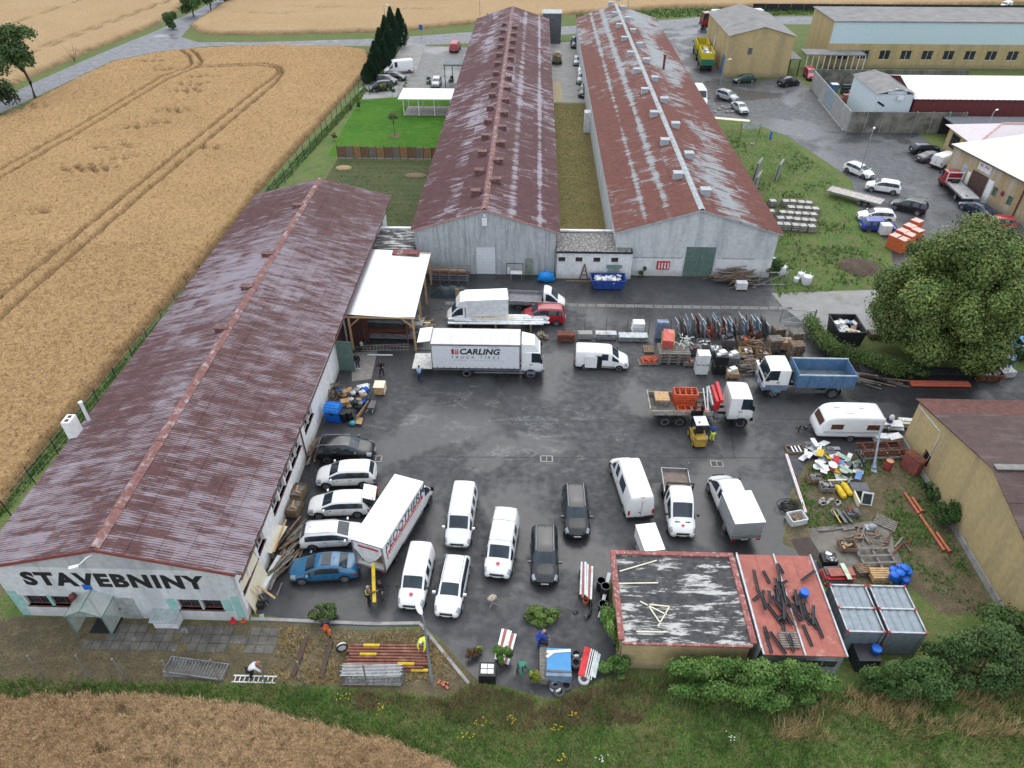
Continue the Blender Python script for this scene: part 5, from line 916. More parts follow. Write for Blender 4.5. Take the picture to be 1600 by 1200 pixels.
def curtain():
 root=E('curtainside_truck','white curtain side truck with bold black side lettering and lowered tail lift','truck');x0,x1,W,z0,z1=-4.9,3.0,2.5,1.05,3.75
 B('box_roof',mat('translucent_roof',(.60,.575,.54),.6,var=.06,stretch=(2,.3,1)),root,*[((x0+.44+k*.876,0,z1+.01*(k%2)),(.87,W,.06))for k in range(9)])
 CUR=mat('curtain_white',(.66,.68,.71),.45,var=.05);
 for s in(-1,1):B('side_curtain',CUR,root,(((x0+x1)/2,s*(W/2-.02),(z0+z1)/2+.02),(x1-x0-.1,.04,z1-z0-.16)));B('roof_rail',DGREY,root,(((x0+x1)/2,s*(W/2),z1-.07),(x1-x0+.02,.08,.1)))
 for k in range(13):B('strap',INK,root,((x0+.45+k*.58,-W/2-.012,z0+.12),(.05,.02,.22)))
 B('front_board',STEEL,root,((x1,0,(z0+z1)/2),(.08,W,z1-z0)));B('bed',DGREY,root,(((x0+x1)/2,0,z0-.08),(x1-x0,W,.16)));B('rear_frame',STEEL,root,((x0,W/2-.05,2.4),(.1,.1,2.6)),((x0,-W/2+.05,2.4),(.1,.1,2.6)),((x0,0,z1-.08),(.1,W,.12)))
 B('rear_flap',PVCW,root,((x0-.7,.35,z1-.1),(1.2,W*.9,.05),0,0,-.16));tlf=B('tail_lift',mat('pale_lift_deck',(.62,.62,.58),.7),root,((x0-1.0,0,.95),(1.8,2.35,.06)));B('lift_arm',DGREY,tlf,((x0-.3,.7,.7),(1.0,.12,.14)),((x0-.3,-.7,.7),(1.0,.12,.14)))
 def tx(body,size,x,z,m,bold=0.,sh=0.,sp=1.):text(body,size,m,root,'lettering',Matrix.Translation((x,-W/2-.006,z))@Matrix.Rotation(math.pi/2,4,'X'),bold,sh,.003,spacing=sp)
 tx('CARLING',.84,-.62,2.95,INK,.03,.2,1.02);tx('TRUCK TIRES',.46,-1.05,2.33,mat('thin_grey_letter',(.1,.11,.13),.6),0,.25,1.7)
 lg=MB()
 for a,b,c,d in((-3.12,-2.86,-3.10,-2.88),):lg.add([(a,-W/2-.008,3.24),(b,-W/2-.008,3.24),(d,-W/2-.008,2.66),(c,-W/2-.008,2.66)],[(3,2,1,0)])
 for dx in(.34,.5):lg.add([(-3.12+dx+.06,-W/2-.008,3.24),(-3.12+dx+.13,-W/2-.008,3.24),(-3.12+dx+.12,-W/2-.008,2.66),(-3.12+dx-.02,-W/2-.008,2.66)],[(3,2,1,0)])
 lg.make('brand_mark',SIGNRED,root);ln=MB()
 for k in range(9):ln.box((-2.9+k*.13,-W/2-.004,2.02),(.09,.01,.05))
 for k in range(24):ln.box((-1.3+k*.125,-W/2-.004,2.0),(.09,.01,.03))
 for k in range(8):ln.box((-3.0+k*.13,-W/2-.004,3.47),(.09,.01,.05));ln.box((.2+k*.13,-W/2-.004,3.47),(.09,.01,.06))
 ln.make('small_marks',mat('mark_grey',(.3,.31,.33),.6),root)
 cab(root,3.15,1.95,2.4,2.85,.75,WHITE,mat('slate_blue_trim',(.13,.16,.22),.5));MB().add([(3.15,-1.1,2.85),(3.15,1.1,2.85),(4.7,.95,2.88),(4.7,-.95,2.88),(3.15,-1.0,3.7),(3.15,1.0,3.7),(4.3,.85,3.5),(4.3,-.85,3.5)],[(0,1,5,4),(4,5,6,7),(7,6,2,3),(0,4,7,3),(1,2,6,5)]).make('wind_deflector',WHITE,root)
 wheels(root,(-1.85,4.0),1.2,.48,.3,mat('steel_wheel',(.28,.28,.29),.5,.5));chassis(root,-4.6,4.2,.85)
 for s in(-1,1):B('side_guard',STEEL,root,((1.15,s*1.18,.62),(4.6,.04,.1)),((1.15,s*1.18,.9),(4.6,.04,.1)))
 p=g(727.7,589);root.location=(p.x+1.85+.1,p.y+1.1,.004);root.rotation_euler=(0,0,R(.3))
curtain()
def boxvan():
 root=E('box_van','white box van with bulging nose standing behind the curtain side truck','van');x0,x1,W=-3.1,1.15,2.1;z0,z1=.7,2.95
 b=MB().bx(x0,-W/2,z0,x1,W/2,z1);b.make('box_body',PVCW,root);MB().add([(x1,-W/2,z1),(x1,W/2,z1),(x1+.95,W*.4,2.2),(x1+.95,-W*.4,2.2),(x1+.5,W*.45,z1-.1),(x1+.5,-W*.45,z1-.1),(x1,-W/2,2.2),(x1,W/2,2.2)],[(0,1,4,5),(5,4,2,3),(0,5,3,6),(1,7,2,4)]).make('luton_nose',WHITE,root)
 B('roof',WHITE,root,(((x0+x1)/2,0,z1+.03),(x1-x0+.04,W+.04,.05)));hw=1.0;st=[(1.17,hw*.96,.35,1.2,hw*.8,2.15),(1.25,hw,.3,1.2,hw*.8,2.22),(1.35,hw,.3,1.2,hw*.8,2.22),(1.95,hw,.3,1.18,hw*.8,2.2),(2.6,hw*.98,.3,1.12,hw*.8,1.22),(2.95,hw*.93,.32,.9,hw*.7,1.0),(3.1,hw*.8,.36,.66,hw*.62,.74)]
 shell(root,st,WHITE,[3],[2,3],[5],[],.05,'cab');wheels(root,(-1.9,2.15),1.0,.34,.22);common(root,6.2,1.0,.72,.5,2.3,1.4,DARK);put(root,(694,492,.8),(797,488,.8),6.2)
boxvan()
def flatbed():
 root=E('flatbed_van','white drop-side van with empty grey bed facing the open yard','van');B('bed',mat('grey_bed',(.20,.20,.205),.7,var=.2),root,((-1.3,0,.85),(3.6,2.1,.1)))
 for s in(-1,1):B('side_board',STEEL,root,((-1.3,s*1.05,1.08),(3.6,.05,.4)))
 B('tailboard',STEEL,root,((-3.1,0,1.08),(.05,2.1,.4)));B('headboard',DGREY,root,((.5,0,1.3),(.06,2.1,.9)));hw=.99
 st=[(.6,hw*.96,.35,1.2,hw*.8,2.2),(.68,hw,.3,1.2,hw*.8,2.28),(.8,hw,.3,1.2,hw*.8,2.28),(1.4,hw,.3,1.18,hw*.8,2.24),(2.15,hw*.98,.3,1.1,hw*.8,1.2),(2.65,hw*.93,.32,.9,hw*.7,1.0),(2.95,hw*.8,.36,.66,hw*.62,.74)]
 shell(root,st,WHITE,[3],[2,3],[5],[],.05,'cab');wheels(root,(-1.9,2.0),.99,.34,.22);chassis(root,-2.9,.7,.6);common(root,5.9,.99,.72,.5,1.9,1.4,DARK);put(root,(884,470,.9),(797,466,.9),5.9,'f')
flatbed()
car('mpv',REDP,'red tall mpv parked behind the white curtain side truck',(817,490,.8),(882,492,.8),rails=True)
def dcab():
 root=E('tipper_van','white double cab tipper van with brown load bed and red bonnet badge','van');hw=1.0
 st=[(-.35,hw*.96,.35,1.2,hw*.8,2.2),(-.27,hw,.3,1.2,hw*.8,2.27),(-.15,hw,.3,1.2,hw*.8,2.28),(.45,hw,.3,1.2,hw*.8,2.28),(.55,hw,.3,1.2,hw*.8,2.28),(1.15,hw,.3,1.18,hw*.8,2.24),(1.95,hw*.98,.3,1.08,hw*.8,1.18),(2.5,hw*.95,.3,.95,hw*.72,1.05),(2.82,hw*.86,.34,.7,hw*.64,.8),(2.95,hw*.7,.36,.56,hw*.56,.64)]
 shell(root,st,WHITE,[5],[2,4,5],[7],[],.05,'cab');B('bed',mat('brown_bed',(.20,.155,.13),.85,var=.25),root,((-1.75,0,.95),(2.45,1.95,.1)))
 for s in(-1,1):B('side_board',STEEL,root,((-1.75,s*.99,1.15),(2.5,.05,.38)))
 B('tailboard',STEEL,root,((-3.0,0,1.15),(.05,2.0,.38)));B('bed_post',STEEL,root,((-3.0,.99,1.5),(.06,.06,.9)));hb=B('headboard',BLACKPL,root,((-.45,0,1.5),(.06,2.0,1.1)));B('rack_bar',BLACKPL,hb,((-.45,0,2.35),(.1,2.0,.1)),((-.45,.95,1.9),(.08,.08,.9)),((-.45,-.95,1.9),(.08,.08,.9)))
 wheels(root,(-1.7,2.0),1.0,.34,.22);chassis(root,-2.9,0,.62);common(root,5.9,1.0,.74,.5,1.75,1.45,DARK);B('vent',BLACKPL,root,((2.18,.35,1.19),(.1,.36,.03)),((2.18,-.35,1.19),(.1,.36,.03)));logo(root,2.42,0,1.10,.14);put(root,(1066,842,.3),(1052,731,1.0),5.95,'f')
dcab()
def ctruck():
 root=E('canvas_truck','white van with grey canvas covered load bed parked facing the halls','van');hw=1.0
 st=[(-.2,hw*.96,.35,1.2,hw*.8,2.1),(-.1,hw,.3,1.2,hw*.8,2.2),(.0,hw,.3,1.2,hw*.8,2.22),(.6,hw,.3,1.2,hw*.8,2.22),(.7,hw,.3,1.2,hw*.8,2.22),(1.3,hw,.3,1.18,hw*.8,2.2),(2.1,hw*.98,.3,1.08,hw*.8,1.18),(2.62,hw*.95,.3,.95,hw*.72,1.05),(2.9,hw*.86,.34,.7,hw*.64,.8),(3.02,hw*.7,.36,.56,hw*.56,.64)]
 shell(root,st,WHITE,[5],[2,4,5],[7],[],.05,'cab');CV=mat('grey_canvas',(.27,.28,.285),.7,var=.08);B('canvas_cover',CV,root,((-1.72,0,1.75),(2.9,2.12,1.3)));B('canvas_roof',WHITE,root,((-1.72,0,2.42),(2.95,2.15,.05)))
 for s in(-1,1):B('side_board',STEEL,root,((-1.72,s*1.06,.98),(2.9,.05,.36)))
 B('tailboard',STEEL,root,((-3.17,0,.96),(.05,2.14,.36)));wheels(root,(-1.7,2.1),1.0,.34,.22);chassis(root,-3.1,0,.62);common(root,6.1,1.0,.74,.55,1.85,1.45,DARK);B('tail_light',TAIL,root,((-3.2,.9,.66),(.05,.3,.12)),((-3.2,-.9,.66),(.05,.3,.12)));put(root,(1122,736,1.0),(1163,845,.45),6.2,'r')
ctruck()
def trailer():
 root=E('box_trailer','small white box trailer standing in front of the flaking roofed garage','trailer');B('box_body',PVCW,root,((0,0,1.0),(2.3,1.35,1.1)));B('lid',WHITE,root,((0,0,1.58),(2.36,1.42,.07)));wheels(root,(-.1,),.84,.26,.16,None,False);B('mudguard',DGREY,root,((-.1,.78,.56),(.75,.2,.05)),((-.1,-.78,.56),(.75,.2,.05)));MB().bar((1.1,.3,.42),(2.1,0,.42),.07).bar((1.1,-.3,.42),(2.1,0,.42),.07).bar((2.05,0,.02),(2.05,0,.5),.06).make('drawbar',DGREY,root)
 B('rear_mark',SIGNRED,root,((-1.16,.0,1.25),(.012,.8,.1)));B('tail_light',TAIL,root,((-1.17,.5,.62),(.04,.2,.1)),((-1.17,-.5,.62),(.04,.2,.1)));put(root,(1008,818,1.6),(1024,861,1.6),2.3)
trailer()
def crane():
 root=E('crane_truck','white cab crane lorry carrying orange crates and timber on its open bed','truck');B('bed',mat('worn_bed',(.13,.115,.11),.85,var=.3,dirt=(.28,.25,.22)),root,((-1.85,0,1.25),(5.2,2.45,.14)))
 BW=mat('worn_board',(.36,.33,.28),.8,var=.3,dirt=(.17,.13,.1),dsc=3)
 for s in(-1,1):
  for k in range(2):B('side_board',BW,root,((-1.85,s*1.24,1.42+k*.24),(5.2,.05,.22)))
 B('tailboard',BW,root,((-4.45,0,1.6),(.07,2.5,.75)));chassis(root,-4.3,3.4,.95)
 cab(root,2.05,2.0,2.45,3.1,.85,WHITE,BLACKPL);cr=B('crane_column',REDPL,root,((1.2,-.1,1.9),(.5,.6,1.4)));B('crane_boom',REDPL,cr,((1.3,.1,2.75),(.26,2.3,.34),0,.06),((.95,.0,2.6),(.22,2.3,.3),0,-.05));MB().cyl((.65,-1.1,2.3),(.65,1.1,2.55),.11).make('hydraulic_ram',STEEL,cr);B('outrigger',DGREY,root,((1.1,0,1.0),(.4,2.5,.35)))
 MB().cyl((.35,-1.1,1.7),(.55,1.1,2.5),.09).cyl((.2,-1.1,1.6),(.2,1.0,2.4),.07).make('grapple_hose',mat('pale_steel',(.5,.52,.53),.4,.5),root)
 wheels(root,(-3.1,-1.85,3.2),1.22,.5,.32,mat('steel_wheel',(.28,.28,.29),.5,.5));p=(g(1045,666)+g(1150,666))/2;root.location=(p.x-.15,p.y+1.1,.004)
 Wp=Matrix.Translation(root.location)
 def on(x,y,z):return(root.location.x+x,root.location.y+y,z)
 for k in range(5):
  o=E('crate_frame','orange steel frame in the stack carried on the crane lorry','steel frame',on(-1.35,.45,1.33+k*.25),group='orange frames on the crane lorry')
  b=MB();
  for s in(-1,1):b.bx(-.95,s*.5-.05,.02,.95,s*.5+.05,.2);b.bx(s*.95-.05,-.5,.03,s*.95+.05,.5,.19)
  for x in(-.5,0,.5):b.bx(x-.03,-.46,.08,x+.03,.46,.16)
  b.make('frame',ORANGE,o)
 o=E('divided_tray','orange four compartment steel tray on the crane lorry bed','tray',on(-.9,-.75,1.33));b=MB().bx(-1.2,-.32,0,1.2,.32,.05)
 for s in(-1,1):b.bx(-1.2,s*.32-.03,.05,1.2,s*.32+.03,.42)
 for x in(-1.2,-.6,0,.6,1.2):b.bx(x-.03,-.29,.05,x+.03,.29,.42)
 b.make('tray',ORANGE,o)
 o=E('timber_bundle','bundle of boards at the tail of the crane lorry bed','timber',on(-3.3,.45,1.33))
 for k in range(5):
  for j in range(4):B('board',NEWWOOD if k==4 else GREYWOOD,o,((0,-.45+j*.3,.07+k*.13),(1.2,.28,.12)))
crane()
def tipper():
 root=E('tipper_truck','tipper lorry with grey blue cab trim and empty blue steel body','truck');TB=mat('tipper_blue',(.085,.17,.30),.6,var=.2,dirt=(.15,.21,.28),dsc=1.5);x0,x1,W,z0,z1=-3.9,1.1,2.5,1.25,2.55
 B('body_floor',mat('tipper_floor',(.16,.20,.22),.6,var=.25),root,(((x0+x1)/2,0,z0),(x1-x0,W,.1)))
 for s in(-1,1):
  w_=B('body_side',TB,root,(((x0+x1)/2,s*W/2,(z0+z1)/2),(x1-x0,.07,z1-z0)));B('body_rib',TB,w_,*[((x0+.15+k*.95,s*(W/2+.06),(z0+z1)/2),(.1,.08,z1-z0))for k in range(6)]);B('top_rail',mat('tipper_rail',(.3,.38,.45),.5),w_,(((x0+x1)/2,s*W/2,z1+.03),(x1-x0+.1,.14,.1)))
 B('body_end',TB,root,((x0,0,(z0+z1)/2),(.07,W,z1-z0)));B('body_end',TB,root,((x1,0,(z0+z1)/2+.1),(.07,W,z1-z0+.2)));B('corner_post',TB,root,((x0,W/2,z1+.1),(.12,.12,.35)))
 cab(root,1.75,2.1,2.45,2.95,.85,WHITE,mat('tipper_trim',(.15,.20,.27),.5));B('cab_lower',mat('tipper_trim',(.15,.20,.27),.5),root,((2.75,1.235,1.15),(1.9,.03,.55)),((2.75,-1.235,1.15),(1.9,.03,.55)));chassis(root,-3.8,3.3,.95)
 B('tool_box',PLASTICW,root,((1.2,-1.0,.85),(.6,.4,.6)));B('ladder_rack',STEEL,root,((.6,-1.2,1.1),(1.2,.04,.06)),((.6,-1.2,.85),(1.2,.04,.06)));B('side_guard',DGREY,root,((-.6,-1.15,.75),(2.2,.05,.3)),((-.6,1.15,.75),(2.2,.05,.3)));MB().cyl((1.45,.4,1.2),(1.45,.4,2.4),.2).make('air_filter',BLACKPL,root)
 wheels(root,(-2.3,2.85),1.2,.5,.32,mat('steel_wheel',(.28,.28,.29),.5,.5));mudflap(root,(-3.0,),1.2,.6);p=(g(1207,622)+g(1296,622))/2;root.location=(p.x+.3,p.y+1.2,.004);root.rotation_euler=(0,0,math.pi)
tipper()
def forklift():
 root=E('forklift','yellow forklift with raised mast working at the crane lorry','forklift');YL=mat('forklift_yellow',(.42,.27,.05),.5,dirt=(.2,.13,.04));b=MB();b.prism([(-1.15,-.42),(-.95,-.55),(.6,-.55),(.6,.55),(-.95,.55),(-1.15,.42)],.25,.85);b.make('chassis',YL,root,30);MB().prism([(-1.25,-.4),(-1.05,-.52),(-.55,-.52),(-.55,.52),(-1.05,.52),(-1.25,.4)],.3,1.1).make('counterweight',YL,root,30)
 B('bonnet',BLACKPL,root,((-.35,0,.95),(.8,.8,.22)));B('seat',BLACKPL,root,((-.25,0,1.15),(.5,.5,.2)),((-.48,0,1.4),(.12,.5,.5)))
 g_=MB()
 for s in(-1,1):g_.bar((.45,s*.45,.8),(.3,s*.45,2.1),.07).bar((-.75,s*.45,1.0),(-.6,s*.45,2.1),.07)
 g_.make('guard_post',BLACKPL,root);B('overhead_guard',PLASTICW,root,((-.15,0,2.13),(1.1,1.0,.07)));B('beacon',ORANGE,root,((-.4,.2,2.22),(.12,.12,.1)))
 m_=MB()
 for s in(-1,1):m_.bx(.72,s*.36-.05,.1,.84,s*.36+.05,2.9);m_.bx(.86,s*.28-.04,1.0,.94,s*.28+.04,3.4)
 for z in(.4,1.4,2.8):m_.bx(.74,-.31,z,.82,.31,z+.1)
 m_.bx(.87,-.24,3.2,.93,.24,3.3);ms=m_.make('mast',BLACKPL,root);B('carriage',BLACKPL,ms,((1.0,0,2.0),(.08,1.0,.5)));B('fork',DGREY,ms,((1.55,.28,1.78),(1.1,.11,.05)));B('fork',DGREY,ms,((1.55,-.28,1.78),(1.1,.11,.05)))
 wheels(root,(.45,),.62,.32,.24,YL,False);wheels(root,(-.8,),.55,.26,.2,YL,False);p=g(1089,690);root.location=(p.x,p.y+.3,.004);root.rotation_euler=(0,0,R(94));return root
FK=forklift()
def caravan():
 root=E('caravan','white caravan with brown tinted windows standing on its drawbar','caravan');L=5.2;hw=1.1;st=[(0,hw*.96,.5,1.3,hw*.9,2.15),(.1,hw,.42,1.35,hw*.95,2.45),(.4,hw,.42,1.35,hw*.95,2.52),(3.6,hw,.42,1.35,hw*.95,2.55),(4.3,hw,.42,1.35,hw*.93,2.45),(4.75,hw*.99,.42,1.3,hw*.88,2.1),(5.05,hw*.97,.45,1.1,hw*.85,1.3),(5.2,hw*.9,.55,.9,hw*.8,1.0)]
 st=[(x-L/2,*q_)for x,*q_ in st];shell(root,st,WHITE,[],[],[],[],.04);BW_=mat('brown_tint',(.09,.05,.035),.1,spec=.6)
 for s in(-1,1):
  for x_,w_ in((-1.75,1.0),(1.15,.95)):f_=B('window',BW_,root,((x_,s*(hw*.975),1.62),(w_,.06,.52)));B('frame',FRAMEW,f_,((x_,s*(hw*.975+.01),1.91),(w_+.1,.05,.05)),((x_,s*(hw*.975+.01),1.33),(w_+.1,.05,.05)))
  B('stripe',mat('slate_stripe',(.2,.22,.27),.5),root,((-.2,s*(hw+.002),1.08),(4.6,.012,.05)),((-.2,s*(hw+.002),.96),(4.6,.012,.03)))
 B('front_window',BW_,root,((2.3,0,1.75),(.06,1.5,.6),0,0,-.36));B('roof_hatch',PVCW,root,((.2,.2,2.62),(.6,.6,.06)),((-.9,-.3,2.62),(.35,.35,.06)),((1.0,-.3,2.62),(.5,.25,.05)));wheels(root,(-.25,),1.08,.32,.2)
 MB().bar((2.5,.5,.45),(3.9,0,.45),.08).bar((2.5,-.5,.45),(3.9,0,.45),.08).bar((3.6,0,.02),(3.6,0,.75),.07).box((3.1,0,.55),(.3,.3,.2)).make('drawbar',DARK,root);p=g(1316,690);root.location=(p.x+.3,p.y+1.05,.004);root.rotation_euler=(0,0,math.pi)
caravan()
van('long',WHITE,'tall white van beside the dark conifers on the visitor parking',(598,108,1.0),(646,104,1.0),0)
car('mpv',BLACKP,'small black boxy car closest to the planted bed on visitor parking',(577,137,.7),(611,134,.7));car('suv',BLACKP,'black suv in the middle of the dark cars on visitor parking',(622,127,.7),(587,123,.7));car('wagon',BLACKP,'black low car parked next to the tall white van',(635,120,.7),(601,117,.7))
car('hatch',SILVER,'silver hatchback on the visitor parking near the pergola',(680,136,.3),(682,121,1.3),end='f');van('mid',mat('paint_pinkred',(.42,.10,.11),.4),'faded red van with white top by the dark carport',(713,68,1.0),(709,78,.6),0)
car('suv',BLACKP,'black car at the near end of the row parked between the halls',(911,151,.4),(913,136,1.5),end='f');car('suv',SILVER,'silver suv second in the row parked between the halls',(908,130,.4),(909,114,1.5),end='f');car('hatch',WHITE,'white hatchback third in the row parked between the halls',(908,113,.4),(909,104,1.4),end='f');car('hatch',SILVER,'silver hatchback fourth in the row parked between the halls',(902,101,.4),(903,85,1.4),end='f')
def pickup(lab,pm,f,r,bedm=STEEL):
 root=E('pickup_truck',lab,'truck');hw=.98;B('bed',DGREY,root,((-1.5,0,.85),(3.0,1.95,.1)))
 for s in(-1,1):B('side_board',bedm,root,((-1.5,s*.97,1.1),(3.0,.05,.45)))
 B('tailboard',bedm,root,((-3.0,0,1.1),(.05,1.95,.45)));B('headboard',bedm,root,((.05,0,1.5),(.06,1.95,1.1)))
 st=[(.15,hw*.96,.35,1.15,hw*.8,2.0),(.25,hw,.3,1.15,hw*.8,2.1),(.4,hw,.3,1.15,hw*.8,2.1),(1.0,hw,.3,1.15,hw*.8,2.05),(1.7,hw*.98,.3,1.08,hw*.8,1.15),(2.5,hw*.93,.32,.9,hw*.7,1.0),(2.8,hw*.8,.36,.66,hw*.62,.74)];shell(root,st,pm,[3],[2,3],[5],[],.05,'cab');wheels(root,(-1.8,1.9),.98,.34,.22);common(root,5.6,.98,.74,.5,1.4,1.4,DARK);return put(root,f,r,5.7)
pickup('dark blue drop-side truck at far end of the lane between halls',DKBLUE,(899,74,.4),(898,60,1.0))
def army():
 root=E('old_trailer','beige canvas topped old trailer standing along the streaked hall','trailer');KH=mat('khaki_canvas',(.34,.29,.2),.85,var=.15);B('bed',mat('khaki_steel',(.16,.14,.09),.7),root,((0,0,.95),(3.6,1.9,.5)));cn=MB();n=8
 for x_ in(-.2,1.8):cn.v+=[(x_,.95*math.cos(math.pi*k/n),1.2+.95*math.sin(math.pi*k/n))for k in range(n+1)]
 cn.f=[(k,k+1,n+2+k,n+1+k)for k in range(n)]+[tuple(range(n,-1,-1)),tuple(range(n+1,2*n+2))];cn.make('canvas_top',KH,root,40);B('load',WOOD,root,((-1.0,0,1.4),(1.4,1.5,.5)),((-1.3,.3,1.75),(.6,.5,.4)));wheels(root,(-.6,.6),.98,.42,.24,None,False);MB().bar((-1.8,.3,.7),(-3.0,0,.6),.08).bar((-1.8,-.3,.7),(-3.0,0,.6),.08).make('drawbar',DARK,root);put(root,(870,78,1.0),(871,106,.8),4.4)
army()
def semi():
 root=E('semi_truck','red semi truck with long white trailer behind the tall ochre hall','truck');RC=paint('cherry_red',(.28,.015,.025));cab(root,5.0,2.2,2.45,3.6,.8,RC,BLACKPL);chassis(root,-7,6.5,.9);B('trailer_body',PVCW,root,((-1.6,0,2.6),(12.6,2.5,2.7)));B('door_emblem',PLASTICW,root,((6.0,-1.23,1.6),(.5,.03,.5)))
 wheels(root,(-6.4,-5.1,-3.8,3.9,6.2),1.22,.5,.34,None,False);p=g(1096,48);root.rotation_euler=(0,0,R(188));root.location=(p.x+7.2,p.y+3.6,.004)
semi()
def rolloff():
 GB=mat('container_green',(.02,.16,.10),.6,var=.15);YB=mat('container_yellow',(.62,.48,.02),.6,var=.12);
 def boxc(root,L,z0,H,W=2.4,load=False):
  b=MB().bx(-L/2,-W/2,z0,L/2,W/2,z0+.1)
  for s in(-1,1):b.bx(-L/2,s*W/2-.04,z0+.1,L/2,s*W/2+.04,z0+H*.5);b.bx(s*L/2-.04,-W/2+.04,z0+.1,s*L/2+.04,W/2-.04,z0+H*.5)
  b.make('container_lower',GB,root);b=MB()
  for s in(-1,1):b.bx(-L/2,s*W/2-.045,z0+H*.5,L/2,s*W/2+.045,z0+H);b.bx(s*L/2-.045,-W/2+.045,z0+H*.5,s*L/2+.045,W/2-.045,z0+H)
  b.make('container_upper',YB,root);r_=MB()
  for k in range(5):
   for s in(-1,1):r_.box((-L/2+.3+k*(L-.6)/4,s*(W/2+.07),z0+H/2),(.1,.08,H))
  r_.make('rib',YB,root);B('inner_floor',DGREY if not load else GREYWOOD,root,((0,0,z0+(.2 if not load else H*.7)),(L-.1,W-.1,.06)))
  if load:B('load',PLASTICW,root,*[((random.uniform(-L/2+.6,L/2-.6),random.uniform(-.7,.7),z0+H*.85),(random.uniform(.5,1.1),random.uniform(.4,.8),.5),random.random())for k in range(9)])
  B('rear_bar',DARK,root,((-L/2-.06,0,z0-.35),(.1,W,.18)));B('tail_light',TAIL,root,((-L/2-.12,1.,z0-.35),(.05,.3,.14)),((-L/2-.12,-1.,z0-.35),(.05,.3,.14)))
 r1=E('container_truck','green and yellow container lorry beside the tall ochre hall','truck');boxc(r1,5.6,1.2,2.2);cab(r1,3.0,2.0,2.4,2.9,.8,GB,BLACKPL);chassis(r1,-2.8,4.2,.9);wheels(r1,(-2.0,-.8,4.0),1.2,.5,.3,None,False);p,q_=g(1103,113),g(1083,62);h=math.atan2((q_-p).y,(q_-p).x);u=(q_-p).normalized()
 r2=E('container_trailer','green and yellow container trailer filled with white waste','trailer');boxc(r2,6.0,1.2,2.4,2.4,True);chassis(r2,-2.9,2.9,.9);wheels(r2,(-1.6,-.4,1.9),1.2,.5,.3,None,False);MB().bar((2.9,0,.8),(4.6,0,.8),.12).make('drawbar',DARK,r2)
 r2.rotation_euler=r1.rotation_euler=(0,0,h);c2=p+u*3.2;c1=p+u*11.6;r2.location=(c2.x,c2.y,.006);r1.location=(c1.x,c1.y,.006)
rolloff()
car('wagon',GREENP,'dark green estate car parked along the tall ochre hall front',(1143,124,.6),(1182,122,.6));van('long',WHITE,'tall white van parked against the patchy roofed hall',(1098,164,.4),(1091,131,2.3),0,'f');car('suv',SILVER,'silver suv by the lamp post on the courtyard corner',(1150,155,.6),(1124,144,.9),rails=True);car('sedan',SILVER,'silver saloon at the edge of the weedy grass',(1163,175,.4),(1150,159,1.0))
car('suv',BLACKP,'dark suv under the flat parking shed',(1247,128,.4),(1247,119,1.5),end='f');van('small',mat('paint_cherry',(.38,.02,.05),.3,coat=.5),'red van parked by the white posted shed',(1269,124,.4),(1265,106,1.6),0,'f')
car('wagon',BLACKP,'black estate car parked by the concrete wall',(1467,231,.7),(1427,232,.7));car('sedan',mat('paint_graphite',(.05,.055,.06),.3,coat=.5),'graphite saloon between black estate and white van',(1478,243,.7),(1437,246,.7));van('mid',WHITE,'white van seen from behind at the ochre workshop corner',(1497,243,1.0),(1460,256,.8),0)
def tow():
 root=E('tow_truck','red recovery lorry with empty flat steel deck by the workshop gate','truck');hw=1.0;cab(root,2.1,1.7,2.1,2.3,.5,REDP,BLACKPL,0,False);B('deck',mat('worn_steel_deck',(.42,.42,.43),.5,.3,var=.2),root,((-1.0,0,1.05),(5.6,2.3,.12)));B('deck_rail',DGREY,root,((-1.0,1.15,1.14),(5.6,.08,.12)),((-1.0,-1.15,1.14),(5.6,.08,.12)));MB().bar((1.75,-1.0,1.1),(1.75,-1.0,2.4),.1).bar((1.75,1.0,1.1),(1.75,1.0,2.4),.1).bar((1.75,-1.05,2.4),(1.75,1.05,2.4),.12).bar((1.75,-1.05,1.6),(1.75,1.05,1.6),.08).make('cab_guard',PVCW,root);B('winch',DARK,root,((1.4,0,1.3),(.5,.9,.35)));B('rear_slot',DARK,root,((-3.0,.2,1.115),(.5,.25,.02)))
 wheels(root,(-1.8,3.0),1.0,.4,.26);chassis(root,-3.6,2.2,.75);put(root,(1471,268,1.0),(1516,312,.9),7.4,'r')
tow()
car('sedan',DKBLUE,'dark blue saloon parked beside the workshop windows',(1508,316,.7),(1546,333,.7));car('hatch',REDP,'red car beyond the big tree by the grey annex',(1540,345,.7),(1578,348,.7))
car('wagon',WHITE,'white estate car beside the lamp post at the grass edge',(1361,274,.6),(1326,256,.9),rails=True);car('suv',WHITE,'white suv next to the flat trailer',(1357,288,.7),(1403,295,.7));car('suv',BLACKP,'dark suv standing out in the courtyard behind flat trailer',(1398,316,.7),(1442,327,.7),rails=True)
car('wagon',WHITE,'white estate car with dark windows parked along the flat trailer',(1338,334,.7),(1400,338,.7),rails=True);car('hatch',MIDBLUE,'bright blue hatchback beside the orange brick pallets',(1395,352,.7),(1350,350,.7));car('suv',SKYBLUE,'light blue car parked on the right beyond the big tree',(1612,545,.7),(1568,522,.8))
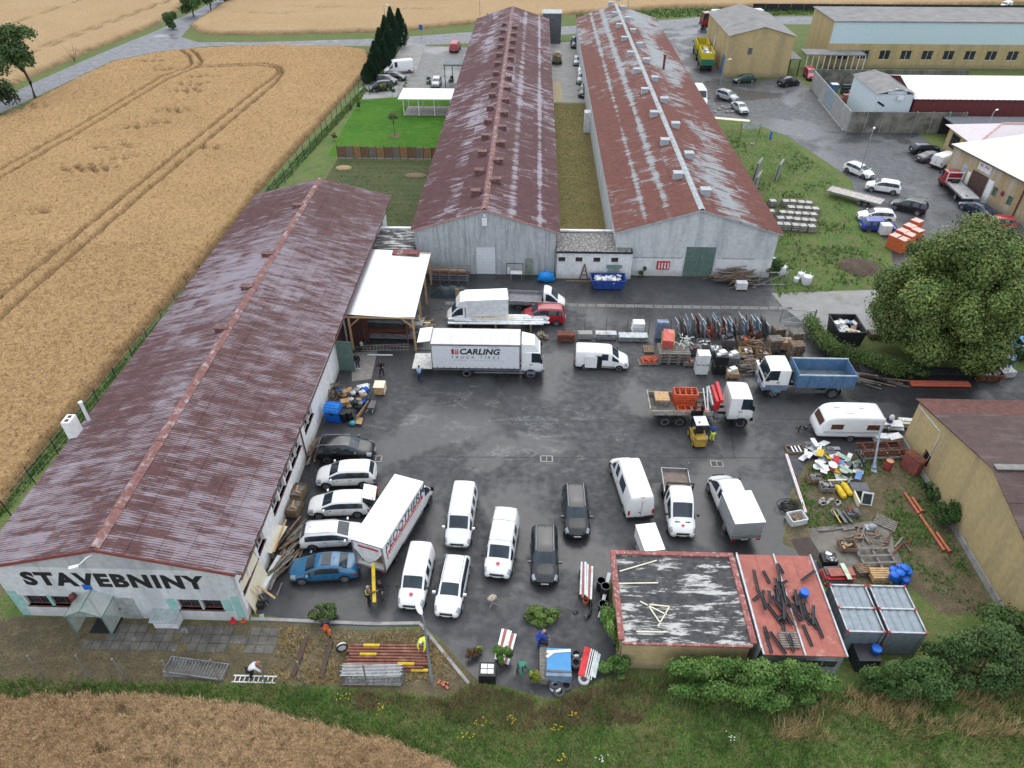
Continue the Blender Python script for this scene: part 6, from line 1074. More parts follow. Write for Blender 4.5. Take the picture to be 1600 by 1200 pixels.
def flat():
 root=E('flat_trailer','long flat deck trailer standing on the grass edge','trailer');B('deck',mat('pale_deck',(.44,.40,.37),.8,var=.2,dirt=(.3,.22,.19)),root,((0,0,.85),(7.0,2.0,.12)));B('side_rail',STEEL,root,((0,1.02,.88),(7.0,.06,.18)),((0,-1.02,.88),(7.0,.06,.18)));wheels(root,(.9,1.7),.95,.33,.2,None,False);MB().bar((3.5,.5,.7),(5.0,0,.6),.09).bar((3.5,-.5,.7),(5.0,0,.6),.09).bar((4.9,0,0),(4.9,0,.7),.07).make('drawbar',DGREY,root);put(root,(1384,317,.9),(1291,293,.9),7.0)
flat()
for k,(px,py)in enumerate(((1466,44),(1602,48))):
 p=g(px,py);r_=E('semi_trailer','maroon sided semi trailer with white roof and pale lettering behind the office range','trailer',(p.x,176.5,0),group='maroon semi trailers behind the office range');MAR=mat('maroon_tarp',(.13,.02,.04),.6,var=.08);B('trailer_body',MAR,r_,((0,0,2.7),(13.4,2.5,2.9)));B('roof',PVCW,r_,((0,0,4.2),(13.5,2.55,.1)));chassis(r_,-6.5,6.5,.9);wheels(r_,(-5,-3.8,-2.6),1.2,.5,.34,None,False);B('landing_leg',DGREY,r_,((4,.8,.5),(.12,.12,1.0)),((4,-.8,.5),(.12,.12,1.0)))
 text('MA',1.3,PLASTICW,r_,'lettering',Matrix.Translation((-4,-1.26,2.9))@Matrix.Rotation(math.pi/2,4,'X'),.02,.15,.004)
vv=van('small',WHITE,'small white van on the far verge beyond the dark fence',(1564,11,.8),(1578,7,.8),1)
# ================================================================ fences, lamps, stacked goods, junk
def T(name,lab,cat,px,py,z=0,rz=0,group=None):p=g(px,py,z);return E(name,lab,cat,(p.x,p.y,max(z,.004)),rz,group)
fl_=gp([(20,783),(42,788)][1:]);F_A,F_B=Vector((-37.5,33.5)),Vector((-32.4,147))
FN=E('wire_fence','thin wire fence on dark posts along the wheat field','fence',(F_A.x,F_A.y,0));d=F_B-F_A;n=38
pm_=MB().cyl((0,0,0),(0,0,2.3),.045,n=6).mesh('post',DARK);wr=MB()
for k in range(n):o=link('post',pm_,FN,(*(d*k/(n-1)),0));o.rotation_euler=(random.uniform(-.04,.04),random.uniform(-.05,.05),0)
for z in(.5,1.1,1.7,2.1):wr.tube([(0,0,z),(d.x/2,d.y/2,z-.03),(d.x,d.y,z)],.008,4)
wr.make('wire',STEEL,FN)
pm2=MB().cyl((0,0,0),(0,0,2.4),.05,n=6).lathe([(.07,2.38),(.07,2.45),(0,2.47)],(0,0,0),6).mesh('post',GREYWOOD)
PF=E('post_row','row of bare weathered fence posts along the lower verge','fence',(-28.5,21.4,0))
for x_,tilt in((-33.5,.02),(-31,0),(-28.5,.0),(-25.8,.02),(-23.5,-.02),(-20.7,.03),(-17.9,.0),(-15.2,.06),(-12.9,.0),(-9.2,.04)):o=link('post',pm2,PF,(x_+28.5,random.uniform(-.1,.1),0));o.rotation_euler=(random.uniform(-.05,.05),tilt,0)
def lamp(px,py,h,lab,arm=1.2,rz=0,m=STEEL):
 r_=T('street_lamp',lab,'street lamp',px,py,0,rz);MB().tube([(0,0,0),(0,0,1.2),(0,0,h)],[.11,.09,.05],8).tube([(0,0,h),(arm*.3,0,h+.25),(arm,0,h+.3)],.04).make('pole',m,r_);MB().ell((arm+.3,0,h+.32),(.42,.16,.1)).make('lamp_head',PLASTICW,r_,60)
lamp(1124,142,5.2,'grey street lamp rising beside silver suv',.8,R(20));lamp(1341,277,6.5,'grey street lamp beside white estate car at grass edge',.4,R(60));lamp(675,1066,6.3,'grey lamp mast standing among the stacked steel tubes',.3,R(120),mat('lamp_grey',(.22,.25,.28),.5));lamp(1524,245,6.5,'grey street lamp in front of the hipped roof house',.6,R(40));lamp(605,62,7,'slim lamp pole by the far road behind conifers',.5,0);lamp(980,24,6,'slim lamp pole on the far verge beyond the patchy roof',.4,0);lamp(750,28,6,'slim lamp pole at the far road behind streaked hall',.4,0)
sgn=T('road_sign','blue road sign on a post by the far road','sign',659,64);MB().cyl((0,0,0),(0,0,3.2),.05,n=6).make('post',STEEL,sgn);B('sign_plate',BLUEPL,sgn,((0,-.06,2.9),(.8,.04,1.1)))
sgn=T('road_sign','white road sign at the field road junction','sign',264,45);MB().cyl((0,0,0),(0,0,3.4),.06,n=6).make('post',STEEL,sgn);B('sign_plate',PLASTICW,sgn,((0,-.06,2.7),(.9,.04,1.5)))
bd=T('notice_board','grey notice board on two dark posts in the weedy grass','board',1171,210);B('post',WOOD,bd,((-1.5,0,.9),(.14,.14,1.8)));B('post',WOOD,bd,((1.5,0,.9),(.14,.14,1.8)))
for k in range(3):B('panel',mat('board_grey',(.40,.43,.43),.5),bd,((-1+k,-.09,1.35),(.96,.05,.8)))
sb=T('small_stone','white signpost leaning below the notice board','post',1175,226);MB().bar((0,0,0),(.3,.2,1.4),.1).box((0,0,.1),(.5,.5,.2)).make('post',CONC,sb)
tag(MB().box((0,0,.6),(.25,.2,1.2)).box((0,0,1.25),(.32,.26,.1)).make('hydrant_post',BLUEPL,None,None,tuple(g(1203,218))),'small blue marker post on the courtyard edge','post')
for px,py,lab in((1180,300,'tall grey concrete slab pair leaning in weedy grass by hall'),(1182,278,'dark timber board leaning behind the concrete slabs'),(1215,280,'pale concrete slab standing in the middle of weedy grass')):
 r_=T('concrete_slab',lab,'slab',px,py,0,R(65));B('slab',CP2 if 'concrete' in lab else GREYWOOD,r_,((0,0,1.3),(2.6,.12,2.6),0,.08));B('slab',CONC,r_,((0,.22,1.25),(2.5,.1,2.5),0,.1));B('rib',CONC,r_,((0,-.09,1.4),(.1,.06,2.2),0,.08))
def pallet_into(root,z,m,n=7,sx=1.2,sy=.8,rz=0,off=(0,0)):
 for k in range(n):B('slat',m,root,((off[0],off[1]-sy/2+sy*(k+.5)/n,z+.125),(sx,sy/n*.72,.03),rz))
 for k in(-1,0,1):B('bearer',m,root,((off[0]+k*sx*.44,off[1],z+.055),(.1,sy,.1),rz))
def pstack(lab,px,py,n,m=GREYWOOD,rz=0.,sx=1.2,sy=1.0):
 r_=T('pallet_stack',lab,'pallets',px,py,0,rz)
 for k in range(n):
  b=MB();a=random.uniform(-.06,.06)
  for j in range(5):b.box((random.uniform(-.03,.03),-sy/2+sy*(j+.5)/5,.12),(sx,sy/5*.72,.03),a)
  for j in(-1,0,1):b.box((j*sx*.43,0,.055),(.1,sy,.1),a)
  b.make('pallet',m if random.random()<.6 else(WOOD if m is GREYWOOD else GREYWOOD),r_,None,(random.uniform(-.08,.08),random.uniform(-.08,.08),k*.15))
 return r_
hp=T('wheeled_bin','blue round lidded recycling container beside the rubbish heap','bin',520,662,0,R(-8));BC=BLUEPL;B('body',BC,hp,((0,.55,.65),(1.25,1.0,1.1)));ld_=MB();n=10
for x_ in(-.64,.64):ld_.v+=[(x_,.55-.6*math.cos(math.pi*k/n),1.2+.5*math.sin(math.pi*k/n))for k in range(n+1)]
ld_.f=[(k,k+1,n+2+k,n+1+k)for k in range(n)]+[tuple(range(n,-1,-1)),tuple(range(n+1,2*n+2))];l_=ld_.make('lid',mat('blue_lid',(.03,.22,.68),.35),hp,30)
for k in range(5):a=.5+k*.45;MB().bar((-.64,.55-.62*math.cos(a),1.2+.52*math.sin(a)),(.64,.55-.62*math.cos(a),1.2+.52*math.sin(a)),.05).make('lid_rib',MATS['blue_lid'],l_)
MB().cyl((0,.03,1.0),(0,-.0,1.0),.16,n=12).make('throw_hole',DARK,hp)
for sx_ in(-1,1):
 for y_ in(.2,.9):MB().cyl((sx_*.45-.03,y_,.1),(sx_*.45+.03,y_,.1),.1,n=10).make('castor',RUBBER,hp)
for k,(px,py)in enumerate(((537,663),(546,661))):
 r_=T('wheelie_bin','charcoal wheelie bin between the blue container and cardboard','bin',px,py,0,group='charcoal wheelie bins at the rubbish heap');MB().lathe([(.22,.05),(.30,1.0)],(0,.3,0),4).make('body',BLACKPL,r_);B('lid',DARK,r_,((0,.3,1.04),(.5,.6,.07),0,-.06));MB().cyl((-.28,.58,.12),(.28,.58,.12),.12,n=10).make('wheel',RUBBER,r_)
def plank_heap(lab,px,py,n,sx,sy,L,ang,m,hz=.5,cat='timber',name='timber_heap',spread=.35,wd=(.06,.16)):
 r_=T(name,lab,cat,px,py)
 for k in range(n):
  x_,y_=random.gauss(0,sx),random.gauss(0,sy);z_=.05+hz*random.random()*max(0,1-(x_/sx/2.4)**2)*max(.1,1-(y_/sy/2.4)**2);a=ang+random.gauss(0,spread);ll=L*random.uniform(.5,1.1)
  B('plank',random.choice(m),r_,((x_,y_,z_+k*.004),(ll,random.uniform(*wd),random.uniform(.03,.08)),a,random.uniform(-.12,.12),random.uniform(-.07,.07)))
 return r_
plank_heap('brown garden waste and twigs heaped against the white wall',520,618,70,.7,.6,.8,.4,[WOOD,GREYWOOD,mat('dry_twig',(.16,.12,.055),.9)],.9,'waste','twig_heap',1.4,(.03,.06))
random.seed(21);cols=[BLACKPL,PLASTICW,CARD,BLUEPL,mat('grey_bag',(.3,.31,.32),.5),TARP,mat('tan_cloth',(.4,.27,.17),.9)];names={BLACKPL:'black bag',PLASTICW:'white sack',CARD:'brown carton',BLUEPL:'blue sack',TARP:'dark sheet'}
SPOT=[(500+x,580+y)for x,y in((22,25),(30,28),(38,35),(42,30),(47,36),(52,32),(58,28),(66,26),(72,30),(70,38),(62,42),(55,48),(50,44),(64,50),(60,56),(70,46),(46,52),(40,47),(75,44),(67,34))]
for k,(px,py)in enumerate(SPOT):
 m_=cols[(k*3)%len(cols)];b=MB();sz=random.uniform(.35,.6)
 if m_ in(CARD,):b.box((0,0,sz*.4),(sz*1.3,sz,sz*.8),random.random());b.box((sz*.5,sz*.4,sz*.8),(sz*.7,sz*.5,.02),random.random(),.5)
 else:
  b.ell((0,0,sz*.45),(sz*.62,sz*.5,sz*.5),9,6);b.ell((.05,0,sz*.95),(.09,.08,.1),6,4);b.v=[(x*(1+.12*math.sin(9*y+k)),y*(1+.1*math.sin(8*x+k)),max(.0,z*(1+.08*math.sin(11*x))))for x,y,z in b.v]
 o=b.make('rubbish_bag' if m_ is not CARD else 'carton',m_,None,50);p=g(px,py+6);o.location=(p.x,p.y,.03+.25*random.random()*(1 if k>3 else 0));tag(o,'%s thrown on the rubbish heap by the white wall'%names.get(m_,'crumpled cloth bundle'),'rubbish','rubbish heap by the white wall')
ct=T('flattened_carton','long tan cardboard sheet leaning at the rubbish heap edge','cardboard',562,655,0,R(75));B('sheet',CARD,ct,((.6,0,.42),(2.2,.04,.75),0,.3));B('fold',CARD,ct,((-.5,-.25,.3),(.8,.5,.04),.3,.2))
cb_=T('beige_cabinet','cream topped wooden cabinet standing alone on the asphalt','cabinet',593,618);B('carcass',NEWWOOD,cb_,((0,.45,.5),(.85,.95,.8)));B('top',CREAM,cb_,((0,.45,.92),(.95,1.05,.05)));B('side',CREAM,cb_,((.47,.45,.5),(.04,1.,.8)));B('foot',DARK,cb_,((-.35,.05,.05),(.08,.08,.1)),((.35,.05,.05),(.08,.08,.1)),((-.35,.85,.05),(.08,.08,.1)),((.35,.85,.05),(.08,.08,.1)))
tag(MB().box((0,0,.35),(1.0,.7,.05),.4,.3).box((.2,.3,.2),(.7,.1,.4),.4).make('broken_panel',PLASTICW,None,None,tuple(g(568,610))),'white broken furniture panel on top of the rubbish heap','panel')
tag(MB().ell((0,0,.2),(.35,.25,.22),8,5).make('teal_bag',mat('teal_bag',(.05,.3,.38),.5),None,50,tuple(g(551,664))),'teal bag lying at the foot of the wheelie bins','bag')
wb=T('wheelbarrow','dark wheelbarrow leaning beside the rubbish heap','wheelbarrow',583,640,0,R(85));MB().prism([(-.5,-.3),(.5,-.24),(.5,.24),(-.5,.3)],.35,.62).make('tray',DGREY,wb);MB().tube([(-1.1,-.28,.6),(.5,-.12,.3),(.8,0,.2),(.5,.12,.3),(-1.1,.28,.6)],.025).make('handle_frame',STEEL,wb);MB().cyl((.75,-.05,.19),(.75,.05,.19),.19).make('wheel',RUBBER,wb)
plank_heap('heap of dark weathered boards beside the petrol blue fastback',455,862,40,.35,1.3,2.0,1.15,[GREYWOOD,WOOD,mat('mossy_board',(.12,.12,.07),.9)],.7,spread=.15);plank_heap('small heap of dark boards behind the black suv',488,706,18,.25,.7,1.2,1.4,[GREYWOOD,WOOD],.6,spread=.2)
for px,py,lab in((468,776,'wooden crate with dark scrap standing behind the white suv'),(462,800,'wooden crate of logs standing behind the white estate car')):
 r_=T('slatted_crate',lab,'crate',px,py,0,R(82))
 for s in(-1,1):
  for k in range(4):B('slat',WOOD,r_,((0,s*.42,.15+k*.2),(1.2,.04,.15)));B('slat',WOOD,r_,((s*.6,0,.15+k*.2),(.04,.8,.15)))
 B('content',GREYWOOD,r_,((0,0,.45),(1.1,.74,.5)));B('offcut',NEWWOOD,r_,((.1,.1,.75),(.7,.1,.08),.2),((-.2,-.1,.74),(.5,.12,.08),1.2))
rb_=T('red_hoarding','rusty red sheet panel leaning against the white wall','panel',447,806,0,R(88));B('sheet',mat('brick_red_panel',(.36,.07,.05),.7),rb_,((0,.2,1.1),(2.2,.06,2.1),0,-.16));B('rail',GREYWOOD,rb_,((0,.1,.1),(2.3,.1,.1)))
wp=T('workbench','pale board bench with long timbers leaning at the white wall','bench',434,855,0,R(80));B('top',CREAM,wp,((0,0,.9),(2.4,.7,.05)));B('leg',GREYWOOD,wp,((-1,0,.44),(.1,.6,.87)));B('leg',GREYWOOD,wp,((1,0,.44),(.1,.6,.87)))
for k,(a,b,lab)in enumerate((((428,862),(447,812),'long new timber leaning over the pale bench'),((403,915),(430,935),'thin lath slanting down by the leaning pale door'))):
 p_,q_=g(*a,1.1),g(*b,.9);tag(MB().bar((0,0,0),q_-p_,.12,.08).make('timber',NEWWOOD,None,None,p_),lab,'timber')
dl=T('leaning_door','large pale cream door panel leaning against the white wall','door',412,930,0,R(86));B('panel',CREAM,dl,((0,.35,1.45),(2.6,.06,2.9),0,-.2));B('edge',NEWWOOD,dl,((0,.05,.06),(2.7,.08,.12)))
wd_=T('white_beam','long white box section lying along the foot of white wall','beam',425,900,0,R(80));B('beam',PLASTICW,wd_,((0,0,.2),(2.8,.4,.36)));B('cap',PVCW,wd_,((0,0,.4),(2.85,.45,.03)))
for px,py,lab in((402,952,'bundle of shovels and poles leaning at the hall corner'),):
 r_=T('tool_bundle',lab,'tools',px,py)
 for k in range(7):p0=Vector((random.uniform(-.3,.6),random.uniform(-.6,.6),0));MB().tube([p0,p0+Vector((-.7,random.uniform(.2,.9),1.5))],.022,5).make('handle',NEWWOOD,r_)
 B('shovel_blade',STEEL,r_,((.5,-.6,.1),(.3,.35,.03),.3,.3));B('bucket',DARK,r_,((.2,.2,.2),(.4,.4,.4)));B('net',TARP,r_,((.3,.6,.25),(.5,.6,.5),.4))
for px,py,m_,lab in((382,970,ORANGE,'orange cone base by the gable corner'),(365,971,REDPL,'small orange ball float on slabs by gable')):
 p=g(px,py);tag(MB().lathe([(.24,0),(.24,.04),(.12,.06),(.04,.4),(0,.42)],(0,0,0),10).make('marker_cone',m_,None,40,(p.x,p.y,.05)),lab,'cone')
mat_=tag(B('door_mat',BLACKPL,None,((0,0,.02),(1.6,1.2,.03))),'large black rubber mat before the canopied entrance','mat');p=g(167,977);mat_.location=(p.x,p.y,.05)
mbx=tag(MB().lathe([(.18,0),(.2,.3),(.2,.7),(.1,.8),(0,.82)],(0,0,0),10).box((0,.2,.5),(.1,.2,.5)).make('red_letterbox',mat('oxblood',(.14,.03,.03),.6),None,40,(wy(121,935,25.6)[0],25.35,1.9)),'dark red post box mounted beside the entrance canopy','post box')
rk_=T('scaffold_rack','rack of scaffold frames and boards before the ribbed gable','rack',702,445);
for s in(0,.5,1.0):
 b=MB()
 for x_ in(-2,-1,0,1,2):b.bar((x_,s,0),(x_,s,1.9),.06)
 for z_ in(.6,1.2,1.85):b.bar((-2.2,s,z_),(2.2,s,z_),.06)
 b.make('frame',STEEL,rk_)
for k in range(6):B('board',random.choice([NEWWOOD,WOOD,RUST]),rk_,((random.uniform(-.4,.4),.2+k*.13,1.3+.06*k),(4.2,.14,.05),random.uniform(-.06,.06)))
tp_=T('tarpaulin_heap','dark tarpaulin covered heap by the ribbed gable with plank in front','heap',706,462);b=MB();n=12
for j in range(7):
 for i in range(n+1):b.v.append((-2.2+4.4*i/n,-.6+1.4*j/6,max(0,(1.1+.15*math.sin(i*1.7+j))*math.sin(math.pi*min(1,max(0,j/6)))**.5*min(1,3*min(i,n-i)/n+.3))))
b.f=[(j*(n+1)+i,j*(n+1)+i+1,(j+1)*(n+1)+i+1,(j+1)*(n+1)+i)for j in range(6)for i in range(n)];b.make('tarpaulin',TARP,tp_,60);B('plank',NEWWOOD,tp_,((.7,-.75,.7),(.4,.05,1.4),0,.15))
plank_heap('heap of split new offcuts in front of the box van',655,512,40,.8,.6,1.0,.5,[NEWWOOD,WOOD,CREAM],.9,spread=1.2);gx=T('steel_locker','open grey steel locker beside the lean-to post','locker',651,530);B('carcass',STEEL,gx,((0,.4,.8),(1.3,.7,1.6)));B('shelf',DGREY,gx,((0,.03,.5),(1.1,.05,.3)),((0,.03,1.1),(1.1,.05,.3)))
wl=T('white_profile_stack','long stack of white profiles and ladders behind the curtain side truck','profiles',775,512);
for k in range(5):B('profile',PLASTICW,wl,((.6*(k%2),.3*k-.5,.85+.05*k),(9.5,.28,.1),random.uniform(-.02,.02)))
for x_ in(-3.5,0,3.5):B('trestle',WOOD,wl,((x_,0,.4),(.2,1.5,.8)))
b=MB()
for s in(0,.45):b.bar((-2.5,-.2+s,1.2),(2.0,-.1+s,1.2),.06)
for k in range(12):b.bar((-2.3+k*.38,-.2,1.2),(-2.3+k*.38,.3,1.2),.04)
b.make('ladder',CREAM,wl);b=MB().bar((2.6,-.6,1.15),(5.2,-.3,1.2),.06).bar((2.7,.3,1.15),(5,.4,1.2),.06).bar((2.6,-.6,1.15),(2.7,.3,1.15),.06).bar((5.2,-.3,1.2),(5,.4,1.2),.06).make('frame',PLASTICW,wl)
cr_=T('brick_pallet','pallet of mixed grey stones behind the truck cab','stones',848,528);pallet_into(cr_,0,WOOD)
for k in range(24):B('stone',mat('mixed_stone',(.22,.18,.15),.9,var=.4),cr_,((random.uniform(-.5,.5),random.uniform(-.35,.35),.2+.1*(k//6)),(.25,.2,.12),random.random()))
bt=T('blue_tarp_bundle','bright blue tarpaulin bundle against the ribbed gable','tarpaulin',853,440);b=MB().ell((0,0,.6),(1.0,.55,.65),12,8);b.v=[(x*(1+.15*math.sin(7*z+3*y)),y*(1+.2*math.sin(6*x)),max(0,z*(1+.12*math.sin(8*x+5*y))))for x,y,z in b.v];b.make('tarpaulin',mat('bright_blue_tarp',(.01,.22,.62),.4,var=.3),bt,50)
tb=T('white_trestle','white trestle table frame by the white shutter door','table',807,437);b=MB()
for x_ in(-.6,.6):
 for y_ in(-.3,.3):b.bar((x_,y_,0),(x_,y_,.9),.06)
b.make('leg_frame',STEEL,tb);B('top',PLASTICW,tb,((0,0,.92),(1.3,.7,.06)));MB().bar((-1.1,.2,0),(-1.1,.2,1.9),.07).bar((.7,.2,0),(.7,.2,1.9),.07).bar((-1.1,.2,1.9),(.7,.2,1.9),.07).make('red_frame',RUST,tb)
af=T('step_ladder','brown folding step ladder before the low link building','ladder',912,437);MB().bar((-.45,0,0),(0,.1,1.9),.09).bar((.45,0,0),(0,.1,1.9),.09).make('rail',RUST,af);MB().bar((-.3,0,.6),(.3,0,.6),.06).bar((-.2,0,1.1),(.2,0,1.1),.06).make('rung',RUST,af);tag(B('long_board',WOOD,None,((0,0,.06),(3.0,.25,.1))),'brown board lying in front of step ladder','board').location=g(906,440)
def skip(lab,px,py,pmat,L,W,H,loadm,n,rz=0.,sl=.0):
 r_=T('waste_skip',lab,'skip',px,py,0,rz);b=MB();t_k=.06;s0=.82
 for(a,c)in(((-1,-1),(1,-1)),((1,-1),(1,1)),((1,1),(-1,1)),((-1,1),(-1,-1))):
  b.add([(a[0]*L/2*s0,a[1]*W/2*.94,.12),(c[0]*L/2*s0,c[1]*W/2*.94,.12),(c[0]*L/2,c[1]*W/2,H),(a[0]*L/2,a[1]*W/2,H)],[(0,1,2,3)]);b.add([(a[0]*(L/2*s0-t_k),a[1]*(W/2*.94-t_k),.14),(c[0]*(L/2*s0-t_k),c[1]*(W/2*.94-t_k),.14),(c[0]*(L/2-t_k),c[1]*(W/2-t_k),H),(a[0]*(L/2-t_k),a[1]*(W/2-t_k),H)],[(3,2,1,0)])
 b.bx(-L/2*s0,-W/2*.94,.1,L/2*s0,W/2*.94,.16);b.make('tub',pmat,r_);rr=MB()
 for s in(-1,1):rr.bx(-L/2-.05,s*W/2-.06,H,L/2+.05,s*W/2+.06,H+.1);rr.bx(s*L/2-.06,-W/2,H+.004,s*L/2+.06,W/2,H+.09)
 rr.make('rim',pmat,r_);rib=MB()
 for k in range(4):x_=-L*.36+k*L*.24;rib.bar((x_,-W/2*.94-.04,.15),(x_,-W/2-.04,H),.08)
 rib.make('rib',pmat,r_);B('foot',DARK,r_,((-L*.3,0,.05),(.3,W*.8,.1)),((L*.3,0,.05),(.3,W*.8,.1)))
 for k in range(n):B('debris',random.choice(loadm),r_,((random.uniform(-.42,.42)*L*.9,random.uniform(-.4,.4)*W,H*.72+.25*random.random()),(random.uniform(.2,.6),random.uniform(.15,.5),random.uniform(.05,.25)),random.random()*3,random.uniform(-.5,.5),random.uniform(-.4,.4)))
 return r_
sbx=skip('blue steel skip filled with broken white debris',949,447,mat('skip_blue',(.02,.06,.27),.55,var=.2),3.7,1.7,1.05,[PLASTICW,CONC,PVCW],46);skip('black steel skip heaped with cardboard and white waste',1316,530,mat('skip_black',(.02,.02,.022),.6),2.6,3.2,1.8,[PLASTICW,CARD,mat('blue_box',(.1,.25,.4),.6),PVCW,CREAM],44)
plank_heap('big heap of old brown planks against the patchy hall gable',1148,440,90,1.1,.6,2.4,.15,[WOOD,GREYWOOD,mat('brown_plank',(.17,.10,.06),.9)],1.4,spread=.35);pb2=T('white_block_pallet','pale wrapped block pallet beside the plank heap','pallet',1157,452);pallet_into(pb2,0,WOOD);B('block',PVCW,pb2,((0,0,.55),(1.15,.75,.75)))
for px,py,rz,lab in((1206,447,.05,'open galvanised gate leaf by the big white bags'),(1243,507,-.12,'open galvanised gate leaf by the pallet stacks')):
 r_=T('gate_leaf',lab,'gate',px,py,0,rz);MB().bar((-1.6,0,.2),(1.6,0,.2),.06).bar((-1.6,0,1.7),(1.6,0,1.7),.06).bar((-1.6,0,.2),(-1.6,0,1.7),.06).bar((1.6,0,0),(1.6,0,2.0),.12).bar((-1.6,0,.2),(1.6,0,1.7),.05).make('frame',STEEL,r_);b=MB()
 for k in range(14):b.bar((-1.5+k*.22,0,.23),(-1.5+k*.22,0,1.67),.012)
 b.make('mesh',STEEL,r_)
for k,(px,py,s_)in enumerate(((1220,428,1.),(1259,444,1.05),(1204,412,.8),(1243,441,.6),(1250,436,.8))):
 r_=T('bulk_bag','white woven bulk bag slumped on the grass by the gate','bag',px,py,0,.2*k,'white bulk bags on grass by the gate');b=MB().lathe([(.42,0),(.52,.25),(.5,.7),(.46,.95),(.3,1.0),(.1,.92)],(0,0,0),12);b.v=[(x*s_*(1+.08*math.sin(5*y+k)),y*s_,z*s_)for x,y,z in b.v];b.make('bag',PVCW,r_,50);B('loop',PVCW,r_,((.4*s_,.3*s_,1.05*s_),(.06,.06,.3)),((-.4*s_,.3*s_,1.05*s_),(.06,.06,.3)),((.4*s_,-.3*s_,1.05*s_),(.06,.06,.3)))
p0,p1,p2=g(1216,358),g(1266,362),g(1226,322);eu=(p1-p0)/4;ev=(p2-p0)/4;cm1=MB()
for s in(-1,1):
 for k in range(3):cm1.box((0,s*.5,.16+k*.3),(1.05,.04,.16));cm1.box((s*.52,0,.16+k*.3),(.04,.96,.16))
cm1=cm1.mesh('slats',GREYWOOD);cm2=MB().box((0,0,.4),(.9,.88,.7)).box((0,0,.78),(.8,.8,.06)).mesh('stones',mat('pale_rubble',(.46,.45,.42),.9,var=.5,scale=5,dirt=(.16,.155,.14),dsc=4))
for i in range(5):
 for j in range(5):
  if(i,j)in((4,4),(0,3)):continue
  p=p0+eu*i+ev*j;r_=E('stone_crate','slatted crate of pale stones in the block on the grass','crate',(p.x+random.uniform(-.08,.08),p.y+random.uniform(-.08,.08),.01),random.uniform(-.08,.08),'stone crates in a block on the grass');link('slats',cm1,r_);link('stones',cm2,r_)
for k,(px,py)in enumerate(((1206,322),(1203,338))):r_=T('stone_crate','slatted crate of pale stones close to the patchy hall','crate',px,py,0,.1,'stone crates close to the patchy hall');link('slats',cm1,r_);link('stones',cm2,r_)
for k,(px,py)in enumerate(((1393,388),(1404,380),(1415,372),(1426,364),(1404,393),(1415,386),(1427,379))):
 r_=T('block_pallet','pallet of bright orange clay blocks in the double row','pallet',px,py,0,R(35),'orange clay block pallets');pallet_into(r_,0,WOOD,5,1.1,1.1);OB=mat('orange_clay',(.55,.12,.04),.8,var=.12)
 for i in range(3):
  for j in range(2):B('block_layer',OB,r_,((-.28+j*.56,0,.4+i*.52),(.55,1.12,.50)))
 B('film_top',mat('pinkish_film',(.66,.40,.34),.5),r_,((0,0,1.7),(1.12,1.12,.03)))
r_=T('block_pallet','white wrapped pallet beside orange clay blocks','pallet',1380,366);pallet_into(r_,0,WOOD,5,1.2,1.1);B('block',PVCW,r_,((0,0,.75),(1.2,1.1,1.2)))
for px,py,w_,d_,h_,m_,lab in((884,532,1.7,.8,.8,RUST,'rusty slab box with steel rim first in the store row'),(914,528,1.4,.7,.6,CONC,'pile of pale kerb blocks in the store row'),(946,529,2.0,.7,.6,STEEL,'bundle of zinc sheets under dark straps in store row'),(988,531,2.8,.9,.5,STEEL,'long bundle of galvanised profiles in the store row'),(996,517,1.2,.9,1.0,PLASTICW,'white boxes stacked on the galvanised bundle')):
 r_=T('material_stack',lab,'stack',px,py);B('bearer',WOOD,r_,((-w_*.35,0,.05),(.12,d_,.1)),((w_*.35,0,.05),(.12,d_,.1)))
 n=max(3,int(h_/.12))
 for k in range(n):B('layer',m_,r_,((random.uniform(-.05,.05),random.uniform(-.04,.04),.1+h_*(k+.5)/n),(w_*random.uniform(.94,1.02),d_*random.uniform(.92,1.02),h_/n*.92)))
b=E('mesh_fence','thin mesh fence posts behind the steel store row','fence',tuple(g(880,526)))
for k in range(9):MB().cyl((k*2.1,.4,0),(k*2.1,.4,2.0),.035,n=6).make('post',DGREY,b)
of_=T('clamp_pallet','low pallet of orange steel clamp frames by the open white van','frames',1012,567,0,.05);pallet_into(of_,0,GREYWOOD,5,1.9,1.0)
for k in range(9):x_,y_=random.uniform(-.7,.7),random.uniform(-.3,.3);B('frame',ORANGE,of_,((x_,y_-.18,.25+.05*k),(.6,.07,.07),.1*k),((x_,y_+.18,.25+.05*k),(.6,.07,.07),.1*k),((x_-.28,y_,.26+.05*k),(.07,.4,.07),.1*k),((x_+.28,y_,.26+.05*k),(.07,.4,.07),.1*k))
pk=T('plank_bundle','short bundle of tan planks behind orange clamp frames','planks',1013,547);
for k in range(5):B('plank',WOOD,pk,((-.4+k*.2,0,.15),(.17,1.2,.08)))
bp=T('big_pallet','big stack of grey pallets carrying a red crate','pallets',1050,562);
for j in range(4):
 b=MB()
 for k in range(6):b.box((0,-.75+k*.3,j*.32+.3),(2.9,.24,.05))
 for x_ in(-1.3,-.45,.45,1.3):b.box((x_,0,j*.32+.14),(.3,1.6,.24))
 b.make('pallet',GREYWOOD,bp)
rc=T('red_formwork','stack of red edged formwork panels on the big pallet stack','formwork',1043,535,1.35,R(80))
for k in range(5):B('panel',mat('faded_red_form',(.50,.09,.07),.6,var=.2,dirt=(.6,.35,.3)),rc,((0,0,.1+k*.17),(2.0,1.0,.13)));
B('yellow_frame',YELLOW,rc,((0,.56,.3),(2.1,.05,.4)),((0,-.56,.3),(2.1,.05,.4)))
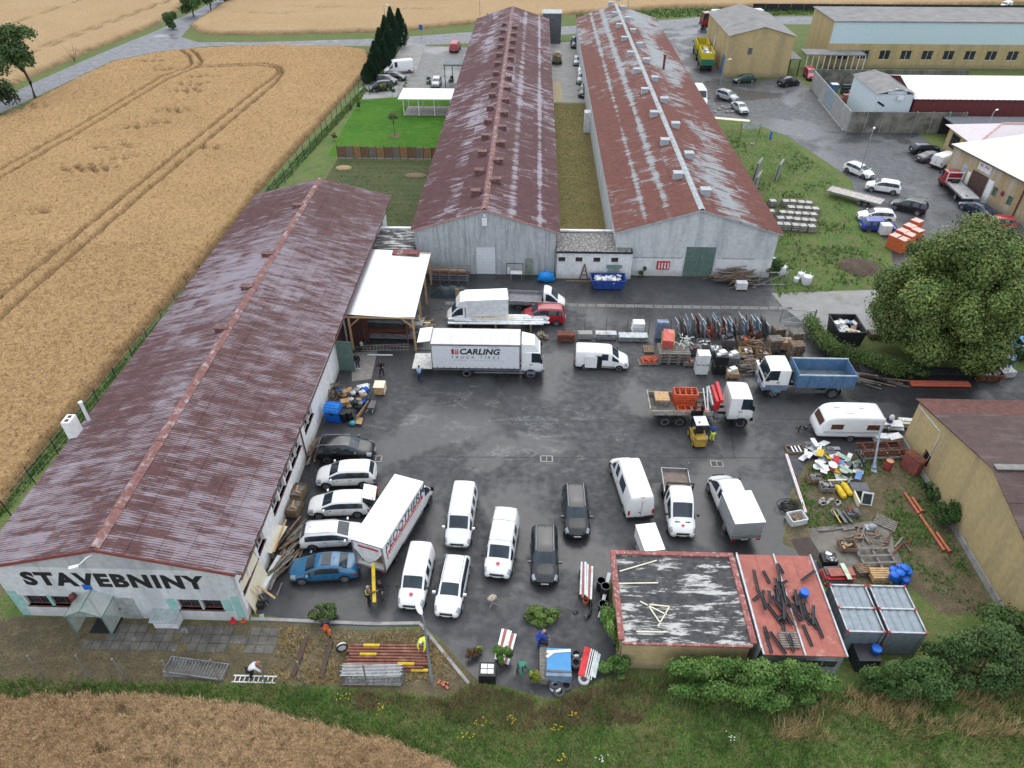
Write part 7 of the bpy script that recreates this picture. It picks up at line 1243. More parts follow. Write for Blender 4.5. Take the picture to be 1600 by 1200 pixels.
bk=T('blue_grey_locker','blue grey steel locker at the end of the store row','locker',1032,527);B('carcass',mat('blue_grey_steel',(.16,.2,.28),.5),bk,((0,0,.95),(1.1,.6,1.9)));B('door',mat('blue_grey_steel',(.16,.2,.28),.5),bk,((0,-.32,.95),(1.0,.03,1.7)))
def lattice(lab,px,py,z,m_,n,sx,sy,sz):
 r_=T('scaffold_clamps',lab,'scaffold parts',px,py,z)
 for k in range(n):p_=Vector((random.uniform(-sx,sx),random.uniform(-sy,sy),random.uniform(.05,sz)));q_=p_+Vector((random.uniform(-.5,.5),random.uniform(-.4,.4),random.uniform(-.15,.25)));q_.z=max(.04,q_.z);MB().bar(p_,q_,.06).make('tube',m_,r_)
lattice('tangle of white scaffold brackets on the big pallet stack',1068,540,1.35,mat('pale_green_steel',(.58,.63,.58),.5),34,.6,.5,.9);lattice('tangle of red scaffold braces between stacked crates',1110,528,.0,mat('red_orange_steel',(.5,.10,.05),.6),30,.8,.5,1.2)
for k in range(34):
 px=1062+k*4.15;py=525-(k%3)*3;m_=(STEEL,STEEL,DGREY,mat('blue_steel',(.16,.26,.36),.5),RUST)[(k*7)%5];r_=T('scaffolding','grey scaffold frame leaning in the long row of frames','scaffold frame',px,py,0,R(96+random.uniform(-5,5)),'scaffold frames leaning in a row');h_=random.uniform(1.5,2.1);lean=.25+random.uniform(-.08,.1);dx=h_*math.sin(lean)
 b=MB().bar((-.55,0,0),(-.55,dx,h_),.07).bar((.55,0,0),(.55,dx,h_),.07)
 for t_ in(.1,.5,.97):b.bar((-.55,dx*t_,h_*t_),(.55,dx*t_,h_*t_),.07)
 b.make('frame',m_,r_);r_['label']='%s scaffold frame %s leaning in the long row of frames'%({'galvanised':'galvanised','grey_paint':'dark grey','blue_steel':'blue grey','rust_steel':'rusty brown'}[m_.name],'with a deck panel' if k%2 else 'without deck')
 if k%2:B('deck',m_,r_,((0,dx/2+.02,h_/2),(1.0,.05,h_*.9),0,-lean))
def tote(lab,px,py,m_,h_,n=2,gm=None,top=None):
 r_=T('storage_tote',lab,'tote',px,py)
 for k in range(n):
  z=k*(h_+.12);pallet_into(r_,z,GREYWOOD,5,1.15,1.0);bd_=B('tote_body',m_,r_,((0,0,z+.14+h_/2),(1.1,.96,h_)))
  if gm:
   c_=MB()
   for x_ in(-.56,-.28,0,.28,.56):c_.bar((x_,-.5,z+.15),(x_,-.5,z+.14+h_),.03)
   for z_ in(.3,.6,.95):c_.bar((-.57,-.5,z+.14+h_*z_),(.57,-.5,z+.14+h_*z_),.03)
   c_.make('cage',gm,bd_)
 if top:B('load',top,r_,((.1,.1,n*(h_+.12)+.15),(.6,.5,.3),.4),((-.3,-.2,n*(h_+.12)+.1),(.3,.3,.2),.2))
tote('two white wrapped totes stacked behind the crane lorry',1094,582,PVCW,1.0,2);tote('two black plastic totes stacked beside the white totes',1121,583,BLACKPL,.95,2,DARK,PLASTICW);tote('mesh sided tote with clear bottles next to black totes',1142,588,mat('tote_tan',(.30,.20,.11),.8),.5,1,NEWWOOD,PVCW);tote('grey drum tote topped with a pale drum',1142,570,DGREY,1.0,1,STEEL,PVCW);tote('open grey steel crate of chain in the store row',1135,540,DGREY,.8,1,RUST,DARK)
r_=plank_heap('stack of old boards and logs behind the tipper lorry cab',1165,575,40,.5,.7,1.3,.1,[WOOD,GREYWOOD],1.2,spread=.2);plank_heap('heap of cut branches stored among the pallets',1180,545,40,.5,.4,.9,.2,[WOOD,mat('bark',(.13,.09,.06),.9)],1.0,spread=.5)
for px,py,n,lab in((1207,548,10,'tall stack of grey pallets beside the leaning scaffold frames'),(1215,522,6,'low stack of grey pallets by the galvanised gate'),(1240,560,12,'tallest stack of grey pallets behind the blue tipper body'),(1208,575,4,'short stack of newer pallets behind the tipper cab'),(1365,525,4,'small pallet stack under the hedge by black skip'),(1242,532,7,'stack of brown pallets at the hedge end')):pstack(lab,px,py,n,NEWWOOD if 'newer' in lab else GREYWOOD,.1)
plank_heap('loose dark beams lying behind the tipper lorry',1365,595,14,1.2,.4,3.4,-.35,[WOOD,DARK,GREYWOOD],.3,spread=.1);tag(B('steel_sheet',DARK,None,((0,0,.35),(2.0,1.2,.06),.1,.5)),'dark steel sheet propped behind tipper body','sheet').location=g(1357,578);pstack('small wooden pallet propped by the hedge behind beams',1385,578,2,NEWWOOD)
st_=T('steel_beams','stack of long black steel beams under the hedge','beams',1468,594);
for k in range(4):
 for j in range(3):B('beam',BLACKPL if j<2 else mat('charcoal_steel',(.03,.032,.038),.5),st_,((random.uniform(-.2,.2),.3+k*.24,.12+j*.22),(5.6,.2,.2)))
op=T('orange_pipes','orange plastic pipes lying before the black beams','pipes',1468,602)
for k in range(3):MB().cyl((-2.7,-.05+k*.26-.2,.15),(2.6,.0+k*.24-.2,.15),.13,n=12).make('pipe',mat('orange_pipe',(.46,.10,.055),.5,var=.15),op,40)
sk2=skip('low rusty red open container beside the black beams',1540,592,RUST,2.4,1.1,.7,[GREYWOOD,PVCW],14);ms_=T('grey_sacks','grey tarpaulin bundles by the low rusty container','bundle',1566,587);B('bundle',mat('grey_sheet',(.4,.41,.42),.6),ms_,((0,0,.35),(1.8,.8,.6),.1),((.9,.3,.2),(.6,.6,.4),.5));bs=T('striped_boards','blue and white striped boards leaning by the grey bundles','boards',1574,572)
for k in range(5):B('board',PLASTICW if k%2 else mat('board_blue',(.1,.2,.42),.6),bs,((-.4+k*.2,0,.6),(.19,.05,1.2),0,-.3))
random.seed(5)
SG=[PLASTICW,PVCW,STEEL,PLASTICW,DGREY,PVCW,STEEL,mat('sign_blue',(.1,.2,.4),.5),SIGNRED,mat('pale_green_sheet',(.3,.42,.32),.6),DGREY,YELPL]
for k in range(64):
 px,py=random.gauss(1296,24),random.gauss(723,13);p=g(min(max(px,1256),1338),min(max(py+(px-1296)*.25,700),752));m_=SG[(k*5)%len(SG)];b=MB();w_,l_=random.uniform(.25,.55),random.uniform(.5,1.1)
 if k%6==0:b.cyl((0,0,.0),(0,0,.03),.35,n=14);b.cyl((0,0,.031),(0,0,.035),.22,n=14)
 else:b.box((0,0,.02),(l_,w_,.03));b.box((0,0,-.01),(.06,w_*.9,.02))
 o=b.make('scrap_sign',m_,None,None,(p.x,p.y,.08+.009*k));o.rotation_euler=(random.uniform(-.25,.25),random.uniform(-.2,.2),random.uniform(0,3));tag(o,'%s scrap sign panel in the heap beside the caravan'%{PLASTICW:'white',PVCW:'pale',STEEL:'bare metal',SIGNRED:'red',DGREY:'dark grey',YELPL:'yellow'}.get(m_,'coloured'),'scrap sign','scrap sign heap beside the caravan')
r_=T('wood_tray','square wooden tray frame on the asphalt below the caravan drawbar','tray',1242,705,0,.1);B('frame',WOOD,r_,((0,.5,.1),(1.4,.08,.2)),((0,-.3,.1),(1.4,.08,.2)),((.7,.1,.1),(.08,.8,.2)),((-.7,.1,.1),(.08,.8,.2)));B('slat',PLASTICW,r_,((-.2,.1,.16),(.12,.7,.04)),((.1,.1,.16),(.12,.7,.04)),((.4,.1,.16),(.12,.7,.04)))
a,b_=g(1228,712),g(1258,803);lb_=E('white_beam','long thin white beam lying on the asphalt beside the weeds','beam',(a.x,a.y,0));MB().bar((0,0,.12),(b_.x-a.x,b_.y-a.y,.12),.18,.18).make('beam',PLASTICW,lb_);MB().bar((0,0,.215),((b_.x-a.x),(b_.y-a.y),.215),.03,.02).make('lip',REDPL,lb_)
cc=T('cable_coil','tangled coil of black cable beside the white tub','cable',1232,793);
for k in range(9):rr=random.uniform(.4,.95);b=MB();b.tube([(rr*math.cos(a_*.5+k)*1.1,rr*.6*math.sin(a_*.5+k),.05+.05*k+.05*math.sin(a_*2+k))for a_ in range(13)],.03,5);b.make('cable_loop',BLACKPL,cc,60)
r_=T('white_tub','grey white plastic tub full of scrap by the cable coil','tub',1243,814,0,.25);B('wall',PLASTICW,r_,((0,.45,.3),(1.2,.06,.55)),((0,-.45,.3),(1.2,.06,.55)),((.6,0,.3),(.06,.9,.55)),((-.6,0,.3),(.06,.9,.55)),((0,0,.04),(1.2,.9,.06)));B('scrap',WOOD,r_,((0,0,.3),(.6,.5,.3),.4),((.2,.1,.45),(.4,.2,.1),1.))
for k,(px,py)in enumerate(((1312,772),(1322,768))):r_=T('gas_cylinder','yellow gas cylinder lying among junk beside the weeds','cylinder',px,py,0,R(100),'yellow cylinders in the junk');MB().lathe([(.05,-.62),(.18,-.58),(.24,-.45),(.24,.45),(.18,.58),(.07,.62),(.07,.72)],(0,0,.25),14,'X').make('cylinder',YELPL,r_,40);MB().cyl((.7,0,.25),(.8,0,.25),.05).make('valve',STEEL,r_)
r_=T('battery_stack','stack of dark slats on a pallet next to yellow cylinders','slats',1340,768,0,-.15);pallet_into(r_,0,GREYWOOD,5,1.5,.9)
for k in range(5):B('sheet',(DGREY,TARP)[k%2],r_,((0,0,.19+k*.08),(1.5-.04*k,.9,.06),.03*k))
r_=T('junk_blocks','grey hollow blocks and pots lying among the weeds','blocks',1292,785)
for k in range(10):x_,y_=random.uniform(-.8,.8),random.uniform(-.4,.4);B('block',CONC,r_,((x_,y_,.12),(.4,.2,.22),random.random()))
MB().lathe([(.3,0),(.35,.3),(.3,.3),(.26,.06)],(.2,-1.2,0),14).make('pot',mat('dull_pot',(.2,.22,.2),.7),r_,40)
r_=T('window_frame','white window sash leaning in the weeds beside the slats','window',1345,785,0,-.2);B('sash',PLASTICW,r_,((.3,0,.5),(.8,.06,1.0),0,-.5));B('sill',CREAM,r_,((-.4,0,.3),(.1,1.2,.5),.2));B('glass',WINGLASS,r_,((.3,-.05,.5),(.6,.02,.8),0,-.5))
r_=T('curved_slide','yellow and grey curved sheets lying before the concrete pad','sheet',1307,812);b=MB()
for k in range(7):a_=k*.22;b.v+=[(-.15+.35*math.cos(a_),-.6,.05+.35*math.sin(a_)),(-.3+.35*math.cos(a_),.6,.05+.35*math.sin(a_))]
b.f=[(2*k,2*k+2,2*k+3,2*k+1)for k in range(6)];b.make('sheet',mat('pale_yellow_sheet',(.55,.42,.14),.6),r_,50);B('plate',STEEL,r_,((.4,.1,.25),(.4,1.2,.04),.2,0,.5),((.8,.1,.25),(.3,1.1,.04),.25,0,.5))
a=T('timber_edge','row of old timber edging along the concrete pad','timber',1320,828,0,.1);
for k in range(4):B('plank',GREYWOOD,a,((-1.4+k*.9,.1*(k%2),.08),(1.2,.14,.12),.05*k))
tag(MB().box((0,0,.1),(.8,.5,.15)).ell((.1,0,.25),(.35,.25,.2),8,5).make('grey_sack',mat('grey_sack',(.32,.34,.36),.6),None,50,tuple(g(1360,826))),'grey plastic sack slumped on the concrete pad edge','sack')
for px,py,rz,lab in((1383,818,R(-35),'grey slatted pallet lying in the dry weeds'),):
 r_=T('lying_pallet',lab,'pallet',px,py,0,rz);pallet_into(r_,0,GREYWOOD,5,1.5,1.1)
r_=T('open_pallet','large open timber pallet frame beside the red sheets','pallet',1370,878,0,.08);
for y_ in(-.9,-.3,.3,.9):B('rail',GREYWOOD,r_,((0,y_,.3),(2.3,.14,.06)))
for x_ in(-1.1,0,1.1):B('rail',GREYWOOD,r_,((x_,0,.22),(.14,2.0,.1)))
pstack('stack of tan pallets next to the blue barrels',1372,903,4,NEWWOOD,.05,1.3,.9);pstack('dark pallet stack beside the red sheets',1345,893,3,GREYWOOD,.15,1.1,.8)
r_=T('red_sheets','stack of faded red sheet trims with pale board on top','sheets',1308,905,0,.05);pallet_into(r_,0,WOOD,5,2.0,1.2)
for k in range(7):B('sheet',(REDR,SIGNRED,DGREY)[k%3]if k<6 else REDR,r_,((random.uniform(-.1,.1),random.uniform(-.1,.1)+.15*(k%2),.2+k*.09),(2.0-.05*k,1.0-.06*k,.07),random.uniform(-.05,.05)))
B('pale_board',mat('pale_green_board',(.5,.62,.45),.7),r_,((.35,0,.85),(.3,1.3,.05),.05))
for k,(px,py,z)in enumerate(((1393,897,0),(1405,893,0),(1415,900,0),(1398,908,0),(1411,912,0),(1403,902,.62),(1411,894,.62),(1394,905,.62))):
 p=g(px,py,z);tag(MB().lathe([(.24,0),(.29,.08),(.3,.3),(.29,.55),(.22,.6),(0,.61)],(0,0,0),14).make('blue_barrel',BLUEPL,None,40,(p.x,p.y,z+.004)),'bright blue plastic barrel in the cluster behind the ribbed containers','barrel','blue barrels behind the containers')
a,b_=g(1413,772),g(1474,862);rp=E('drain_pipes','long terracotta drain pipes lying along the weeds by ochre wall','pipes',(a.x,a.y,0));dv=Vector((b_.x-a.x,b_.y-a.y,0))
for k,(o_,s,e)in enumerate(((0,0,.38),(.02,.4,1.0),(.32,.1,.36),(.34,.72,1.04))):q_=Vector((o_,o_*.3,.12));MB().cyl(q_+dv*s,q_+dv*e,.11,n=12).cyl(q_+dv*(e-.02),q_+dv*e,.14,n=12).make('pipe',PIPE,rp,40)
r_=T('red_barrel','rusty red steel drum beside the steel frames','drum',1385,733);MB().lathe([(.3,0),(.31,.02),(.3,.3),(.32,.32),(.3,.34),(.3,.62),(.32,.64),(.3,.66),(.31,.95),(.28,.95),(.27,.9),(0,.9)],(0,0,0),16).make('drum',mat('drum_red',(.28,.05,.05),.6),r_,40);MB().cyl((0,0,.905),(0,0,.915),.26,n=14).make('lid',NEWWOOD,r_)
r_=T('brown_cabinet','rusty brown steel cabinet standing by the ochre wall','cabinet',1421,735,0,R(-62));B('carcass',mat('rust_red_cabinet',(.24,.07,.06),.75,var=.25),r_,((0,0,.75),(1.4,.7,1.5)));B('door',mat('rust_red_cabinet',(.24,.07,.06),.75),r_,((-.35,-.37,.75),(.66,.04,1.3)),((.35,-.37,.75),(.66,.04,1.3)));B('top',RUST,r_,((0,0,1.53),(1.5,.8,.06)))
r_=T('trailer_frame','rusty open steel frames stacked beside the caravan','steel frames',1375,712,0,.1)
for k in range(3):
 b=MB();z=.2+k*.3
 for s in(-.5,.5):b.bar((-1.9,s+.1*k,z),(1.9,s+.1*k,z),.14,.12)
 for x_ in(-1.5,-.5,.5,1.5):b.bar((x_,-.5+.1*k,z+.06),(x_,.5+.1*k,z+.06),.1)
 b.make('frame',RUST if k else STEEL,r_)
for s in(-1.7,1.7):B('bearer',WOOD,r_,((s,0,.07),(.2,1.4,.13)))
r_=T('grey_mast','grey steel mast with wide foot leaning on the frames','mast',1365,733,0,R(70));MB().tube([(0,0,.1),(.5,.05,.6),(2.4,.2,2.6)],[.22,.1,.06],8).make('mast',mat('mast_grey',(.25,.30,.36),.5),r_,50);B('foot',mat('mast_grey',(.25,.30,.36),.5),r_,((-.1,0,.06),(.7,.4,.1)))
r_=T('arrow_board','dark board with white arrow shapes leaning by frames','sign board',1340,728,0,R(80));B('board',mat('navy_board',(.03,.035,.06),.6),r_,((0,0,.8),(1.9,.05,.9),0,-.5,.35));b=MB()
for k in range(3):b.add([(-.7+k*.5,-.06,.5+.25*k),(-.5+k*.5,-.06,.75+.2*k),(-.4+k*.5,-.06,.45+.2*k)],[(0,1,2)])
b.make('arrow',PLASTICW,r_)
for px,py,m_,lab in((1375,668,PVCW,'white window units stacked behind the caravan'),(1395,672,DGREY,'grey machine crates behind the caravan'),(1412,665,CREAM,'cream boards stacked by the ochre wall corner'),(1374,690,PLASTICW,'white planks stacked at the caravan end'),(1392,690,STEEL,'grey engine parts pile behind caravan')):
 r_=T('goods_stack',lab,'stack',px,py,0,random.uniform(-.2,.2));B('bearer',WOOD,r_,((-.4,0,.05),(.1,.9,.1)),((.4,0,.05),(.1,.9,.1)))
 for k in range(5):B('piece',m_ if k%2 else PLASTICW,r_,((random.uniform(-.15,.15),random.uniform(-.1,.1),.16+k*.12),(random.uniform(.7,1.3),random.uniform(.3,.8),.1),random.uniform(-.15,.15)))
r_=T('blue_drum','dark blue drum with white sack on top behind caravan','drum',1385,668);MB().lathe([(.28,0),(.3,.4),(.28,.85),(0,.86)],(0,0,0),14).make('drum',DKBLUE,r_,40);MB().ell((.1,0,1.1),(.22,.22,.3),8,6).make('sack',PVCW,r_,50)
r_=T('shed_rear_stack','dark timber stack with blue tub behind the red shed','stack',1345,1035,0,.05)
for k in range(6):B('board',mat('charcoal_steel',(.03,.032,.038),.5),r_,((0,0,.1+k*.2),(1.3,1.2,.16),random.uniform(-.05,.05)))
MB().lathe([(.26,0),(.29,.3),(0,.32)],(.5,0,1.25),12).make('tub',BLUEPL,r_,40)
tb_=T('tube_stack','stack of brown steel tubes with yellow wrapped ends on dirt','tubes',605,1040,0,R(1))
for k in range(16):
 y_,z_=-.35+(k%8)*.2+(.1 if k>7 else 0),.12+(.18 if k>7 else 0);x0_=random.uniform(-2.6,-2.2);x1_=random.uniform(2.1,2.7);MB().cyl((x0_,y_,z_),(x1_,y_,z_+random.uniform(-.02,.02)),.085,n=10).make('tube',mat('brown_tube',(.20,.075,.05),.6,var=.3,dirt=(.34,.19,.12),dsc=2),tb_,40)
 if k%3==0:x_=random.uniform(-1.8,1.6);MB().cyl((x_,y_,z_),(x_+1.0,y_,z_),.1,n=10).make('yellow_wrap',YELPL,tb_,40)
r_=T('mesh_fencing','stack of galvanised fence panels standing before the tubes','fence panels',583,1064,0,R(1))
for k in range(9):
 b=MB();y_=-.3+k*.09;x_=random.uniform(-.1,.1);b.bar((-1.75+x_,y_,.1),(1.75+x_,y_,.1),.04).bar((-1.75+x_,y_,1.1),(1.75+x_,y_,1.1),.04).bar((-1.75+x_,y_,0),(-1.75+x_,y_,1.1),.04).bar((1.75+x_,y_,0),(1.75+x_,y_,1.1),.04)
 for j in range(11):b.bar((-1.5+j*.3+x_,y_,.12),(-1.5+j*.3+x_,y_,1.08),.014)
 b.make('panel',STEEL,r_)
r_=T('mesh_fencing','loose galvanised fence panels lying flat near the post row','fence panels',308,1048,0,R(-4))
for k in range(6):
 b=MB();z_=.08+k*.05;a_=random.uniform(-.05,.05);c_,s_=math.cos(a_),math.sin(a_);pt=lambda x,y:(x*c_-y*s_,x*s_+y*c_,z_)
 for(p_,q_)in(((-1.8,-.5),(1.8,-.5)),((-1.8,.5),(1.8,.5)),((-1.8,-.5),(-1.8,.5)),((1.8,-.5),(1.8,.5))):b.bar(pt(*p_),pt(*q_),.028)
 for j in range(17):b.bar(pt(-1.6+j*.2,-.5),pt(-1.6+j*.2,.5),.01)
 b.make('panel',STEEL,r_)
r_=T('white_ladder','white sectional ladder lying on dirt beside the crouching worker','ladder',398,1063,0,0);MB().bar((-1.3,-.18,.08),(1.3,-.18,.08),.07).bar((-1.3,.22,.08),(1.3,.22,.08),.07).make('rail',PLASTICW,r_)
for k in range(9):MB().bar((-1.15+k*.28,-.18,.09),(-1.15+k*.28,.22,.09),.05).make('rung',PLASTICW,r_)
for(a_,b__,lab)in(((480,997),(458,1058),'old rusty rail lying in dry grass beside the shrub'),((519,1000),(502,1060),'old rusty rail lying closer to the stacked tubes')):
 p_,q_=g(*a_),g(*b__);tag(MB().bar((0,0,.09),(q_.x-p_.x,q_.y-p_.y,.09),.26,.17).make('rail_beam',mat('dark_rail',(.07,.045,.035),.8),None,None,(p_.x,p_.y,0)),lab,'rail')
r_=T('black_ring','black plastic pipe ring standing at the end of the tube stack','pipe ring',536,1018,0,.4);b=MB();b.tube([(.32*math.cos(k*math.pi/8),0,.38+.36*math.sin(k*math.pi/8))for k in range(17)],.06,6);b.make('ring',BLACKPL,r_,60);MB().cyl((0,.02,.38),(0,.2,.38),.3,n=14).make('core',PLASTICW,r_)
r_=T('white_planks','stack of white and reddish planks beside the shrub','planks',790,1012,0,R(78))
for k in range(6):B('plank',(PVCW,REDR,PLASTICW)[k%3],r_,((random.uniform(-.1,.1),-.4+k*.16,.12+.02*k),(2.1,.15,.07),random.uniform(-.04,.04)))
r_=T('black_crate','black plastic crate holding a white window pane','crate',762,1058,0,0);B('body',BLACKPL,r_,((0,0,.45),(1.0,.9,.9)));B('pane',PLASTICW,r_,((0,0,.93),(.75,.6,.04)));B('bar',DGREY,r_,((0,0,.955),(.04,.6,.02)),((0,0,.957),(.75,.04,.02)))
r_=T('folding_chair','small folding stool with crumpled cloth on the asphalt','stool',770,945,0,.4);MB().bar((-.3,-.2,0),(.2,.1,.5),.03).bar((.3,-.2,0),(-.2,.1,.5),.03).bar((-.3,.3,0),(.2,.1,.5),.03).bar((.3,.3,0),(-.2,.1,.5),.03).make('leg_frame',STEEL,r_);b=MB().ell((0,.1,.6),(.3,.25,.16),9,6);b.v=[(x*(1+.2*math.sin(11*y)),y,z*(1+.08*math.sin(13*x)))for x,y,z in b.v];b.make('cloth',mat('stained_cloth',(.4,.33,.26),.8,var=.5,scale=9),r_,60)
r_=T('blue_cover','blue sheeted trailer body with white strap by the tyre pile','trailer',872,1048,0,R(-1));b=MB().prism([(-.75,-.9),(.75,-.9),(.68,.85),(-.62,.85)],.3,1.0);b.make('body',mat('dull_blue_body',(.16,.22,.3),.6),r_);B('cover',mat('sheet_blue',(.05,.24,.50),.5,var=.08),r_,((0,.12,1.04),(1.42,1.4,.05),0,.03));B('strap',PVCW,r_,((.0,.62,1.1),(1.45,.18,.03),.12),((-.5,.4,1.095),(.6,.16,.03),.7));B('edge',DGREY,r_,((0,-.62,1.0),(1.48,.12,.1)));wheels(r_,(0,),.82,.25,.14,None,False)
for k,(px,py,z,t_)in enumerate(((872,1062,0,.1),(877,1060,.22,.5),(868,1075,0,.0),(866,1072,.2,.2),(873,1082,0,.3),(901,1033,.0,.3),(899,1040,.2,.2),(912,1063,0,.1),(884,1072,0,.4),(899,1026,.2,.6))):
 p=g(px,py);white=k in(2,5,7);b=MB();b.lathe([(.2,0),(.33,.0),(.36,.05),(.36,.17),(.33,.22),(.2,.22),(.19,.12),(.2,0)],(0,0,0),18);o=b.make('scrap_tyre' if not white else 'wheel_hoop',RUBBER if not white else PLASTICW,None,40,(p.x,p.y,z+.02));o.rotation_euler=(t_*.5,t_*.3,0)
 if not white:o.data.materials[0]=mat('dusty_rubber',(.075,.075,.08),.85,var=.3)
 tag(o,'dusty old tyre in the pile below the blue sheeted trailer' if not white else 'pale round hoop among the old tyres','tyre' if not white else 'hoop','old tyre pile' if not white else 'pale hoops in the tyre pile')
r_=T('red_awning','rolled red and white awning frame by the tyre pile','awning',918,1046,0,R(75));B('fabric',REDPL,r_,((0,.22,.75),(1.9,.42,.08),0,.25));b=MB()
for k in range(4):b.bar((-.95,.0-.12*k,.74-.04*k),(.95,-.12*k,.74-.04*k),.05)
b.make('frame',PLASTICW,r_);B('panel',mat('milky_panel',(.55,.62,.6),.4),r_,((.1,-.42,.55),(1.6,.35,.04),0,.25));B('leg',DGREY,r_,((-.8,0,.35),(.06,.06,.7)),((.8,0,.35),(.06,.06,.7)),((-.8,-.4,.25),(.06,.06,.5)),((.8,-.4,.25),(.06,.06,.5)))
tag(MB().box((0,0,.3),(.5,2.0,.6)).box((0,0,.62),(.56,2.06,.05)).make('wood_trough',GREYWOOD,None,None,tuple(g(850,1045))),'grey wooden trough beside the blue sheeted trailer','trough')
for k,(px,py)in enumerate(((938,920),(944,933),(941,955),(943,968))):
 r_=T('black_pot','tall black plastic pipe section by the garage wall','pipe',px,py,0,0,'black pipe sections by the garage wall');h_=(.9,1.2,.8,.7)[k];MB().lathe([(.28,0),(.3,h_),(.26,h_),(.24,.1),(0,.1)],(0,0,0),16).make('pipe',BLACKPL,r_,40);MB().lathe([(.26,h_-.02),(.31,h_-.02),(.31,h_+.02),(.26,h_+.02),(.26,h_-.02)],(0,0,0),16).make('rim',DGREY,r_)
r_=T('gutter_bundle','bundle of white and reddish gutters standing near the garage','gutters',914,915,0,R(86))
for k in range(6):B('gutter',(PLASTICW,REDR,STEEL)[k%3],r_,((random.uniform(-.2,.2),-.4+k*.14,.6+.03*k),(2.6,.12,.1),random.uniform(-.03,.03)))
B('trestle',WOOD,r_,((-.8,0,.27),(.1,.9,.54)),((.8,0,.27),(.1,.9,.54)))
r_=T('black_hose','thick black corrugated hose lying bent beside garage','hose',921,950);MB().tube([(0,1.6,.1),(.05,.6,.1),(.08,-.2,.1),(-.05,-.6,.12),(-.25,-.75,.15)],.1,8).make('hose',BLACKPL,r_,50);MB().cyl((-.25,-.75,.15),(-.35,-.8,.16),.15).make('coupling',DGREY,r_)
tag(MB().lathe([(.16,0),(.21,.4),(.17,.4),(.14,.05),(0,.05)],(0,0,0),14).make('clay_pot',PIPE,None,40,tuple(g(915,943))),'tall terracotta pot standing near the garage','pot')
tag(MB().box((0,0,.05),(.3,.25,.1),.5).box((.1,.05,.12),(.12,.1,.08)).make('dropped_shoe',BLACKPL,None,None,tuple(g(899,957))),'small black object lying alone on the asphalt','object')
a_,b__=g(952,895,1.2),g(937,965,.1);tag(MB().bar((0,0,0),b__-a_,.22,.06).make('white_board',PLASTICW,None,None,a_),'white board leaning against the garage wall','board')
r_=T('brick_heap','few broken red bricks beside the lamp mast foot','bricks',692,1068)
for k in range(6):B('brick',PIPE,r_,((random.uniform(-.3,.3),random.uniform(-.3,.3),.06+.04*(k%2)),(.26,.13,.1),random.random()*3))
r_=T('concrete_bench','white profile lying on the asphalt before the doorway','profile',594,556,0,0);MB().bar((-1.2,0,.1),(1.2,0,.1),.12).make('profile',PLASTICW,r_)
r_=T('bucket','white bucket standing by the brown door leaf','bucket',565,540);MB().lathe([(.14,0),(.17,.35),(.14,.35),(.12,.03),(0,.03)],(0,0,0),12).make('pail',PLASTICW,r_,40);MB().tube([(-.16,0,.34),(0,0,.5),(.16,0,.34)],.01,4).make('handle',STEEL,r_)
kind(sheet('concrete_apron',gp([(549,552),(590,548),(580,592),(550,596)]),.012,mat('apron_concrete',(.24,.225,.205),.9,var=.2)),'structure')
plank_heap('old beams lying along the lean-to front',600,545,8,1.4,.2,3.6,.0,[WOOD,GREYWOOD],.2,spread=.04)
random.seed(77)
def crate(lab,px,py,w_,d_,h_,m_,top=None,slat=True,rz=0.):
 r_=T('goods_crate',lab,'crate',px,py,0,rz);pallet_into(r_,0,GREYWOOD,5,w_,d_)
 if slat:
  n=max(2,int(h_/.22))
  for k in range(n):
   z=.16+h_*(k+.5)/n
   for s in(-1,1):B('slat',m_,r_,((0,s*d_/2,z),(w_,.04,h_/n*.75)));B('slat',m_,r_,((s*w_/2,0,z),(.04,d_-.06,h_/n*.75)))
  B('floor',DARK,r_,((0,0,.17),(w_*.94,d_*.94,.03)))
 else:B('body',m_,r_,((0,0,.15+h_/2),(w_,d_,h_)))
 for k in range(7 if top else 0):B('content',top if k%3 else DGREY,r_,((random.uniform(-.35,.35)*w_,random.uniform(-.35,.35)*d_,.12+h_*(.75 if slat else 1.0)+.1*random.random()),(random.uniform(.2,.5),random.uniform(.1,.3),random.uniform(.08,.25)),random.random()*3,random.uniform(-.3,.3)))
for a in(('open slatted crate of steel couplers beside red scaffold braces',1098,545,1.2,1.,.7,GREYWOOD,STEEL),('dark steel bin of rusty fittings behind the white wrapped totes',1085,553,1.1,.9,.7,DGREY,RUST,False),('slatted crate of orange props beside the leaning frames',1160,540,1.2,.9,.7,WOOD,ORANGE),('wooden crate of pale pipes next to the branch heap',1163,556,1.1,.9,.6,NEWWOOD,PVCW),('grey box with bundled wire behind black totes',1117,557,1.1,.9,.8,DGREY,PVCW,False),('slatted crate of broken boards by the tall pallet stack',1190,562,1.2,1.,.9,WOOD,NEWWOOD),('white wrapped bale behind the tipper lorry cab',1188,580,1.,.9,.8,PVCW,None,False),('brown box under the pallets by the gate',1225,545,1.1,.9,.9,CARD,GREYWOOD,False),('rusty crate of clamps at the foot of the frames row',1178,528,1.2,.8,.6,RUST,STEEL),('low slatted crate of tiles beside the big pallet stack',1076,570,1.1,.8,.4,GREYWOOD,PIPE),('slatted crate of rubble beside the yellow cylinders',1290,765,1.0,.8,.4,GREYWOOD,CONC),('grey tray of bolts at the concrete pad corner',1330,805,.9,.7,.3,DGREY,RUST,False),('small crate of offcuts on the concrete pad',1322,858,1.1,.8,.4,WOOD,NEWWOOD),('black box behind the red sheets stack',1292,880,1.,.8,.5,BLACKPL,PVCW,False),('crate of timber ends beside the long white beam',1270,752,1.0,.7,.4,WOOD,GREYWOOD)):crate(*a)
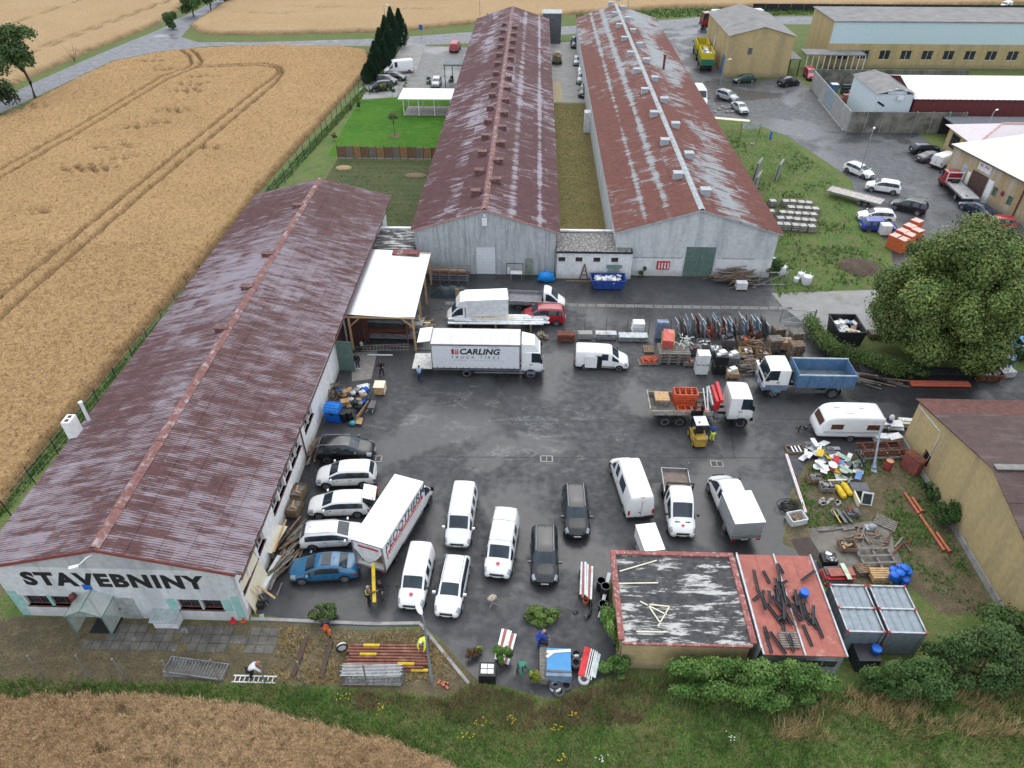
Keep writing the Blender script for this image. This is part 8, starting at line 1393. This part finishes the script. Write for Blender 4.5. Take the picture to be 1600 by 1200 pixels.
plank_heap('scatter of laths in the weeds below sign heap',1300,752,12,1.0,.3,1.4,.0,[GREYWOOD,CREAM,STEEL],.15,spread=.5);plank_heap('splintered boards along the weeds and concrete pad',1350,842,14,.7,.4,1.3,.5,[GREYWOOD,WOOD],.2,spread=.8);plank_heap('dark pipes and laths dropped by pallet frame',1400,850,10,.4,.5,1.6,1.0,[GREYWOOD,RUST],.15,spread=.4)
# ================================================================ trees, bushes, people
def leaves(name,parent,C0,Rr,n,size,m,seed=1,tint=.22,shellp=.55,lobes=None,flat=1.):
 """leaf faces through the lobes of a crown; lobes = (centres (k,3), radii (k,3))"""
 r=np.random.default_rng(seed);c,rad=lobes;k=len(c);w_=(rad.prod(1))**(2/3);idx=r.choice(k,n,p=w_/w_.sum())
 d=r.normal(size=(n,3));d/=np.linalg.norm(d,axis=1)[:,None];d[:,2]=np.where((d[:,2]<-.45)&(k<60),-d[:,2],d[:,2]);rr=r.uniform(0,1,n)**(1/3);rr=np.where(r.random(n)<shellp,r.uniform(.75,1.15,n),rr);rr=np.where(r.random(n)<.09,r.uniform(1.1,1.5,n),rr)
 P=c[idx]+d*rr[:,None]*rad[idx];P[:,2]=np.maximum(P[:,2],.03)
 nrm=d*1.1+r.normal(size=(n,3))*.5+np.array([0,0,.3]);nrm/=np.linalg.norm(nrm,axis=1)[:,None];t=np.cross(nrm,r.normal(size=(n,3)));t/=np.linalg.norm(t,axis=1)[:,None];b=np.cross(nrm,t)
 s=size*r.uniform(.55,1.3,n)[:,None];V=np.stack([P-t*s*.5,P+b*s*.32,P+t*s*.5,P-b*s*.32],1).reshape(-1,3);F=np.arange(4*n).reshape(-1,4)
 lt=r.normal(0,tint*.9,k)[idx]+r.normal(0,tint*.7,n);return link(name,npmesh(name,V,F,m,np.repeat(lt,4)),parent)
def crown_lobes(c,R_,k,seed,lr=(.28,.45),low=-.5):
 r=np.random.default_rng(seed);d=r.normal(size=(k,3));d/=np.linalg.norm(d,axis=1)[:,None];d[:,2]=np.maximum(d[:,2],low);f=r.uniform(.45,.95,k)[:,None]
 ctr=np.array(c)+d*f*np.array(R_);rad=np.array(R_)*r.uniform(*lr,k)[:,None]*r.uniform(.8,1.2,(k,3));return ctr,rad
BARK=mat('tree_bark',(.09,.07,.05),.9,var=.35,scale=6)
LF1=leaf_mat('lime_leaf',(.09,.14,.038),(.15,.19,.05));LF2=leaf_mat('bush_leaf',(.07,.15,.03),(.115,.19,.045));LF3=leaf_mat('dark_leaf',(.04,.082,.024),(.06,.10,.03));LF4=leaf_mat('conifer_leaf',(.014,.042,.022),(.024,.058,.028));LF5=leaf_mat('yellow_leaf',(.19,.21,.03),(.14,.19,.03));LFB=leaf_mat('brown_leaf',(.14,.06,.03),(.10,.06,.03));LFBL=leaf_mat('blossom',(.55,.55,.5),(.6,.58,.5))
def tree(name,lab,loc,c,R_,nl,nleaf,size,m,seed,trunk=.3,lean=(0,0),group=None,cat='tree',lr=(.28,.45),low=-.5,sh=.6):
 r_=E(name,lab,cat,(loc[0],loc[1],0),group=group);lb=crown_lobes(c,R_,nl,seed,lr,low);b=MB();top=Vector(c);b.tube([(0,0,-.05),(lean[0]*.5,lean[1]*.5,c[2]*.35),(top.x*.6+lean[0]*.4,top.y*.6,c[2]*.7),(top.x,top.y,c[2]+R_[2]*.3)],[trunk,trunk*.8,trunk*.6,trunk*.2],8)
 for k in range(min(10,len(lb[0]))):e=Vector(lb[0][k]);s=Vector((top.x*.5,top.y*.5,c[2]*.55));b.tube([s,(s+e)/2+Vector((0,0,.1*R_[2])),e],[trunk*.4,trunk*.25,trunk*.08],5)
 b.make('trunk',BARK,r_,50);leaves('crown',r_,c,R_,nleaf,size,m,seed,lobes=lb,shellp=sh);return r_
p=g(1478,590);tree('lime_tree','huge broad lime tree standing over the hedge and black beams',(38.2,55.2),(-.1,.3,6.3),(6.6,5.7,6.7),95,125000,.27,LF1,3,.55,lr=(.13,.27),low=-.9,sh=.8)
p=g(55,153);tree('roadside_tree','windswept tree with forked pale trunk beside the field road',(p.x,p.y),(-.6,0,8.3),(4.6,3.6,3.6),16,9000,.5,LF3,4,.32,(.5,0));p=g(5,180);tree('roadside_tree','dense dark tree at the field road edge next to forked tree',(p.x-1,p.y),(0,0,6.4),(4.4,3.5,5.0),16,9000,.5,LF3,5,.3,low=-.8)
for px,py,H_,w_,lab in((303,26,6.5,3.,'dark round tree closest to the junction on the side lane'),(330,16,6.5,3.,'dark round tree further along the side lane'),(352,5,6,3,'dark round tree furthest along the side lane'),(271,46,3.6,2.0,'low dark bush beside the white road sign')):p=g(px,py);tree('lane_tree',lab,(p.x,p.y),(0,0,H_*.55),(w_,w_*.9,H_*.5),12,3600,.55,LF3,int(px),.22,low=-.8)
tr=g(112,92)
p=g(117,96);r_=E('dead_shrub','bare brown shrub at the road edge of the far wheat','shrub',(p.x,p.y,0));b=MB()
for k in range(10):a=k*.7;b.tube([(0,0,0),(math.cos(a)*.6,math.sin(a)*.5,1.4),(math.cos(a)*1.3,math.sin(a),2.4+.5*(k%3))],[.05,.03,.01],4)
b.make('stem',WOOD,r_)
def conifer(px,py,H_,w_,lab,seed):
 p=g(px,py);r_=E('conifer',lab,'conifer',(p.x,p.y,0),group='dark columnar conifers by the visitor parking');n=2600;r=np.random.default_rng(seed);z=r.uniform(0,1,n)**.8;a=r.uniform(0,2*np.pi,n);rr=w_*(np.sin(np.pi*np.clip(z*.93+.07,0,1))**.6*(1-z*.75))*r.uniform(.75,1.1,n)*(1+.12*np.sin(a*5+z*9));P=np.column_stack([np.cos(a)*rr,np.sin(a)*rr,.15+z*H_]);up=np.column_stack([np.cos(a)*.5,np.sin(a)*.5,np.ones(n)]);up/=np.linalg.norm(up,axis=1)[:,None];sd=np.column_stack([-np.sin(a),np.cos(a),np.zeros(n)]);s=.5*r.uniform(.6,1.2,n)[:,None]
 V=np.stack([P-sd*s*.3,P+sd*s*.3,P+up*s],1).reshape(-1,3);MB().cyl((0,0,0),(0,0,H_*.8),.16,.04,6).make('trunk',BARK,r_);link('crown',npmesh('crown',V,np.arange(3*n).reshape(-1,3),LF4,np.repeat(r.normal(0,.25,n),3)),r_)
for k,(px,py,H_,w_)in enumerate((x_[0],x_[1],x_[2],x_[3]*1.35)for x_ in((627,73,7.4,1.7),(615,78,8.2,1.8),(606,88,7.6,1.6),(610,94,6.5,1.5),(597,101,6.6,1.6),(602,108,5.2,1.3),(589,113,5.4,1.5),(580,128,3.6,1.2),(575,131,3.2,1.1),(585,121,4.0,1.2))):conifer(px,py,H_,w_,'%s dark columnar conifer from the far road beside visitor parking'%'first second third fourth fifth sixth seventh eighth ninth tenth'.split()[(0,1,2,3,4,5,6,8,9,7)[k]],40+k)
def bush(lab,px,py,c,R_,nl,n,size,m,seed,name='bush',cat='bush',low=-.4,lr=(.16,.4)):p=g(px,py);return tree(name,lab,(p.x,p.y),c,R_,int(nl*1.3),n,size*1.2,m,seed,.06,(0,0),None,cat,lr,low)
bush('large bright green bush pressed against the garage front',1130,1085,(0,0,1.45),(3.0,1.35,1.75),26,22000,.14,LF2,11);bush('bright green bush hanging over the shed end',1225,1092,(0,0,1.4),(2.5,1.35,1.7),22,17000,.14,LF2,12);bush('tall leafy shrub at the garage left corner',960,1010,(0,.2,1.3),(.85,1.5,1.3),12,6000,.14,LF2,13);bush('ivy covered shrub below the garage left corner',962,1055,(0,0,.7),(.9,.7,.8),8,3000,.14,LF2,14)
bush('dark leafy bush before the ribbed containers',1405,1082,(0,0,1.3),(2.5,1.2,1.55),20,12000,.15,leaf_mat('mid_leaf',(.04,.088,.02),(.065,.11,.03)),15);bush('broad white flowering bush at the right of the containers',1525,1060,(0,.2,1.6),(3.1,1.9,1.9),28,20000,.15,leaf_mat('mid_leaf2',(.042,.085,.022),(.07,.11,.035)),16);bush('dense bush at the foot of the ochre gable wall',1590,1010,(0,0,1.4),(2.6,1.8,1.8),18,12000,.16,leaf_mat('mid_leaf3',(.045,.09,.02),(.07,.12,.03)),17)
bush('low brown and green bramble between the two bushes',1470,1060,(0,0,.6),(1.6,.8,.7),8,3500,.14,leaf_mat('mixed_leaf',(.075,.08,.03),(.06,.09,.025)),18);bush('green shrub growing against the ochre wall',1470,818,(.2,.2,1.0),(.9,1.1,1.2),12,4500,.16,leaf_mat('wall_leaf',(.03,.07,.016),(.05,.085,.022)),19);bush('small shrub on the ochre wall beside the brown cabinet',1450,775,(0,0,.7),(.6,.8,.8),8,1800,.15,leaf_mat('wall_leaf2',(.035,.075,.018),(.055,.09,.025)),20)
bush('round cut pile of green branches at the kerb',505,965,(0,0,.55),(.85,.7,.6),10,3500,.14,leaf_mat('cut_leaf',(.06,.10,.03),(.09,.125,.04)),21,'branch_pile','branches');bush('spread pile of cut leafy branches on the asphalt by man in blue',850,966,(0,0,.3),(1.1,.7,.4),10,3000,.15,leaf_mat('cut_leaf2',(.085,.14,.03),(.11,.16,.04)),22,'branch_pile','branches')
bush('young bright green shrub by the white planks',786,1035,(0,0,.8),(.55,.5,.85),8,1800,.14,leaf_mat('bright_leaf',(.08,.16,.03),(.11,.18,.04)),23);bush('yellow green shrub beside the wooden trough',836,1064,(0,0,.6),(.5,.45,.65),8,1600,.13,LF5,24);bush('small reddish brown dry shrub near the lamp mast',738,1025,(0,0,.45),(.4,.4,.5),7,1200,.12,LFB,25);bush('yellow tipped small shrub beside the dry shrub',748,1020,(0,0,.35),(.25,.25,.4),5,500,.12,LF5,26)
bush('green weed tuft climbing the white wall',500,640,(0,0,.8),(.3,.9,.8),7,1400,.14,LF2,27);bush('weed clump growing beside the green gate',1115,425,(0,0,1.0),(.6,.4,1.0),7,1200,.2,LF3,28);bush('weed clump against the patchy hall gable',1004,432,(0,0,.6),(.5,.3,.6),6,700,.2,LF3,29);bush('green bush at corner of the patchy hall',1200,428,(.4,0,.9),(1.2,.8,1.0),8,2000,.22,LF3,30)
hl_=[g(1262,512),g(1278,540),g(1300,556),g(1335,568),g(1372,580),g(1410,592)];r_=E('hedge','low ivy hedge running from the gate to the big lime tree','hedge',(hl_[0].x,hl_[0].y,0));cs=[]
for a,b_ in zip(hl_,hl_[1:]):
 for k in range(5):q_=a.lerp(b_,k/5)-hl_[0];cs.append((q_.x,q_.y,.75))
cs=np.array(cs);leaves('foliage',r_,None,None,12000,.17,leaf_mat('hedge_leaf',(.055,.10,.02),(.09,.13,.035)),31,lobes=(cs,np.tile([.75,.65,.85],(len(cs),1))));MB().tube([tuple(c)for c in cs[::4]],.06,5).make('stem',BARK,r_)
for k,(px,py)in enumerate(((1585,565),(1420,598),(1560,575))):bush('green undergrowth under the big lime tree',px,py-6,(0,0,.7),(1.5,.8,.8),8,2500,.2,LF3,33+k)['group']='undergrowth under the lime tree'
for k,(px,py,H_,lab)in enumerate(((600,147,1.9,'young staked shrub before the boxy black car'),(613,151,2.0,'young bare sapling at the lawn edge'),(565,158,1.7,'young yellow green shrub at the lawn corner'),(560,172,1.4,'small green shrub in the fence strip'),(634,139,1.2,'yellow round shrub at the lot edge by pergola'),(672,139,2.2,'small dark cypress by the silver hatchback'),(705,137,2.4,'dark potted cypress beside the streaked hall'),(578,147,.8,'dark low plant in gravel bed'),(588,146,.7,'dark round plant in gravel bed near boxy car'),(523,220,1.2,'dark red shrub in the fence strip'),(549,172,1.0,'dark red low plant along the fence'))):
 m_=LF5 if 'yellow' in lab or 'staked' in lab else(LFB if 'red' in lab else LF3);p=g(px,py);tree('garden_shrub',lab,(p.x,p.y),(0,0,H_*.6),(H_*.22+.15,H_*.22+.15,H_*.45),5,420,.22,m_,60+k,.03,cat='shrub')
p=g(617,213);sp_=tree('sapling','young weeping sapling with white trunk on the lawn',(p.x,p.y),(0,0,3.2),(1.0,1.0,.7),7,1500,.16,leaf_mat('sapling_leaf',(.13,.14,.05),(.10,.12,.04)),80,.05);b=MB().lathe([(1.0,.02),(.9,.09),(0,.11)],(0,0,0),14);b.make('mulch_bed',G_DIRT,sp_)
for k,(px,py)in enumerate(((537,263),(650,275))):p=g(px,py);tag(MB().ell((0,0,.05),(1.6 if k else 1.2,.9,.28),14,8).make('straw_heap',mat('straw_heap',(.30,.22,.11)if not k else(.16,.12,.07),.95,var=.4,scale=6)if not k else mat('compost',(.16,.12,.07),.95,var=.4,scale=6),None,60,(p.x,p.y,0)),'yellow straw heap in the vegetable plot' if not k else 'brown compost heap in the vegetable plot','heap')
p=g(1343,418);b=MB();n=18
for j in range(11):
 for i in range(n+1):x,y=-2.6+5.2*i/n,-2.2+4.4*j/10;b.v.append((x,y,max(-.02,(1-(x/2.5)**2-(y/2.1)**2)*.7+.12*math.sin(3*x+2*y)+.08*math.sin(7*x-5*y))))
b.f=[(j*(n+1)+i,j*(n+1)+i+1,(j+1)*(n+1)+i+1,(j+1)*(n+1)+i)for j in range(10)for i in range(n)];tag(b.make('earth_heap',ground_mat('bare_earth',[(.10,.075,.055),(.13,.095,.07),(.08,.06,.045)]),None,60,(p.x,p.y,0)),'heap of bare brown earth on the weedy grass','earth heap')
r_=T('stone_heap','grass island with pale stones by the tall white van','stones',1130,172)
for k in range(7):B('stone',CONC,r_,((random.uniform(-2,2),random.uniform(-1.5,1.5),.12),(random.uniform(.4,1.),.4,.25),random.random()*3))
for px,py,m_,lab in((895,1124,YELPL,'yellow wild flowers below the tyre pile'),(595,1113,YELPL,'yellow wild flowers at the wheat corner'),(730,1156,YELPL,'yellow wild flower in the green verge'),(870,1143,YELPL,'single yellow flower below brown weeds'),(540,1096,YELPL,'small yellow flowers left of the tubes'),(875,1190,YELPL,'yellow flowers next to white ones in the verge'),(940,1192,PVCW,'white wild flowers at the lower verge'),(800,1130,YELPL,'yellow flowers under the black crate'),(1140,1160,PVCW,'small white flowers below the garage bush'),(755,1133,YELPL,'yellow flower spray beside the verge grass')):
 r_=T('wild_flowers',lab,'flowers',px,py);b=MB();s_=MB()
 for k in range(9):x,y,z=random.gauss(0,.22),random.gauss(0,.15),random.uniform(.35,.65);b.ell((x,y,z),(.036,.036,.025),6,4);s_.tube([(x*.5,y*.5,0),(x,y,z)],.008,3)
 b.make('blossom',m_,r_);s_.make('stem',GR3,r_)
def skin_mesh(name,V,Eg,rad,m,root=0,sub=1):
 me=bpy.data.meshes.new(name);me.from_pydata([tuple(v)for v in V],Eg,[]);o=bpy.data.objects.new(name,me);o.modifiers.new('s','SKIN')
 for i,r_ in enumerate(rad):me.skin_vertices[0].data[i].radius=r_ if isinstance(r_,tuple)else(r_,r_);me.skin_vertices[0].data[i].use_root=(i==root)
 o.modifiers.new('u','SUBSURF').levels=sub;out=evaluated(o);bpy.data.meshes.remove(me);out.name=name;out.materials.clear();out.materials.append(m);out.shade_smooth();return out
def cloth(n,c):return mat('cloth_'+n,c,.9,var=.18,scale=12,obj=True)
POSE=dict(
 stand=dict(lean=0,arms=[((.0,.25,1.16),(.06,.25,.90)),((.0,-.25,1.16),(.06,-.25,.90))],legs=[((.02,.1,.5),(0,.11,.08)),((.02,-.1,.5),(0,-.12,.08))]),
 hips=dict(lean=0,arms=[((-.1,.34,1.18),(.08,.20,1.05)),((-.1,-.34,1.18),(.08,-.20,1.05))],legs=[((.02,.12,.5),(-.03,.17,.08)),((.04,-.12,.5),(.04,-.19,.08))]),
 walk=dict(lean=.06,arms=[((.1,.25,1.16),(.3,.22,1.0)),((-.1,-.25,1.16),(-.05,-.27,.92))],legs=[((.18,.1,.52),(.16,.11,.09)),((-.02,-.1,.5),(-.25,-.11,.12))]),
 reach=dict(lean=.12,arms=[((.28,.24,1.25),(.52,.2,1.22)),((.28,-.24,1.25),(.52,-.2,1.22))],legs=[((.06,.1,.5),(.05,.11,.08)),((.0,-.1,.5),(-.1,-.12,.08))]),
 bend=dict(lean=.95,arms=[((.62,.24,.82),(.66,.16,.58)),((.62,-.24,.82),(.66,-.16,.58))],legs=[((.1,.12,.5),(0,.15,.08)),((.06,-.12,.5),(-.06,-.15,.08))]),
 stoop=dict(lean=.45,arms=[((.42,.24,1.02),(.6,.16,.86)),((.42,-.24,1.02),(.6,-.16,.86))],legs=[((.1,.1,.5),(.0,.11,.08)),((.1,-.1,.5),(-.04,-.12,.08))]),
 sit=dict(lean=.05,arms=[((.18,.25,1.16),(.42,.18,1.1)),((.18,-.25,1.16),(.42,-.18,1.1))],legs=[((.42,.12,.92),(.46,.12,.5)),((.42,-.12,.92),(.46,-.12,.5))]))
def person(lab,px,py,face,pose,top,legs,hair=(.05,.035,.025),h=1.76,z=0.,vest=None,hat=None,short=False,shoe=(.03,.03,.03),loc=None,crouch=0.):
 P=POSE[pose];p=g(px,py,z);r_=E('person',lab,'person',loc or(p.x,p.y,z+.004),face);k=h/1.76;th=P['lean']
 def up(x,y,zz):return Vector((x+math.sin(th)*(zz-.93),y,.93+math.cos(th)*(zz-.93)-crouch))
 pel,che,nek,hd,tp=up(0,0,.95),up(0,0,1.28),up(0,0,1.50),up(.02,0,1.62),up(.02,0,1.72)
 V=[pel,up(0,0,1.1),che,nek,hd,tp];Eg=[(0,1),(1,2),(2,3),(3,4),(4,5)];rad=[(.145,.10),(.14,.10),(.16,.105),.06,.095,.075];A=[];Lg=[]
 for s,(el,wr_)in zip((1,-1),P['arms']):
  sh=up(0,s*.185,1.43);el,wr_=Vector(el),Vector(wr_)
  el.z-=crouch;wr_.z-=crouch
  hn=wr_+(wr_-el).normalized()*.09;i=len(V);V+=[sh,el,wr_,hn];Eg+=[(2,i),(i,i+1),(i+1,i+2),(i+2,i+3)];rad+=[.06,.045,.032,(.04,.02)];A.append((sh,el,wr_,hn))
 for s,(kn,an)in zip((1,-1),P['legs']):
  hp_=Vector((0,s*.095,.90-crouch));kn,an=Vector(kn),Vector(an);kn.z-=crouch*.45;kn.x+=crouch*.55
  i=len(V);V+=[hp_,kn,an];Eg+=[(0,i),(i,i+1),(i+1,i+2)];rad+=[.085,.062,.042];Lg.append((hp_,kn,an,an+Vector((.15,0,-.045))))
 S=lambda L_:[v*k for v in L_];me=skin_mesh('body',S(V),Eg,rad,SKIN)
 b=MB()
 for(sh,el,wr_,hn)in A:
  d=(hn-wr_).normalized();sd=d.cross(Vector((1,0,.3))).normalized()
  for j in range(4):q0=(hn+sd*(.018*(j-1.5))+d*.0)*k;ln=(.06,.07,.065,.05)[j];b.tube([q0,q0+d*ln*.5+Vector((.004,0,0)),q0+d*ln*.9+Vector((.018,0,-.006))],[.010,.009,.007],5)
  q0=(wr_+d*.04-sd*.03)*k;b.tube([q0,q0-sd*.03+d*.03,q0-sd*.03+d*.06],[.012,.010,.008],5)
 fx=Vector((math.cos(th),0,-math.sin(th)));uz=Vector((math.sin(th),0,math.cos(th)))
 b.ell((hd+fx*.1-uz*.01)*k,(.022,.015,.022),6,4)
 for s in(-1,1):b.ell((hd+Vector((0,s*.095,0)))*k,(.02,.012,.03),6,4)
 o0=len(me.vertices);import bmesh as _bm;bm=_bm.new();bm.from_mesh(me);vs_=[bm.verts.new(v)for v in b.v]
 for f in b.f:
  try:bm.faces.new([vs_[i]for i in f]).smooth=True
  except ValueError:pass
 bm.to_mesh(me);bm.free();link('body',me,r_)
 MB().ell((hd+fx*.088+uz*.02+Vector((0,.035,0)))*k,(.012,.014,.009),5,4).ell((hd+fx*.088+uz*.02+Vector((0,-.035,0)))*k,(.012,.014,.009),5,4).make('eyes',DARK,r_);MB().box((hd+fx*.09-uz*.05)*k,(.012,.05,.012)).make('mouth',mat('lips',(.3,.1,.09),.6),r_)
 hb=MB().ell((tp-uz*.035-fx*.02)*k,(.112,.10,.085),10,6);hb.make('hair' if not hat else 'helmet',mat('hair_%d'%int(sum(hair)*1000),hair,.8)if not hat else hat,r_,60)
 tv=[pel,up(0,0,1.1),che,up(0,0,1.46)];te=[(0,1),(1,2),(2,3)];tr_=[(.185,.145),(.18,.142),(.20,.15),.115]
 for(sh,el,wr_,hn)in A:
  i=len(tv);end=wr_ if not short else el.lerp(sh,.35);tv+=[sh,el,end]if not short else[sh,end];te+=[(2,i),(i,i+1)]+([(i+1,i+2)]if not short else[]);tr_+=[.09,.07,.058]if not short else[.09,.075]
 jm=skin_mesh('top',S(tv),te,tr_,top);link('jacket' if not short else 'shirt',jm,r_)
 if vest:link('vest',skin_mesh('vest',S([up(0,0,.98),up(0,0,1.12),che,up(0,0,1.45)]),[(0,1),(1,2),(2,3)],[(.215,.175),(.205,.17),(.225,.175),.15],vest),r_)
 lv=[pel];le=[];lr_=[(.17,.135)]
 for(hp_,kn,an,to)in Lg:i=len(lv);lv+=[hp_,kn,an+Vector((0,0,.04))];le+=[(0,i),(i,i+1),(i+1,i+2)];lr_+=[.11,.085,.072]
 link('trousers',skin_mesh('trousers',S(lv),le,lr_,legs),r_)
 for(hp_,kn,an,to)in Lg:link('shoe',skin_mesh('shoe',S([an,an+Vector((.02,0,-.04)),to]),[(0,1),(1,2)],[.07,(.075,.065),(.07,.055)],mat('shoe_%d'%int(shoe[0]*1000),shoe,.7)),r_)
 return r_
NAVY=cloth('navy',(.02,.03,.09));BLK=cloth('black',(.012,.012,.014));JEAN=cloth('jeans',(.03,.05,.10));ORG=cloth('hi_vis_orange',(.75,.14,.02));YEL=cloth('hi_vis_yellow',(.62,.78,.06));GRN=cloth('dark_green',(.02,.07,.04));GRY=cloth('grey',(.09,.09,.095));LBL=cloth('light_blue',(.32,.44,.58));BLU=cloth('work_blue',(.015,.05,.32));TEAL=cloth('teal',(.03,.22,.15));BRN=cloth('brown',(.12,.07,.06))
person('person in black jacket, jeans and white shoes standing on the concrete apron',560,576,R(-90),'stand',BLK,JEAN,shoe=(.7,.7,.7));person('person in dark clothes with hands on hips beside the concrete apron',597,587,R(-70),'hips',BLK,BLK);person('person in pale blue shirt reaching to the lowered tail lift',656,596,R(80),'reach',LBL,JEAN)
person('person in dark blue leaning into the open white van',937,576,R(88),'stoop',NAVY,BLK);person('worker in blue jacket and bright yellow trousers beside the forklift',1111,689,R(95),'reach',cloth('royal_blue',(.02,.07,.28)),YEL)
pf=FK.location;person('forklift driver in dark blue sitting on the yellow forklift',0,0,R(94),'sit',NAVY,NAVY,loc=(pf.x+.02,pf.y-.3,.33))
person('person in navy top and orange trousers behind the open tailgate',590,775,R(190),'stand',NAVY,ORG);person('person in grey bending beside the open tailgate',582,781,R(200),'stoop',GRY,GRY,hair=(.02,.02,.02));person('person in dark green coverall bending into the open boot',580,800,R(170),'stoop',GRN,NAVY,hat=PLASTICW)
person('worker in yellow vest holding the long yellow pole behind the box truck',577,942,R(25),'reach',BRN,BLK,vest=YEL,hat=mat('grey_cap_cloth',(.3,.3,.3),.8));person('person in black with grey trousers behind the lettered box truck',597,932,R(-95),'walk',BLK,GRY)
a_,b__=g(583,880,1.7),g(585,941,.9);tag(MB().bar((0,0,0),b__-a_,.22,.16).make('yellow_pole',mat('yellow_profile',(.6,.42,.02),.5),None,None,a_),'long yellow profile sticking out of the box truck','profile')
person('worker in orange vest and trousers walking by the cut branches',513,992,R(-70),'walk',NAVY,ORG,vest=ORG,h=1.74);person('worker in yellow vest bending over the stacked tubes',667,1010,R(-110),'bend',YEL,NAVY,hat=PLASTICW);person('bald man in blue work clothes holding a black tub',841,1010,R(10),'stoop',BLU,BLU,hair=(.42,.24,.17));person('person in teal shirt bent down to the shrubs',812,1048,R(-60),'bend',TEAL,GRY);person('person crouching by white ladder wearing an orange helmet',392,1056,R(20),'bend',PVCW,BLK,hat=ORANGE,crouch=.25)
r_=T('black_tub','black plastic tub held by the man in blue','tub',851,1002,.75,0);b=MB().lathe([(.2,-.2),(.27,.2),(.24,.2),(.18,-.16),(0,-.16)],(0,0,0),14,'X');b.make('tub',BLACKPL,r_,40)
bpy.data.scenes.remove(TMP)
